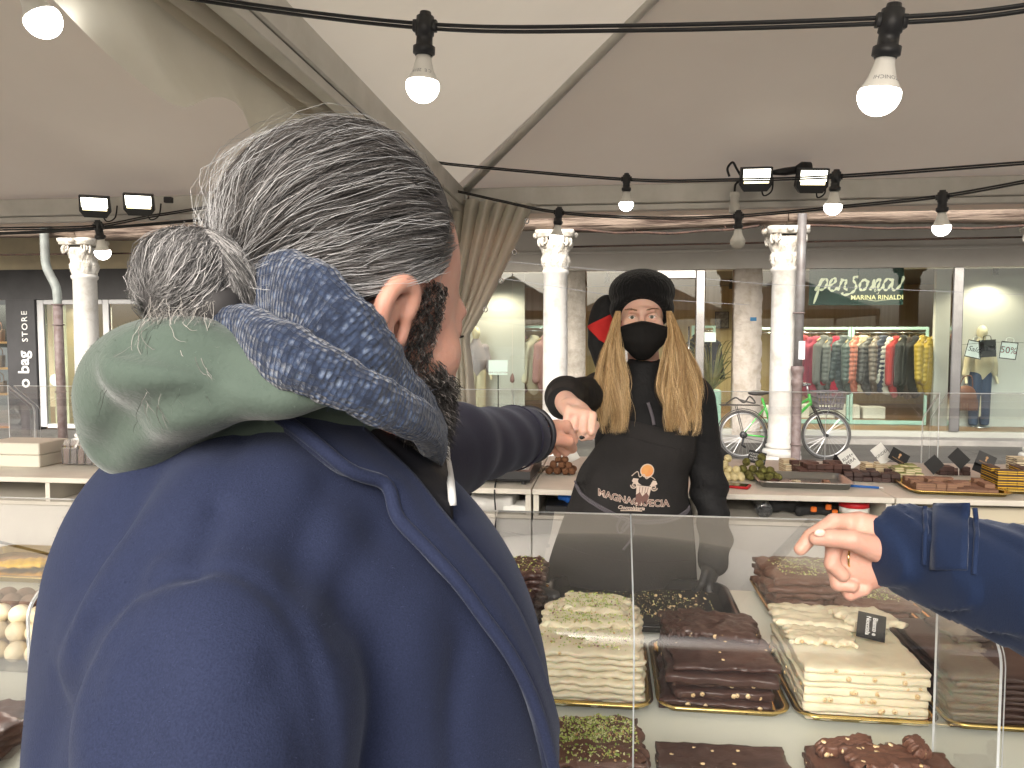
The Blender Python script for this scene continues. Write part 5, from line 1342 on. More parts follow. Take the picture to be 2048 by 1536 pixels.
balls('truffle', heap(1080, 948, 0, .016, 3), .016, mat('rocky_truffle', (.10, .065, .05), .8, var=(.4, .33, .25), vs=50, bump=1, bs=60), 'dark rocky truffle with pale flakes next to the scale', 'rocky truffles', rough=.09)
# steel tray with a few leftovers
st = mat('dull_steel', (.45, .44, .42), .32, metal=.9); x, y = kp(1608, 972); tray('steel_tray', x, y + .06, KT, .37, .27, st, 'shallow stainless steel tray almost empty on the counter', rz=-.05, h=.022, lip=.012)
v, f, fm = crumbs_mesh(160, lambda r_: (r_.uniform(-.13, .13), r_.uniform(-.08, .08)), lambda a, b: 0, 9, (.001, .0025)); o = mesh_obj('chocolate_crumbs', v, f, None, None, loc=(x, y + .06, KT + .003), mats=[darkc, milk, milk, gr5, darkc], fm=fm); tag(o, 'chocolate crumbs scattered in the steel tray', 'crumbs', kind='stuff')
for (dx, dy, nme, kd) in ((-.12, -.03, 'dark square left over in the steel tray', 'dark'), (-.10, .0, 'second dark square left over in the steel tray', 'dark'), (-.02, -.02, 'pale square left over in the steel tray', 'cream'), (.10, .0, 'milk square left over in the steel tray', 'milk')):
    k_ = (kd, .0155, .018)
    if k_ not in prm: prm[k_] = praline_mesh(*k_)
    o = bpy.data.objects.new('praline', prm[k_]); COL.objects.link(o); o.location = (x + dx, y + .06 + dy, KT + .003); o.rotation_euler = (0, 0, rnd.random()*3); o.scale = (.8, .8, .7); tag(o, nme, 'praline')
# phone, pen
x, y = kp(1461, 973); root = empty('phone', (x, y, KT), -.35, 'red cased phone lying on the counter beside the apron', 'phone'); MB().box((-.075, -.037, 0), (.075, .037, .010), bev=.003).build('case', mat('red_case', (.50, .015, .02), .4), root); MB().box((-.067, -.031, .0102), (.067, .031, .011)).build('screen', mat('dark_screen', (.02, .02, .025), .08), root)
x, y = kp(1730, 976); root = empty('pen', (x, y, KT + .005), -.28, 'blue ballpoint pen lying near the counter edge', 'pen'); MB().tube([(-.07, 0, 0), (.05, 0, 0)], .005, 8).build('barrel', mat('blue_plastic', (.02, .12, .42), .4), root, True); MB().tube([(.05, 0, 0), (.068, 0, 0)], [.0045, .001], 8).build('tip', white_paint, root, True)
# price cards on sticks
def hand_text(card, s, size, ink, dz=0):
    tv, tf = text_geo(s, size, 0, shear=.15); mesh_obj('lettering', [(x_, -.0022, y_ + dz) for x_, y_, z_ in tv], tf, ink, card)
lt_gold = mat('bronze_ink', (.55, .33, .17), .5)
def pcard(px, py, d, w, h, rot, m, lab, txt=None, ink=None, size=.016, yaw=0., logo=False):
    root = empty('price_card', sw(px, py, d), YAW + yaw, lab, 'price card', 'price cards standing among the pralines'); root.rotation_euler = (-.12, rot, YAW + yaw)
    MB().box((-w/2, -.0008, -h/2), (w/2, .0008, h/2)).build('card', m, root)
    hgt = root.location.z - KT; MB().tube([(0, .004, -h*.2), (0, .004, -hgt + .002)], .0018, 5).build('stick', white_paint, root)
    root.children[-1].rotation_euler = (0, -rot, 0)
    if txt: hand_text(root, txt, size, ink)
    if logo:
        m2 = MB(); m2.lathe([(0, 0), (.006, 0), (.006, .0006), (0, .0006)], (0, -.0016, .010), 14, M=Matrix.Rotation(R(90), 4, 'X')); m2.box((-.0035, -.0018, -.006), (.0035, -.0012, .004)); m2.build('emblem', lt_gold, root); hand_text(root, 'MAGNAGRÆCIA', .0075, lt_gold, -.014)
pcard(1435, 908, 3.5, .09, .07, .75, card_k, 'blank black price card half hidden behind the seller sleeve')
pcard(1514, 915, 3.45, .082, .055, .22, card_k, 'black price card with three handwritten white lines', 'CIOCCOLATO\nMANDORLA\nPISTACCHIO', ink_w, .0125)
pcard(1683, 925, 3.52, .085, .055, .3, card_k, 'blank black price card tucked behind the white RUM PERA card'); pcard(1698, 919, 3.42, .065, .085, -.62, card_w, 'white price card handwritten RUM PERA', 'RUM+\nPERA', ink_b, .021)
pcard(1763, 908, 3.42, .06, .085, -.65, card_w, 'white price card handwritten KINDER', 'KINDER', ink_b, .019); pcard(1798, 914, 3.35, .085, .055, .52, card_k, 'black price card with bronze emblem next to the white KINDER card', logo=True)
pcard(1868, 929, 3.3, .062, .062, -.72, card_k, 'smaller blank black price card above the pistachio pralines'); pcard(1918, 917, 3.3, .06, .075, -.78, card_k, 'larger blank black price card turned on its corner'); pcard(1972, 920, 3.3, .085, .055, .42, mat('grey_card', (.06, .06, .062), .5), 'grey price card with bronze emblem above the yellow pile', logo=True); pcard(1960, 934, 3.33, .06, .05, .4, card_k, 'blank black price card behind the grey emblem card')
pcard(1137, 905, 3.5, .07, .09, -.5, card_w, 'blank pale card standing behind the cocoa truffles')
# scale
x, y = kp(985, 966); root = empty('weighing_scale', (x, y, KT), -.06, 'black electronic weighing scale with keypad on the counter', 'scale')
m = MB(); m.prism([(-.16, .022), (-.16, .055), (.16, .055), (.16, .022)], -.02, .30); m.v = [(a, b, c + (.05 if (b > 0 and c > .05) else 0)) for a, b, c in m.v]; m.build('scale_body', black_plastic, root)
MB().box((-.16, -.018, .012), (.16, .28, .0215), bev=.004).build('scale_base', black_plastic, root)
kpn = MB(); Mk = Matrix.Translation((0, 0, .0575)) @ Matrix.Rotation(math.atan2(.05, .32), 4, 'X'); kpn.box((-.14, .0, .0), (.15, .15, .0008), M=Mk); kpn.build('keypad', mat('keypad_grey', (.25, .26, .27), .5), root)
for i in range(11):
    for j in range(5):
        m = MB(); m.box((-.133 + i*.025, .010 + j*.027, .001), (-.133 + i*.025 + .020, .010 + j*.027 + .021, .0026), M=Mk); m.build('key', white_paint if i in (5, 10) else black_plastic, root)
for sx in (-.13, .13): MB().lathe([(0, 0), (.010, 0), (.010, .012), (0, .012)], (sx, .0, 0), 10).build('foot', black_rubber, root)
tag(MB().tube(crom([(x + .02, 3.08, KT + .02), (x + .025, 2.99, KT - .02), (x + .03, 2.985, .95), (x + .01, 2.98, .7), (x + .0, 2.98, .4)], 8), .0035, 6).build('scale_lead', black_rubber, None, True), 'thin black lead hanging down from the weighing scale', 'cable')
# things inside the cubbies
f = lambda x_, y_, z_: union([ell((0, 0, .03), (.10, .08, .035)), ell((.09, .02, .03), (.09, .06, .03)), ell((-.09, 0, .025), (.08, .07, .027))], .03)(x_, y_, z_) + .005*wob(x_, y_, z_, 60, 2)
tag(solid('black_pouch', f, (-.2, -.12, -.01), (.22, .12, .08), .008, mat('black_cloth', (.012, .012, .013), .8, bump=.4, bs=40), None, loc=(-.66, 3.16, .984)), 'crumpled black cloth pouch in the cubby below the scale', 'pouch')
f = lambda x_, y_, z_: rbox((0, 0, .03), (.09, .13, .03), .015)(x_, y_, z_) + .006*wob(x_, y_, z_, 45, 5)
tag(solid('plastic_bag', f, (-.12, -.16, -.01), (.12, .16, .075), .008, mat('white_plastic_bag', (.70, .69, .66), .4, transl=.3), None, loc=(-.46, 3.17, .985)), 'folded white plastic bag in the cubby below the scale', 'bag')
o = MB().box((-.05, -.06, 0), (.05, .06, .03), bev=.004).build('white_carton', card_w, None, loc=(-.36, 3.10, .984)); tag(o, 'small white carton in the cubby corner below the scale', 'carton')
f = lambda x_, y_, z_: union([ell((0, 0, .02), (.05, .03, .02)), ell((.03, .0, .035), (.03, .03, .012))], .02)(x_, y_, z_) + .004*np.sin(x_*150)
tag(solid('blue_cloth', f, (-.07, -.05, -.01), (.08, .05, .06), .005, mat('blue_cloth', (.01, .10, .42), .8), None, loc=(-.14, 3.10, 1.02)), 'folded bright blue cloth in the cubby beside the seller', 'cloth')
o = MB().box((-.09, -.08, 0), (.09, .08, .034), bev=.004).build('black_box', black_plastic, None, loc=(-.15, 3.12, .984)); tag(o, 'low black box under the blue cloth in the cubby', 'box')
x, y = on_z(1520, 1025, .99).xy; root = empty('water_bottle', (x, 3.10, 1.016), 0, 'clear plastic bottle lying on its side in the cubby', 'bottle')
m = MB(); m.lathe([(0, 0), (.022, .0), (.031, .004), (.032, .02), (.030, .03), (.032, .04), (.032, .12), (.03, .13), (.032, .14), (.030, .17), (.013, .205), (.013, .225), (0, .225)], n=20, M=Matrix.Rotation(R(-82), 4, 'X')); m.v = [(a, b - .05, c) for a, b, c in m.v]; m.build('bottle_body', clear_mat('bottle_plastic', (.85, .87, .88), gloss=2.2, rough=.05, ior=1.5, haze=.06), root, True)
root = empty('tool_belt', (.78, 3.16, .984), 0, 'black straps with orange buckles heaped in the cubby', 'strap')
f = lambda x_, y_, z_: union([cone((-.13, 0, .03), (.10, .02, .025), .028, .022), cone((-.02, -.03, .02), (.13, -.01, .02), .02, .018)], .015)(x_, y_, z_) + .006*wob(x_, y_, z_, 70, 8)
solid('strap_heap', f, (-.2, -.08, -.005), (.18, .08, .08), .007, mat('black_webbing', (.013, .013, .014), .7, bump=.4, bs=80), root)
for (dx, dz) in ((.02, .03), (.075, .04), (.10, .02)): MB().box((dx, -.055, dz - .010), (dx + .022, -.045, dz + .012), bev=.003).build('buckle', mat('orange_plastic', (.62, .13, .01), .5), root)
root = empty('tape_roll', (.965, 3.12, .984), 0, 'roll of red white and green tape standing in the cubby', 'tape'); 
for (z0, z1, mt) in ((0, .022, mat('green_tape', (.02, .22, .08), .4)), (.0222, .045, white_paint), (.0452, .066, MATS['red_case'])): MB().lathe([(.036, z0), (.055, z0), (.055, z1), (.036, z1), (.036, z0)], n=24).build('tape_band', mt, root, True)
o = MB().box((-.16, -.1, 0), (.16, .1, .06), bev=.006).build('paper_stack', mat('kraft_paper', (.52, .47, .36), .8), None, loc=(1.42, 3.18, .984)); tag(o, 'stack of folded pale paper bags in the cubby behind the sleeve', 'paper')
# left counter goods
for i in range(2):
    o = MB().box((-.15, -.10, 0), (.15, .10, .055), bev=.004).build('white_carton', mat('cream_card', (.70, .66, .57), .7), None, loc=(-2.74, 3.33, KT + i*.057)); tag(o, ('lower', 'upper')[i] + ' flat cream carton of the stacked pair on left counter', 'carton', 'stacked cream cartons')
film = clear_mat('clear_film', (.95, .95, .95), gloss=1.6, rough=.10, ior=1.45, haze=.008)
for i in range(8):
    root = empty('wrapped_bar', (-2.53 + i*.038, 3.34, KT), .15, 'clear cellophane bag of dark chocolate bars with yellow ribbon standing upright', 'wrapped bar', 'cellophane bags in a row'); root.rotation_euler = (-.12, .06*math.sin(i*3), .35)
    MB().box((-.013, -.03, .002), (.013, .03, .075), bev=.003).build('filling', darkc if i % 2 else milk, root); MB().box((-.014, -.008, .001), (-.0135, .004, .09)).build('ribbon', mat('yellow_ribbon', (.65, .48, .12), .5), root)
    m = MB(); m.add([(-.016, -.035, 0), (.016, -.035, 0), (.016, .035, 0), (-.016, .035, 0), (-.018, -.036, .078), (.018, -.036, .078), (.018, .036, .078), (-.018, .036, .078), (-.002, -.045, .115), (.002, -.045, .118), (.006, .045, .12), (-.006, .045, .113)], [(0, 1, 5, 4), (1, 2, 6, 5), (2, 3, 7, 6), (3, 0, 4, 7), (4, 5, 9, 8), (5, 6, 10, 9), (6, 7, 11, 10), (7, 4, 8, 11)]); m.build('cellophane', film, root)
root = empty('white_carton', (-2.20, 3.28, KT), .1, 'upright white carton with a round yellow label on left counter', 'carton'); MB().box((-.075, -.06, 0), (.075, .06, .095), bev=.003).build('box_body', card_w, root)
MB().lathe([(.028, 0), (.03, .0), (.03, .05), (.028, .05), (0, .049)], (-.045, -.062, .075), 18, M=Matrix.Rotation(R(90), 4, 'Y')).build('yellow_label', mat('pale_yellow_card', (.72, .58, .22), .5), root, True)
tv, tf = text_geo('* *\n*', .02, 0); mesh_obj('lettering', [(a - .03, -.0615, b + .03) for a, b, c in tv], tf, mat('violet_ink', (.12, .06, .35), .6), root)
o = MB().box((-.05, -.03, 0), (.05, .03, .012), bev=.002).build('leaflets', mat('violet_paper', (.35, .30, .5), .7), None, loc=(-2.02, 3.12, KT)); tag(o, 'little pile of violet and white leaflets at the counter edge', 'leaflets')
balls('chocolate_flower', [(-2.12 + .02*i, 3.42 + .01*(i % 2), KT + .08 + .012*(i % 2)) for i in range(1)], .02, darkc, 'small dark chocolate rosette on the white carton', None, rough=.2, cat='chocolate')

# ============================================================ PEOPLE
skin_m = mat('skin_ruddy', (.53, .265, .195), .5, var=(.57, .32, .24), vs=18, vlo=.3, vhi=.7, bump=.12, bs=160, sss=.35, bump_dist=.004)
skin_f = mat('skin_fair', (.66, .42, .33), .45, var=(.63, .36, .28), vs=15, vlo=.35, vhi=.75, bump=.06, bs=180, sss=.35, bump_dist=.003)
skin_h = mat('skin_hand', (.47, .27, .205), .5, var=(.455, .24, .185), vs=22, vlo=.4, vhi=.7, bump=.25, bs=140, sss=.3, bump_dist=.004)
nail = mat('finger_nail', (.66, .44, .36), .3); nail_k = mat('black_nail', (.012, .012, .013), .15)
hair_mat = mat('hair', (.2, .2, .2), .42, attr='tint', spec=.4)
def gfold(pts, w):
    cs_ = [cone(pts[i], pts[i + 1], 0.0) for i in range(len(pts) - 1)]
    def f(x, y, z):
        d = cs_[0](x, y, z)
        for c in cs_[1:]: d = np.minimum(d, c(x, y, z))
        return np.exp(-(d/w)**2)
    return f
def frame(ang, pitch, roll=0.0):
    """columns: forward, left, up (viewing frame)"""
    f = np.array((math.cos(ang)*math.cos(pitch), math.sin(ang)*math.cos(pitch), -math.sin(pitch)))
    l = np.array((-math.sin(ang), math.cos(ang), 0.0)); u = np.cross(f, l)
    if roll: c, s = math.cos(roll), math.sin(roll); l, u = l*c + u*s, u*c - l*s
    return np.stack([f, l, u], 1)
class Body:
    """a standing person: parts are modelled in the viewing frame and hung on the body mesh"""
    def __init__(s, base): s.base = np.array((base[0], base[1], 0.0)); s.geo = []; s.root = None
    def add(s, v, f, way=()): s.geo.append((np.asarray(v, float), f.tolist() if isinstance(f, np.ndarray) else f)); s.way = getattr(s, 'way', []) + [[np.array(p, float) for p in way]]
    def finish(s, m, label, cat='person'):
        G = s.geo; hub = G[-1]                       # limbs run on into the trunk inside the clothes
        hubv, hubf = hub[0], [tuple(q) for q in hub[1]]
        V, Fs = join_geo(G); offs = np.cumsum([0] + [len(g_[0]) for g_ in G]); kill = set(); extra = []; newv = []
        fstart = np.cumsum([0] + [len(g_[1]) for g_ in G]); hubc = np.array([hubv[list(q)].mean(0) for q in hubf])
        used_ = set()
        for gi in range(len(G) - 1):
            gv, gf = G[gi]; cen = gv[np.array(gf)].mean(1); way = s.way[gi]; tgt = way[0] if way else hubv.mean(0)
            a = int(np.argmin(np.linalg.norm(cen - tgt, axis=1)))
            order = np.argsort(np.linalg.norm(hubc - (way[-1] if way else cen[a]), axis=1)); b = next(int(q) for q in order if int(q) not in used_ and not (set(hubf[int(q)]) & used_))
            used_ |= set(hubf[b])
            qa = [int(i) + int(offs[gi]) for i in gf[a]]; qb = [int(i) + int(offs[-2]) for i in hubf[b]][::-1]
            prev = qa; ring0 = V[qa] - V[qa].mean(0)
            for wp in way:
                n0 = len(V) + len(newv); newv += [wp + ring0[k] for k in range(4)]; cur = [n0 + k for k in range(4)]
                for k in range(4): extra.append((prev[(k + 1) % 4], prev[k], cur[k], cur[(k + 1) % 4])[::-1])
                prev = cur
            qa0 = qa; qa = prev; VV = np.concatenate([V, np.array(newv).reshape(-1, 3)])
            best = min(range(4), key=lambda r_: sum(np.linalg.norm(VV[qa[k]] - VV[qb[(k + r_) % 4]]) for k in range(4))); qb = [qb[(k + best) % 4] for k in range(4)]
            kill |= {int(fstart[gi]) + a, int(fstart[-2]) + b}
            for k in range(4): extra.append((qa[(k + 1) % 4], qa[k], qb[k], qb[(k + 1) % 4])[::-1])
        Fs = [q for i, q in enumerate(Fs) if i not in kill] + extra
        v, f = np.concatenate([V, np.array(newv).reshape(-1, 3)]), Fs; s.root = mesh_obj('person', v - s.base, f, m, None, True, loc=C2W(s.base[0], s.base[1], 0), rz=YAW); tag(s.root, label, cat); return s.root
    def cloth(s, name, v, f, m, smooth=True, parent=None, mats=None, fm=None):
        return mesh_obj(name, np.asarray(v, float) - s.base, f, m, parent or s.root, smooth, mats=mats, fm=fm)
    def hair(s, name, paths, w, c, seed=1, m=None, parent=None):
        return strands(name, np.asarray(paths) - s.base, w, c, m or hair_mat, parent or s.root, seed=seed)
def head_sdf(fem=False, neck=None, nr=(.056, .062), ears=True):
    k = .95 if fem else 1.0; CH = (.028, .026, .024) if fem else (.022, .020, .022)
    it = [ell((-.012, 0, .045), (.098*k, .077*k, .095*k)), (ell((.028, 0, -.035), (.064*k, .060*k, .085*k)), .03), (ell((.052, 0, -.088 if fem else -.078), (.038*k, .040*k, .026*k)), .03),
          (cone((.080, -.030, .022), (.088, 0, .024), .012, .010), .015), (cone((.080, .030, .022), (.088, 0, .024), .012, .010), .015),
          (cone((.090, 0, .012), (.108*k, 0, -.028), .007, .011), .012), (ell((.098*k, 0, -.032), (.014, .016, .009)), .01),
          (ell((.060, -.038, -.018), CH), .02), (ell((.060, .038, -.018), CH), .02), (ell((.084, 0, -.062), (.014, .024, .012)), .014)]
    if neck is not None: it.append((cone((-.028, 0, -.04), neck, nr[0]*k, nr[1]*k), .03))
    base = union(it, .02)
    ef = []
    for s in ((-1, 1) if ears else ()):
        def E(a, b, o=0.0): return (-.010 - a*1.0 + b*.14, s*(.0715*k + .006 + a*.24 + o*.9), -.013 + b*1.04)
        pts = [E(.001, .010), E(.002, .026, .004), E(.012, .035, .004), E(.024, .031, .003), E(.030, .016, .002), E(.027, -.002, .001), E(.018, -.018), E(.010, -.029), E(.002, -.026)]
        pts = crom(pts, 4); ef.append(chain(pts, np.interp(np.linspace(0, 1, len(pts)), np.linspace(0, 1, 9), [.0040, .0046, .0052, .0052, .0050, .0050, .0056, .0078, .0062]), .005))
        ef.append(chain([E(.010, .024, -.001), E(.020, .014, .0), E(.018, .0, 0), E(.010, -.014)], [.0034, .0036, .0036, .0036], .004))
        ef.append(chain([E(.004, .02, -.004), E(.016, .010, -.005), E(.016, -.006, -.005), E(.008, -.02, -.003)], [.005, .006, .006, .005], .006))
        ef.append(cone(E(-.002, .004), E(-.001, -.006), .0045))
    def f(x, y, z):
        d = base(x, y, z)
        for s in (-1, 1):
            d = smax(d, -ell((.096*k, s*.031, .008), (.020, .017, .012))(x, y, z), .010)
            d = smin(d, ell((.0725*k, s*.031, .008), (.0148, .0158, .0140))(x, y, z), .004)
            d = smax(d, -ell((.092*k, s*.031, .0070), (.016, .0128, .0046))(x, y, z), .0015)
        for e in ef: d = smin(d, e(x, y, z), .0045)
        return d
    return f
def fist_sdf(side=1, thumb_in=1.0):
    """x towards the knuckles, z out of the back of the hand, thumb on y*side"""
    it = [rbox((.048, 0, -.002), (.044, .040, .0155), .014), (cone((-.06, 0, -.004), (.02, 0, -.003), .029, .027), .02), (cone((.010, side*.022, -.012), (.045, side*.034, -.016), .018, .015), .012)]
    for i, y in enumerate((.0300, .0105, -.0095, -.0280)):
        y *= side; L = (1.0, 1.06, 1.0, .86)[i]
        p = [(.083 - .004*i, y, .003), (.103*.5 + .052*L - .003*i, y, -.031*L), (.076, y*1.0, -.050*L), (.058, y*.97, -.034)]
        it.append((chain(p, [.0112, .0100, .0092, .0082], .002), .0035))
    it.append((chain([(.022, side*.036, -.014), (.060, side*.049, -.024), (.090, side*.036, -.044), (.101, side*.014, -.050)], [.0150, .0125, .0108, .0090], .003), .004))
    return union(it, .004)
def xf(v, M, o): return np.asarray(v) @ np.asarray(M).T + np.asarray(o)
def hand_frame(fwd, back):
    f = np.array(fwd, float); f /= np.linalg.norm(f); z = np.array(back, float); z -= f*(z @ f); z /= np.linalg.norm(z); return np.stack([f, np.cross(z, f), z], 1)
ORI = np.array((0.0, 0.0, EYE))
def cast(tree, px, py):
    x, z = ray(px, py); d = Vector((x, 1.0, z)).normalized(); h = tree.ray_cast(Vector(ORI), d, 6.0); return (np.array(h[0]), np.array(h[1])) if h[0] is not None else (None, None)
def drape(tree, rows, off, nu=24):
    """rows: list of lists of sight lines; returns grid of points lying 'off' proud of the cloth below"""
    out = []
    for row in rows:
        r_ = []
        P = crom([(a, b, 0) for a, b in row], 12); L = np.concatenate([[0], np.cumsum(np.linalg.norm(np.diff(P, axis=0), axis=1))]); T = np.linspace(0, L[-1], nu + 1)
        xs = np.interp(T, L, P[:, 0]); ys = np.interp(T, L, P[:, 1])
        for a, b in zip(xs, ys):
            q, n = cast(tree, a, b); r_.append(None if q is None else q + (n if n @ (ORI - q) > 0 else -n)*off)
        d = [i for i, q in enumerate(r_) if q is not None]
        for i in range(len(r_)):
            if r_[i] is None and d:
                j = min(d, key=lambda t: abs(t - i)); x, z = ray(xs[i], ys[i]); r_[i] = np.array((x*r_[j][1], r_[j][1], EYE + z*r_[j][1]))
        if not d: r_ = [p.copy() for p in out[-1]]
        out.append(r_)
    return np.array(out, float)
def sheet(G, th, two=True):
    """grid of points to a sheet with thickness (towards the far side)"""
    nr, nc, _ = G.shape
    du = np.gradient(G, axis=1); dv = np.gradient(G, axis=0); N = np.cross(du, dv); N /= np.linalg.norm(N, axis=2, keepdims=True) + 1e-9
    sgn = np.sign(((ORI - G)*N).sum()); N *= sgn
    A = G.reshape(-1, 3); B = (G - N*th).reshape(-1, 3); n = len(A); v = np.concatenate([A, B]); f = []
    for i in range(nr - 1):
        for j in range(nc - 1):
            k = i*nc + j; f.append((k, k + 1, k + nc + 1, k + nc)); f.append((n + k + nc, n + k + nc + 1, n + k + 1, n + k))
    rim = [j for j in range(nc)] + [i*nc + nc - 1 for i in range(1, nr)] + [(nr - 1)*nc + j for j in range(nc - 2, -1, -1)] + [i*nc for i in range(nr - 2, 0, -1)]
    for a, b in zip(rim, rim[1:] + rim[:1]): f.append((b, a, n + a, n + b))
    return v, f
def smooth_grid(G, it=2):
    G = G.copy()
    for _ in range(it):
        H = G.copy(); H[1:-1] += .5*(G[:-2] + G[2:] - 2*G[1:-1])*.5; H[:, 1:-1] += .5*(G[:, :-2] + G[:, 2:] - 2*G[:, 1:-1])*.5; G = H
    return G
trouser_m = mat('dark_trousers', (.02, .022, .028), .85, bump=.2, bs=60); shoe_m = mat('black_shoe', (.015, .014, .014), .4)
def legs(B, x, y, hip, floor, ang, m=None, sep=.10):
    c, s = math.cos(ang), math.sin(ang); rt = (s*sep, -c*sep)
    it = []; sh = []
    for q in (-1, 1):
        a = (x + rt[0]*q, y + rt[1]*q); it += [cone((a[0], a[1], hip), (a[0] + c*.02, a[1] + s*.02, (hip + floor)*.5), .10, .075), cone((a[0] + c*.02, a[1] + s*.02, (hip + floor)*.5), (a[0], a[1], floor + .07), .075, .06)]
        sh.append(union([ell((a[0] + c*.07, a[1] + s*.07, floor + .04), (.06 + .08*abs(c), .06 + .08*abs(s), .042)), cone((a[0], a[1], floor + .05), (a[0], a[1], floor + .10), .05)], .03))
    v, f = snets(union(it, .04), (x - .3, y - .3, floor + .04), (x + .3, y + .3, hip + .08), .018); B.cloth('trousers', v, f, m or trouser_m)
    for q in sh:
        v, f = snets(lambda X, Y, Z: np.maximum(q(X, Y, Z), floor + .002 - Z), (x - .35, y - .35, floor - .01), (x + .35, y + .35, floor + .18), .014); B.cloth('shoe', v, f, shoe_m)
def fuzz(B, name, v, f, n, ln, col, parent, seed, keep=None):
    """short fibres standing off woollen cloth"""
    rs = np.random.RandomState(seed); v = np.asarray(v, float); f = np.asarray([list(q)[:4] for q in f])
    if keep is not None: f = f[keep(v[f].mean(1))]
    q = f[rs.randint(0, len(f), n)]; w = rs.dirichlet((1, 1, 1), n); P = v[q[:, 0]]*w[:, :1] + v[q[:, 1]]*w[:, 1:2] + v[q[:, 2]]*w[:, 2:]
    N = np.cross(v[q[:, 1]] - v[q[:, 0]], v[q[:, 2]] - v[q[:, 0]]); N /= np.linalg.norm(N, axis=1, keepdims=True) + 1e-9
    d = N*rs.uniform(.3, 1, (n, 1)) + rs.normal(size=(n, 3))*.7; d /= np.linalg.norm(d, axis=1, keepdims=True); L = ln*(.4 + .8*rs.rand(n))[:, None]
    paths = np.stack([P - N*.0005, P + d*L*.5, P + d*L + rs.normal(size=(n, 3))*ln*.25], 1)
    o = B.hair(name, paths, np.full(n, .00018), np.asarray(col)[None, :]*(.6 + .8*rs.rand(n))[:, None], seed, m=fuzz_mat, parent=parent); tag(o, kind='stuff')
fuzz_mat = mat('wool_fibre', (.2, .2, .2), .9, attr='tint', spec=.1)

# ------------------------------------------------------------ the seller
sel_ = Body((.40, 2.46))
WO = np.array((.408, 2.425, 1.742)); wa = math.atan2(-2.425, -.408); WM = frame(wa, R(1), R(1))
nb = WM.T @ (cf(1290, 790, 2.45) - WO)
wv_, wf_ = snets(head_sdf(True, nb, (.05, .055), ears=False), (-.14, -.10, -.22), (.125, .10, .145), .0022); sel_.add(xf(wv_, WM, WO), wf_, [cf(1290, 800, 2.45)])
RW = cf(1143, 812, 1.83); RM2 = hand_frame(cf(1166, 834, 1.73) - RW, (.28, -.38, .88)); fv2, ff2 = snets(fist_sdf(1), (-.10, -.075, -.085), (.135, .075, .04), .0024); sel_.add(xf(fv2*.96, RM2, RW), ff2, [RW - RM2[:, 0]*.055, cf(1128, 806, 1.92), cf(1132, 794, 2.16), cf(1200, 795, 2.42)])
tv2, tf2 = snets(union([ell(cf(1290, 880, 2.46), (.12, .08, .18)), ell(cf(1255, 1080, 2.47), (.13, .09, .2))], .06), (.1, 2.3, .75), (.65, 2.65, 1.65), .02); sel_.add(tv2, tf2)
sel_.finish(skin_f, 'seller with long blond hair in black beanie, face mask and printed apron')
# eyes
ew = mat('eye_white', (.72, .69, .66), .15); iris = mat('iris_hazel', (.13, .15, .13), .1, var=(.07, .06, .04), vs=300); pup = mat('pupil', (.004, .004, .004), .05)
for s in (-1, 1):
    c = np.array((.0690, s*.0302, .0078)); v, f = ico(.0128, sub=3); eb = sel_.cloth('eye', xf(np.array(v) + c, WM, WO), f, ew)
    for nm, rad, dx, mt in (('iris', .0056, .0016, iris), ('pupil', .0026, .0021, pup)):
        v, f = ico(1.0, sub=2); v = np.array(v)*np.array((.0022, rad, rad)) + c + np.array((.0108 + dx - .0008, -s*.0006, -.0004)); sel_.cloth(nm, xf(v, WM, WO), f, mt, parent=eb)
    lash = [(c[0] + .0125, c[1] + t*.0135, c[2] + .0050 - .0052*t*t) for t in np.linspace(-1, 1, 11)]; lash = [(p[0] - .004*((p[1] - c[1])/.0135)**2, p[1], p[2]) for p in lash]; v, f = tube_geo(lash, [.0004 + .0007*(1 - abs(t)) for t in np.linspace(-1, 1, 11)], 5); sel_.cloth('lashes', xf(v, WM, WO), f, mat('lash_brown', (.03, .02, .015), .6), parent=eb)
rs = np.random.RandomState(14); htree = bvh(wv_, wf_)
bp2 = []
for s in (-1, 1):
    for _ in range(170):
        t = rs.rand(); y = s*(.012 + .036*t); z = .0275 + .0055*math.sin(t*2.2) + rs.normal()*.0011
        h = htree.ray_cast(Vector((.2, y, z)), Vector((-1, 0, 0)))
        if h[0] is None: continue
        p = np.array(h[0]); bp2.append([p + np.array((.0006 + .0008*k, s*.0020*k, .0004*k*(1 - 1.6*t))) for k in range(4)])
sel_.hair('eyebrows', xf(np.array(bp2).reshape(-1, 3), WM, WO).reshape(-1, 4, 3), np.full(len(bp2), .00045), np.tile(np.array((.20, .11, .06)), (len(bp2), 1)), 3)
# face mask
G = []
for v_ in np.linspace(0, 1, 22):
    row = []
    xc = np.interp(v_, [0, .12, .3, .5, .75, 1], [.106, .120, .123, .119, .112, .080]); wd = np.interp(v_, [0, .3, .55, .8, 1], [.088, .092, .088, .074, .054])
    for u in np.linspace(-1, 1, 30):
        zt = -.004 - .024*abs(u)**1.4; zb = -.124 + .046*abs(u)**2.4; pl = .0018*math.sin(v_*15 + 1.2*u*u) + .0025*math.sin(u*9 + v_*7)*abs(u)*(v_*(1 - v_))*3
        side = abs(u)**2.2; row.append((xc*(1 - side) + (.050 + .012*v_)*side + pl + .004*math.exp(-(u/.10)**2)*(v_ < .9), u*wd, zt + (zb - zt)*v_))
    G.append(row)
G = xf(np.array(G).reshape(-1, 3), WM, WO).reshape(22, 30, 3); v, f = sheet(G, .002)
msk = sel_.cloth('face_mask', v, f, mat('black_mask', (.009, .0085, .0085), .75, bump=.35, bs=35, spec=.2))
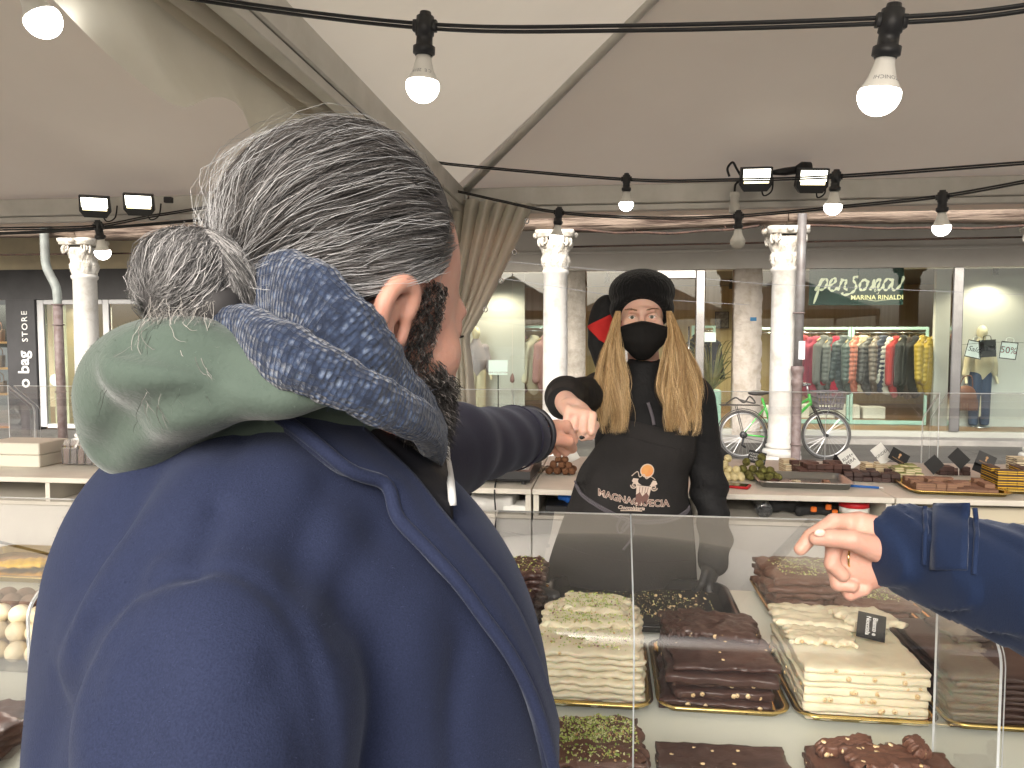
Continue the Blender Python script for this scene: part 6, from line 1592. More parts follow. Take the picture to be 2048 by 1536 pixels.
for s in (-1, 1):
    for (a, b) in (((.038, s*.073, -.028), (-.012, s*.078, .012)), ((.050, s*.066, -.075), (-.018, s*.076, -.02))): v, f = tube_geo(xf(crom([a, ((a[0] + b[0])/2, s*.0815, (a[2] + b[2])/2), b], 5), WM, WO), .0016, 6); sel_.cloth('ear_loop', v, f, MATS['black_mask'], parent=msk)
# beanie
knit_k = mat('black_knit', (.010, .010, .011), .95, bump=.7, bs=130, stretch=(1, 1, .15), sheen=.12, spec=.15)
def bean(x, y, z):
    d = union([ell((-.014, 0, .050), (.108, .094, .095)), (ell((-.022, 0, .088), (.112, .104, .072)), .02), (ell((-.010, 0, .030), (.106, .098, .05)), .02)], .02)(x, y, z)
    d = d + .003*np.exp(-((z - .060 - .25*x)/.010)**2) + .0012*wob(x, y, z, 40, 3)
    rim = -.016 + .092*np.clip((x + .01)/.105, -.05, 1.2)
    return smax(d, (rim - z)*.75, .006)
v, f = snets(bean, (-.15, -.125, -.06), (.12, .125, .18), .0036); sel_.cloth('beanie', xf(v, WM, WO), f, knit_k)
# jacket
jk = mat('black_jacket', (.0115, .0115, .0125), .7, var=(.017, .017, .018), vs=9, bump=.25, bs=90, sheen=.0, spec=.2)
def jf(x, y, z):
    d = union([ell(cf(1292, 865, 2.47), (.165, .115, .20)), (cone(cf(1205, 785, 2.43), cf(1385, 790, 2.47), .062, .064), .05), (ell(cf(1262, 1010, 2.48), (.175, .125, .18)), .06), (ell(cf(1245, 1120, 2.48), (.215, .135, .24)), .06), (cone(cf(1290, 738, 2.435), cf(1290, 785, 2.45), .058, .078), .03),
               (cone(cf(1190, 790, 2.42), cf(1132, 794, 2.16), .060, .051), .04), (cone(cf(1132, 794, 2.16), cf(1128, 806, 1.91), .051, .043), .03)], .04)(x, y, z)
    la = union([cone(cf(1392, 805, 2.47), cf(1418, 975, 2.49), .062, .055), (cone(cf(1418, 975, 2.49), cf(1430, 1075, 2.44), .056, .049), .03), (cone(cf(1430, 1075, 2.44), cf(1424, 1125, 2.40), .049, .046), .02)], .03)(x, y, z)
    la = la + .005*np.sin(z*75 + x*30)*np.exp(-((z - 1.13)/.14)**2)
    d = smin(d, la, .014); d = smax(d, -ell(cf(1290, 690, 2.425), (.062, .062, .055))(x, y, z), .006)
    return d + .0035*wob(x, y, z, 22, 6, 2)
v, f = snets(jf, (-.02, 1.80, .70), (.78, 2.70, 1.70), .0085); jkt = sel_.cloth('jacket', v, f, jk); jt = bvh(v, f)
# gloved left hand
GM = hand_frame((-.12, -.35, -.93), (.95, -.3, .0)); gv, gf = snets(fist_sdf(-1), (-.10, -.075, -.085), (.135, .075, .04), .004); sel_.cloth('glove', xf(gv*.95, GM, cf(1422, 1135, 2.39)), gf, mat('black_glove', (.013, .013, .015), .5))
# nail of the thumb
v, f = ico(1.0, sub=2); tip = np.array((.1005, .011, -.051)); Vn = np.array(v)*np.array((.0035, .0080, .0055)) + tip + np.array((.0062, .001, .002)); nl_ = sel_.cloth('painted_nail', xf(Vn*.96, RM2, RW), f, nail_k)
# hood of the jacket with red lining
hv3, hf3 = snets(union([ell(cf(1206, 655, 2.53), (.050, .05, .072)), (ell(cf(1215, 620, 2.52), (.045, .05, .05)), .03), (cone(cf(1200, 690, 2.51), cf(1225, 740, 2.48), .038, .05), .03)], .03), (.15, 2.40, 1.50), (.45, 2.65, 1.90), .006); hd = sel_.cloth('jacket_hood', hv3, hf3, jk, parent=jkt); ht = bvh(hv3, hf3)
G = smooth_grid(drape(ht, [[(1174 + 8*t, 655 - 4*t), (1190 + 6*t, 642 + 14*t), (1226, 622 + 75*t)] if False else [(1174 + 24*t, 653 + 26*t), (1198 + 10*t, 640 + 46*t), (1230, 624 + 76*t)] for t in np.linspace(0, 1, 10)], .004, 14), 2); v, f = sheet(G, .003); sel_.cloth('red_lining', v, f, mat('red_fleece', (.50, .020, .018), .85, bump=.3, bs=40), parent=hd)
# apron
ap = mat('black_apron', (.020, .0185, .0185), .75, var=(.026, .024, .024), vs=7, bump=.2, bs=200, spec=.25)
lft = [(1240, 836), (1212, 872), (1183, 905), (1160, 935), (1150, 965), (1138, 1005), (1118, 1060), (1098, 1120), (1086, 1180), (1082, 1245)]; rgt = [(1386, 872), (1388, 895), (1386, 925), (1382, 950), (1379, 980), (1384, 1015), (1388, 1060), (1392, 1110), (1395, 1180), (1396, 1245)]
L_ = crom([(a, b, 0) for a, b in lft], 6); R__ = crom([(a, b, 0) for a, b in rgt], 6)
G = drape(jt, [[(l[0] + (r_[0] - l[0])*t, l[1] + (r_[1] - l[1])*t - 14*math.sin(math.pi*t)*(1 if i < 6 else 0)*0) for t in (0, .5, 1)] for i, (l, r_) in enumerate(zip(L_, R__))], .010, 40)
G = smooth_grid(G, 8); ey = ORI - G; ey /= np.linalg.norm(ey, axis=2, keepdims=True); uu, vv = np.meshgrid(np.linspace(0, 1, G.shape[1]), np.linspace(0, 1, G.shape[0])); G = G + ey*(.007 + .004*np.sin(uu*7 + vv*5) + .003*np.sin(uu*17 - vv*9)*vv)[:, :, None]
v, f = sheet(G, .003); apr = sel_.cloth('apron', v, f, ap); at_ = bvh(G.reshape(-1, 3), [(i*41 + j, i*41 + j + 1, (i + 1)*41 + j + 1, (i + 1)*41 + j) for i in range(G.shape[0] - 1) for j in range(40)])
def on_apron(px, py, off=.0016):
    q, n = cast(at_, px, py)
    if q is None: return cf(px, py, 2.33)
    e = ORI - q; return q + e/np.linalg.norm(e)*off
def print_on(name, pts, f, m, off=.0016): return sel_.cloth(name, [on_apron(a, b, off) for a, b in pts], f, m, smooth=False, parent=apr)
# hem line of the bib and pocket edge
for pts in ([(1236, 868), (1310, 888), (1386, 905)], [(1120, 1090), (1200, 1115), (1300, 1125), (1390, 1120)]):
    P = crom([(a, b, 0) for a, b in pts], 10); v, f = tube_geo([on_apron(p[0], p[1], .001) for p in P], .0012, 6); sel_.cloth('stitched_hem', v, f, ap, parent=apr)
# printed emblem: sun over a column, lettering
cream_p = mat('emblem_cream', (.62, .50, .42), .6); brown_p = mat('emblem_brown', (.16, .075, .06), .6); sun_p = mat('emblem_orange', (.66, .24, .07), .6, var=(.75, .48, .16), vs=9)
ln_ = np.array((.965, .26)); ln_ /= np.linalg.norm(ln_); dn_ = np.array((-.17, .985)); dn_ /= np.linalg.norm(dn_)
def em(u, v): return tuple(np.array((1289, 967)) + np.array((.985, .12))*u + dn_*v)
def poly(name, pts, m, off): print_on(name, [em(*p) for p in pts], [tuple(range(len(pts)))], m, off)
def disc(u, v, r, n=20): return [(u + r*math.cos(6.2832*i/n), v + r*math.sin(6.2832*i/n)) for i in range(n)]
poly('emblem_sun_rim', disc(1, -26, 14), cream_p, .0016); poly('emblem_sun', disc(1, -26, 12), sun_p, .0022)
poly('emblem_capital', [(-24, -8), (22, -8), (26, -2), (20, 4), (-20, 4), (-26, -2)], cream_p, .0016); poly('emblem_shaft', [(-15, 5), (15, 5), (12, 40), (6, 32), (2, 46), (-4, 34), (-9, 50), (-12, 34)], cream_p, .0018); poly('emblem_drips', [(-13, 24), (-6, 18), (0, 26), (7, 17), (13, 24), (11, 42), (7, 34), (4, 44), (0, 36), (-4, 48), (-8, 38), (-12, 42)], brown_p, .0026)
for s in (-1, 1):
    P = [em(s*20 + 7*(1 - t*.8)*math.cos(t*9 + (0 if s > 0 else 3.1)), 6 + 7*(1 - t*.8)*math.sin(t*9)) for t in np.linspace(0, 1, 24)]; v, f = tube_geo([on_apron(a, b, .002) for a, b in P], .0021, 5); sel_.cloth('emblem_volute', v, f, cream_p, parent=apr)
for u in (-8, -2, 4, 9): v, f = tube_geo([on_apron(*em(u, 7), .0028), on_apron(*em(u*.9, 20), .0028)], .0008, 4); sel_.cloth('emblem_flute', v, f, brown_p, parent=apr)
P = crom([(*em(-28, -12), 0), (*em(-18, -22), 0), (*em(-12, -12), 0), (*em(-4, -18), 0), (*em(2, -10), 0), (*em(10, -15), 0), (*em(20, -10), 0)], 6); v, f = tube_geo([on_apron(p[0], p[1], .0034) for p in P], .0014, 5); sel_.cloth('emblem_script', v, f, cream_p, parent=apr)
def arc_text(s, size, cx_, cy_, m, name, off, bow, slope, bold=0, shear=0):
    tv, tf = text_geo(s, size, 0, bold=bold, shear=shear); pts = [(cx_ + x, cy_ - y + slope*x + bow*(1 - (x/52.)**2)) for x, y, z in tv]; print_on(name, pts, tf, m, off)
arc_text('MAGNAGRÆCIA', 19, 1267, 999, cream_p, 'emblem_lettering_edge', .0016, 4, .16, bold=.9); arc_text('MAGNAGRÆCIA', 19, 1267, 999, brown_p, 'emblem_lettering', .0024, 4, .16, bold=-.05)
arc_text('Cioccolateria', 10, 1262, 1015, cream_p, 'emblem_subtitle', .0020, 1, .06, bold=.25, shear=.35)
v, f = tube_geo([on_apron(1241, 1021, .002), on_apron(1262, 1021, .002), on_apron(1284, 1022, .002)], .0022, 5); sel_.cloth('emblem_underline', v, f, cream_p, parent=apr)
# tie cord with bow, neck strap
cord = mat('grey_cord', (.11, .10, .115), .8)
for dy in (0, 5):
    P = crom([(1150, 963 + dy, 0), (1165, 988 + dy, 0), (1200, 1012 + dy, 0), (1235, 1030 + dy, 0), (1258, 1038 + dy, 0), (1300, 1042 + dy, 0), (1345, 1036 + dy, 0), (1372, 1022 + dy, 0), (1379, 1012 + dy, 0)], 8); v, f = tube_geo([on_apron(p[0], p[1], .004) for p in P], .0036, 7); sel_.cloth('tie_cord', v, f, cord, parent=apr)
for pts in ([(1262, 1042), (1245, 1036), (1234, 1052), (1238, 1066), (1250, 1060), (1262, 1042)], [(1262, 1042), (1268, 1060), (1260, 1082), (1246, 1100)], [(1262, 1040), (1252, 1046), (1244, 1058), (1247, 1062), (1258, 1050)]):
    P = crom([(a, b, 0) for a, b in pts], 7); v, f = tube_geo([on_apron(p[0], p[1], .008) for p in P], .0034, 7); sel_.cloth('bow', v, f, cord, parent=apr)
for pts in ([(1308, 850), (1304, 830), (1296, 805)], [(1362, 865), (1358, 845), (1350, 820)]):
    P = crom([(a, b, 0) for a, b in pts], 6); G2 = []
    for p in P:
        q, n = cast(jt, p[0], p[1]); q = q if q is not None else cf(p[0], p[1], 2.36); e = ORI - q; G2.append(q + e/np.linalg.norm(e)*.012)
    v, f = tube_geo(G2, .005, 8, flat=.3); sel_.cloth('neck_strap', v, f, cord if pts[0][0] < 1320 else mat('grey_strap', (.45, .43, .42), .6), parent=apr)
# long hair falling over the shoulders
def lock_hair(guide, widths, n, seed, wave):
    rs = np.random.RandomState(seed); K = 20; gp = crom(guide, 12); T = np.linspace(0, 1, len(gp)); tt = np.linspace(0, 1, K); gx = np.stack([np.interp(tt, T, gp[:, i]) for i in range(3)], 1); wd = np.interp(tt, np.linspace(0, 1, len(widths)), widths)
    a = rs.uniform(-1, 1, n); b = np.sqrt(np.maximum(0, 1 - a*a))*rs.uniform(-1, 1, n); ctr = np.sort(rs.uniform(-1, 1, 17)); cl = np.argmin(np.abs(a[:, None] - ctr[None, :] + rs.normal(size=(n, 1))*.07), 1); cph = rs.rand(17)[cl]*6.28 + rs.normal(size=n)*.35; camp = (.4 + rs.rand(17))[cl]; cend = (.74 + .26*rs.rand(17))[cl]; ends = cend*(1 - .30*rs.rand(n)**2.2); pull = (ctr[cl] - a)*.38
    paths = np.zeros((n, K, 3)); drift = rs.normal(size=n)*4.5; fz = rs.normal(size=n)*(rs.rand(n) < .13)*9
    for k in range(K):
        t = tt[k]*ends; base_ = np.stack([np.interp(t, tt, gx[:, i]) for i in range(3)], 1); w_ = np.interp(t, tt, wd)
        wv = wave*camp*t**1.2*np.sin(t*(8.5 + 2*np.sin(cl)) + cph)
        px_ = base_[:, 0] + (a + pull*t**1.5)*w_ + wv + drift*t**2 + fz*np.sin(t*5 + cph)*t; py_ = base_[:, 1]; d_ = base_[:, 2] - .030*b*np.minimum(1, .35 + t*2) + .010*camp*np.sin(t*9 + cph*1.7)*t + .0012*rs.normal(size=n)
        x_ = (px_ - 1024)/F_PX; v_ = (768 - py_)/F_PX; fy = math.cos(PITCH) + v_*math.sin(PITCH); zz = (-math.sin(PITCH) + v_*math.cos(PITCH))/fy; paths[:, k] = np.stack([x_/fy*d_, d_, EYE + zz*d_], 1)
    g = (rs.rand(17) - .5)[cl]*.9 + rs.normal(size=n)*.55; c = np.where((g > .30)[:, None], np.array((.76, .57, .33)), np.where((g > -.5)[:, None], np.array((.54, .36, .17)), np.array((.30, .175, .075)))); c = c*(.8 + .4*rs.rand(n))[:, None]
    return paths, c
pa, ca_ = lock_hair([(1236, 622, 2.375), (1229, 665, 2.350), (1221, 715, 2.325), (1222, 770, 2.315), (1224, 820, 2.305), (1222, 872, 2.30)], [5, 10, 19, 32, 27, 22], 7000, 3, 14)
pb, cb_ = lock_hair([(1338, 622, 2.38), (1346, 660, 2.355), (1352, 715, 2.335), (1356, 775, 2.325), (1362, 825, 2.315), (1358, 876, 2.31)], [5, 11, 22, 34, 29, 20], 7500, 4, 15)
pc, cc_ = lock_hair([(1346, 640, 2.44), (1362, 690, 2.44), (1378, 740, 2.43), (1384, 790, 2.40), (1378, 830, 2.38)], [5, 12, 18, 16, 12], 900, 6, 8)
pp = np.concatenate([pa, pb, pc]); sel_.hair('long_hair', pp, 0.00040 + .0003*np.random.RandomState(1).rand(len(pp)), np.concatenate([ca_, cb_, cc_]), 7)
legs(sel_, .37, 2.47, .86, .135, wa)

# ------------------------------------------------------------ the pointing customer at the right
ptr = Body((.86, .40))
def H(px, py, d=1.10): return cf(px, py, d)
wr = H(1772, 1085, 1.10); SEw = (.655, .84, 1.375)
it = [chain([H(1835, 1098, 1.10), wr, H(1735, 1082, 1.10)], [.029, .029, .026], .01),
      (rbox(H(1732, 1098, 1.105), (.034, .017, .050), .015, np.stack([np.array((-.96, .1, .25)), np.array((.12, .99, .0)), np.array((.25, .0, .96))], 1)), .014),
      (chain([H(1722, 1045, 1.115), H(1668, 1044, 1.108), H(1622, 1073, 1.100), H(1601, 1098, 1.096)], [.0142, .0122, .0108, .0095], .003), .006),
      (chain([H(1752, 1098, 1.075), H(1704, 1080, 1.068), H(1660, 1076, 1.072), H(1632, 1077, 1.078)], [.0185, .0140, .0125, .0098], .003), .006),
      (chain([H(1712, 1075, 1.118), H(1668, 1092, 1.105), H(1664, 1128, 1.094), H(1686, 1150, 1.090)], [.0135, .0118, .0108, .0096], .003), .003),
      (chain([H(1712, 1105, 1.118), H(1668, 1135, 1.112), H(1676, 1168, 1.100), H(1704, 1172, 1.092)], [.0130, .0112, .0102, .0092], .003), .003),
      (chain([H(1722, 1130, 1.118), H(1688, 1168, 1.112), H(1700, 1188, 1.104), H(1728, 1180, 1.094)], [.0120, .0102, .0094, .0084], .003), .003),
      (ell(H(1742, 1130, 1.10), (.026, .018, .034)), .012)]
lo_, hi_ = np.minimum.reduce([H(1580, 1220, 1.02), H(1850, 1000, 1.02)]) - .03, np.maximum.reduce([H(1580, 1220, 1.18), H(1850, 1000, 1.18)]) + .03
v, f = snets(union(it, .004), lo_, hi_, .0024); ptr.add(v, f, [H(1832, 1098, 1.10), SEw, (.80, .48, 1.40)])
PO = np.array((.84, .36, 1.70)); PM = frame(R(125), R(10)); v, f = snets(head_sdf(False, PM.T @ (np.array((.88, .33, 1.52)) - PO)), (-.16, -.125, -.26), (.13, .125, .155), .006); ptr.add(xf(v, PM, PO), f, [(.88, .34, 1.50)])
v, f = snets(union([ell((.90, .34, 1.25), (.16, .12, .26)), ell((.90, .34, .98), (.15, .12, .2))], .08), (.6, .1, .7), (1.2, .6, 1.6), .02); ptr.add(v, f)
ptr.finish(skin_h, 'person in a blue coat pointing one hand over the white slabs')
v, f = ico(1.0, sub=2); q = H(1640, 1066, 1.066); ptr.cloth('thumb_nail', np.array(v)*np.array((.0085, .003, .0058)) + q, f, nail)
v, f = tube_geo([H(1700 + 3*math.cos(t), 1118 + 17*math.sin(t), 1.098 + .012*math.cos(t)) for t in np.linspace(0, 6.2832, 21)[:-1]], .0016, 6, closed=True); ptr.cloth('ring', v, f, gold)
blue_w = bpy.data.materials.new('blue_wool'); blue_w.use_nodes = True; wool_later = blue_w
SE, SW_ = np.array((.655, .84, 1.375)), H(1812, 1098, 1.10)
def pcoat(x, y, z):
    d = union([ell((.90, .34, 1.27), (.22, .17, .25)), (ell((.90, .34, .98), (.22, .18, .32)), .08), (cone((.78, .48, 1.42), (1.04, .20, 1.42), .085), .06), (cone((.79, .50, 1.43), SE, .088, .076), .05)], .06)(x, y, z)
    t = (x - SW_[0])/(SE[0] - SW_[0])
    sl = union([cone(SE, SW_, .0765, .0635)], .02)(x, y, z) + .0045*np.sin(t*26 + z*18 + 1.5*np.sin(t*7))*np.clip(1.3 - t, 0, 1) - .003*wob(x, y, z, 34, 7, 2)
    d = smin(d, sl, .03); dirn = SW_ - SE; dirn = dirn/np.linalg.norm(dirn)
    d = np.maximum(d, (x - SW_[0])*dirn[0] + (y - SW_[1])*dirn[1] + (z - SW_[2])*dirn[2] - .020)
    return smax(d, -cone(SW_ - dirn*.01, SW_ + dirn*.08, .050)(x, y, z), .004) + .003*wob(x, y, z, 14, 2)*np.clip((x - .6)*5, 0, 1)
v, f = snets(pcoat, (.42, .10, .70), (1.16, 1.22, 1.56), .0075); pct = ptr.cloth('coat', v, f, blue_w); pt_ = bvh(v, f)
for pts in ([(1850, 1012), (1852, 1060), (1850, 1130)], [(1950, 1016), (1954, 1070), (1950, 1150)]):
    G2 = drape(pt_, [pts], .001, 20)[0]; v, f = tube_geo(G2, .0032, 7); ptr.cloth('sleeve_tab_edge', v, f, blue_w, parent=pct)
G2 = smooth_grid(drape(pt_, [[(1866 + 68*t, 1006), (1868 + 70*t, 1070), (1864 + 72*t, 1140)] for t in np.linspace(0, 1, 6)], .004, 16), 2); v, f = sheet(G2, .004); ptr.cloth('sleeve_tab', v, f, blue_w, parent=pct)
v, f = snets(lambda x, y, z: smax(ell((-.012, 0, .045), (.106, .085, .103))(x, y, z), (x - .055 - z*.1), .01), (-.14, -.11, -.08), (.11, .11, .17), .008); ptr.cloth('hair', xf(v, PM, PO), f, hair_base if 'hair_base' in globals() else mat('hair_underlayer', (.035, .032, .032), .7))
legs(ptr, .90, .34, .80, 0, R(125))

# ------------------------------------------------------------ the bearded customer
man = Body((-.17, .62))
HO = np.array((-.131, .646, 1.698)); HM = frame(R(47), R(12), R(2))
nb = HM.T @ (np.array((-.178, .645, 1.595)) - HO)
hv, hf = snets(head_sdf(False, nb, (.056, .045)), (-.16, -.125, -.26), (.13, .125, .155), .0026)
man.add(xf(hv, HM, HO), hf, [(-.18, .645, 1.56)])
# left fist reaching to the seller
WR_ = np.array((.034, 1.530, 1.497)); FM = hand_frame((.64, .76, .04), (-.40, -.45, .80))
fv, ff = snets(fist_sdf(-1), (-.10, -.075, -.085), (.135, .075, .04), .0026); man.add(xf(fv*1.02, FM, WR_), ff, [WR_ - FM[:, 0]*.06, (-.092, 1.17, 1.512), (-.19, .82, 1.48)])
# right hand hanging, lightly curled
RM = hand_frame((.25, .05, -.97), (-.1, -1, .0)); rv, rf = snets(fist_sdf(1), (-.10, -.075, -.085), (.135, .075, .04), .005); man.add(xf(rv, RM, (-.06, .42, .92)), rf, [(-.075, .42, .98), (-.15, .405, 1.18), (-.17, .46, 1.45)])
tv_, tf_ = snets(union([ell((-.18, .63, 1.28), (.11, .14, .22)), ell((-.17, .63, 1.0), (.13, .16, .22))], .08), (-.4, .35, .75), (.05, .9, 1.6), .02); man.add(tv_, tf_)
man.finish(skin_m, 'bearded man in navy coat with grey hair bun, bumping fists across the counter')
# ---- coat
coat_m = bpy.data.materials.new('navy_wool'); coat_m.use_nodes = True
def wool(m, c1, c2, sheen, sc):
    nt = m.node_tree; N = nt.nodes; L = nt.links; b = N['Principled BSDF']; tc = N.new('ShaderNodeTexCoord')
    n1 = N.new('ShaderNodeTexNoise'); n1.inputs['Scale'].default_value = 5; n1.inputs['Detail'].default_value = 3; n2 = N.new('ShaderNodeTexNoise'); n2.inputs['Scale'].default_value = sc; n2.inputs['Detail'].default_value = 4
    L.new(tc.outputs['Object'], n1.inputs['Vector']); L.new(tc.outputs['Object'], n2.inputs['Vector'])
    ad = N.new('ShaderNodeMath'); ad.operation = 'MULTIPLY_ADD'; ad.inputs[1].default_value = .9; L.new(n2.outputs['Fac'], ad.inputs[0]); 
    sc2 = N.new('ShaderNodeMath'); sc2.operation = 'MULTIPLY'; sc2.inputs[1].default_value = .35; L.new(n1.outputs['Fac'], sc2.inputs[0]); L.new(sc2.outputs[0], ad.inputs[2])
    mx = N.new('ShaderNodeMix'); mx.data_type = 'RGBA'; mx.inputs[6].default_value = (*c1, 1); mx.inputs[7].default_value = (*c2, 1); L.new(ad.outputs[0], mx.inputs[0]); L.new(mx.outputs[2], b.inputs['Base Color'])
    b.inputs['Roughness'].default_value = .9; b.inputs['Specular IOR Level'].default_value = .15; b.inputs['Sheen Weight'].default_value = sheen; b.inputs['Sheen Roughness'].default_value = .35; b.inputs['Sheen Tint'].default_value = (.75, .82, 1, 1)
    bp = N.new('ShaderNodeBump'); bp.inputs['Strength'].default_value = .4; bp.inputs['Distance'].default_value = .0014; L.new(n2.outputs['Fac'], bp.inputs['Height']); L.new(bp.outputs[0], b.inputs['Normal'])
wool(coat_m, (.004, .006, .017), (.027, .035, .075), .12, 800)
coat_sleeve = bpy.data.materials.new('navy_wool_sleeve'); coat_sleeve.use_nodes = True; wool(coat_sleeve, (.013, .012, .021), (.026, .024, .040), .10, 420)
SR, SL = np.array((-.172, .447, 1.472)), np.array((-.20, .83, 1.50))
def crease(a, b, r): return cone(a, b, r)
EL_, WL = np.array((-.092, 1.17, 1.512)), np.array((.022, 1.500, 1.492))
def coat_f(x, y, z):
    tor = union([ell((-.192, .645, 1.36), (.197, .185, .21)), (cone((-.19, .52, 1.488), (-.205, .78, 1.50), .088, .085), .07), (ell((-.20, .64, 1.545), (.125, .13, .082)), .05), (ell((-.272, .66, 1.482), (.098, .14, .11)), .05), (ell((-.175, .64, 1.10), (.202, .20, .30)), .10),
                 (ell((-.10, .66, 1.36), (.125, .15, .20)), .06), (cone((-.16, .64, 1.0), (-.16, .64, .72), .18, .205), .08)], .06)(x, y, z)
    arm = union([ell(SR + (0, .006, -.002), (.074, .070, .078)), (cone(SR + (.002, -.008, -.03), (-.150, .405, 1.18), .0735, .068), .03), (cone((-.150, .405, 1.18), (-.075, .42, .95), .068, .060), .03)], .03)(x, y, z)
    arm = arm + .004*np.sin(z*48 + x*22)*np.clip((1.42 - z)*5, 0, 1)
    d = smin(tor, arm, .016)
    la = union([cone(SL + (0, .01, -.005), EL_, .082, .066), (cone(EL_, WL, .064, .0575), .03)], .03)(x, y, z)
    la = la + .0016*np.sin((x*.36 + y*.93)*47 + z*35 + 2*np.sin(y*9))*np.clip((y - .95)*3, 0, 1) - .0022*wob(x, y, z, 16, 8, 2)
    d = smin(d, la, .045)
    # soft folds of the heavy cloth
    d = d + .0040*wob(x, y, z, 10, 5, 2)*np.clip((1.60 - z)*6, 0, 1)
    for amp, g_ in folds: d = d + amp*g_(x, y, z)
    # opening of the left sleeve
    d = smax(d, -cone(WL + np.array((.36, .93, -.07))*.004, WL + np.array((.36, .93, -.07))*.05, .048)(x, y, z), .004)
    return d
folds = []
pv_, pf_ = snets(coat_f, (-.46, .30, .95), (.10, .95, 1.64), .014); ptree = bvh(pv_, pf_)
def fold_line(pts, w):
    P = crom([(a, b, 0) for a, b in pts], 5); out = []
    for p in P:
        q, n = cast(ptree, p[0], p[1])
        if q is not None: out.append(q)
    return gfold(out, w)
folds = [(.0060, fold_line([(440, 1030), (418, 1080), (392, 1150)], .009)), (.0045, fold_line([(300, 1110), (255, 1180), (205, 1260), (160, 1340), (110, 1450), (80, 1540)], .017)), (-.007, fold_line([(400, 960), (310, 1060), (215, 1190), (140, 1320)], .026)),
         (.006, fold_line([(330, 900), (260, 1000), (190, 1120)], .020)), (-.005, fold_line([(560, 960), (470, 1060), (420, 1140)], .030)), (.0050, fold_line([(165, 1288), (230, 1212), (330, 1165), (450, 1150), (545, 1190), (605, 1270), (642, 1390), (668, 1530)], .0065)),
         (-.006, fold_line([(780, 1180), (830, 1340), (860, 1500)], .030)), (.006, fold_line([(300, 1330), (260, 1440), (250, 1540)], .018)), (-.005, fold_line([(430, 1300), (420, 1420), (440, 1540)], .03)), (.0030, fold_line([(505, 815), (490, 880), (455, 950), (425, 1025)], .005)),
         (.0028, fold_line([(205, 1110), (160, 1220), (115, 1350)], .011)), (-.002, fold_line([(225, 1120), (180, 1235), (135, 1360)], .012)), (.003, fold_line([(305, 1175), (255, 1255), (205, 1325)], .008)), (-.004, fold_line([(320, 1140), (275, 1215), (225, 1280)], .010)),
         (.0032, fold_line([(250, 1425), (330, 1400), (430, 1432), (520, 1420)], .010)), (.0045, fold_line([(560, 1330), (602, 1420), (630, 1536)], .011)), (-.005, fold_line([(850, 1200), (805, 1350), (790, 1500)], .020)), (.0055, fold_line([(925, 1300), (900, 1420), (905, 1536)], .014)),
         (.0042, fold_line([(300, 925), (245, 1040), (225, 1090)], .010)), (-.0045, fold_line([(565, 905), (630, 1010), (705, 1100)], .022)), (.0045, fold_line([(640, 985), (605, 1090), (592, 1190)], .013)), (.004, fold_line([(760, 1060), (700, 1150), (670, 1260)], .014)), (.0035, fold_line([(180, 1400), (240, 1480), (330, 1520)], .010))]
cv, cfa = snets(coat_f, (-.46, .30, .62), (.20, 1.64, 1.64), .0058)
# reaching sleeve beyond the chest takes a second, duller and more purple navy wool
fm = [1 if np.mean([cv[i][1] for i in q]) > .93 else 0 for q in cfa.tolist()]
coat = man.cloth('coat', cv, cfa, None, mats=[coat_m, coat_sleeve], fm=fm)
tree = bvh(cv, cfa); fuzz(man, 'coat_nap', cv, cfa, 15000, .0020, (.05, .06, .11), coat, 32, keep=lambda c: (c[:, 1] < .8) & (c[:, 2] > 1.15))
def seam(name, pts, r, off, m, n=40, flat=1.0, parent=None):
    G = drape(tree, [pts], off, n)[0]
    for _ in range(3): G[1:-1] = .25*G[:-2] + .5*G[1:-1] + .25*G[2:]
    v, f = tube_geo(G, r, 8, True, False, flat); return man.cloth(name, v, f, m, parent=parent or coat)
# collar and lapel: thick cloth folded over the chest
outer = [(470, 800), (560, 860), (640, 925), (690, 962), (735, 972), (762, 976), (770, 1002), (778, 1042), (850, 1125), (930, 1215), (1005, 1320), (1055, 1430), (1090, 1560)]
inner = [(560, 772), (620, 802), (690, 850), (750, 902), (800, 948), (830, 980), (852, 1010), (885, 1050), (945, 1120), (1005, 1200), (1052, 1300), (1090, 1420), (1120, 1560)]
rows = []
for t in np.linspace(0, 1, 12): rows.append([(o_[0] + (i_[0] - o_[0])*t, o_[1] + (i_[1] - o_[1])*t) for o_, i_ in zip(outer, inner)])
G = drape(tree, rows, .010, 70); G = smooth_grid(G, 4)
to_eye = ORI - G; to_eye /= np.linalg.norm(to_eye, axis=2, keepdims=True); lift = np.array([.004*math.sin(math.pi*min(1, t*1.4)) + .002 for t in np.linspace(0, 1, 12)]); G = G + to_eye*lift[:, None, None]
v, f = sheet(G, .013); man.cloth('lapel', v, f, coat_m, parent=coat)
v, f = tube_geo(G[0] + 0, .0052, 8); man.cloth('lapel_edge', v, f, coat_m, parent=coat)
nl = G[:, 24:30].mean(1)
# cuff of the reaching sleeve
T_ = WL - EL_; T_ = T_/np.linalg.norm(T_); a_ = np.cross(T_, (0, 0, 1)); a_ /= np.linalg.norm(a_); b_ = np.cross(a_, T_)
def ringp(o, r, k=1.0): return [o + r*(math.cos(t)*a_ + k*math.sin(t)*b_) for t in np.linspace(0, 6.2832, 33)[:-1]]
v, f = tube_geo(ringp(WL - T_*.065, .0605), .0022, 6, closed=True); man.cloth('cuff_seam', v, f, coat_sleeve, parent=coat)
v, f = tube_geo(ringp(WL + T_*.030, .0535), .0060, 8, closed=True); man.cloth('cuff_lining', v, f, mat('cuff_lining', (.016, .015, .02), .5), parent=coat)
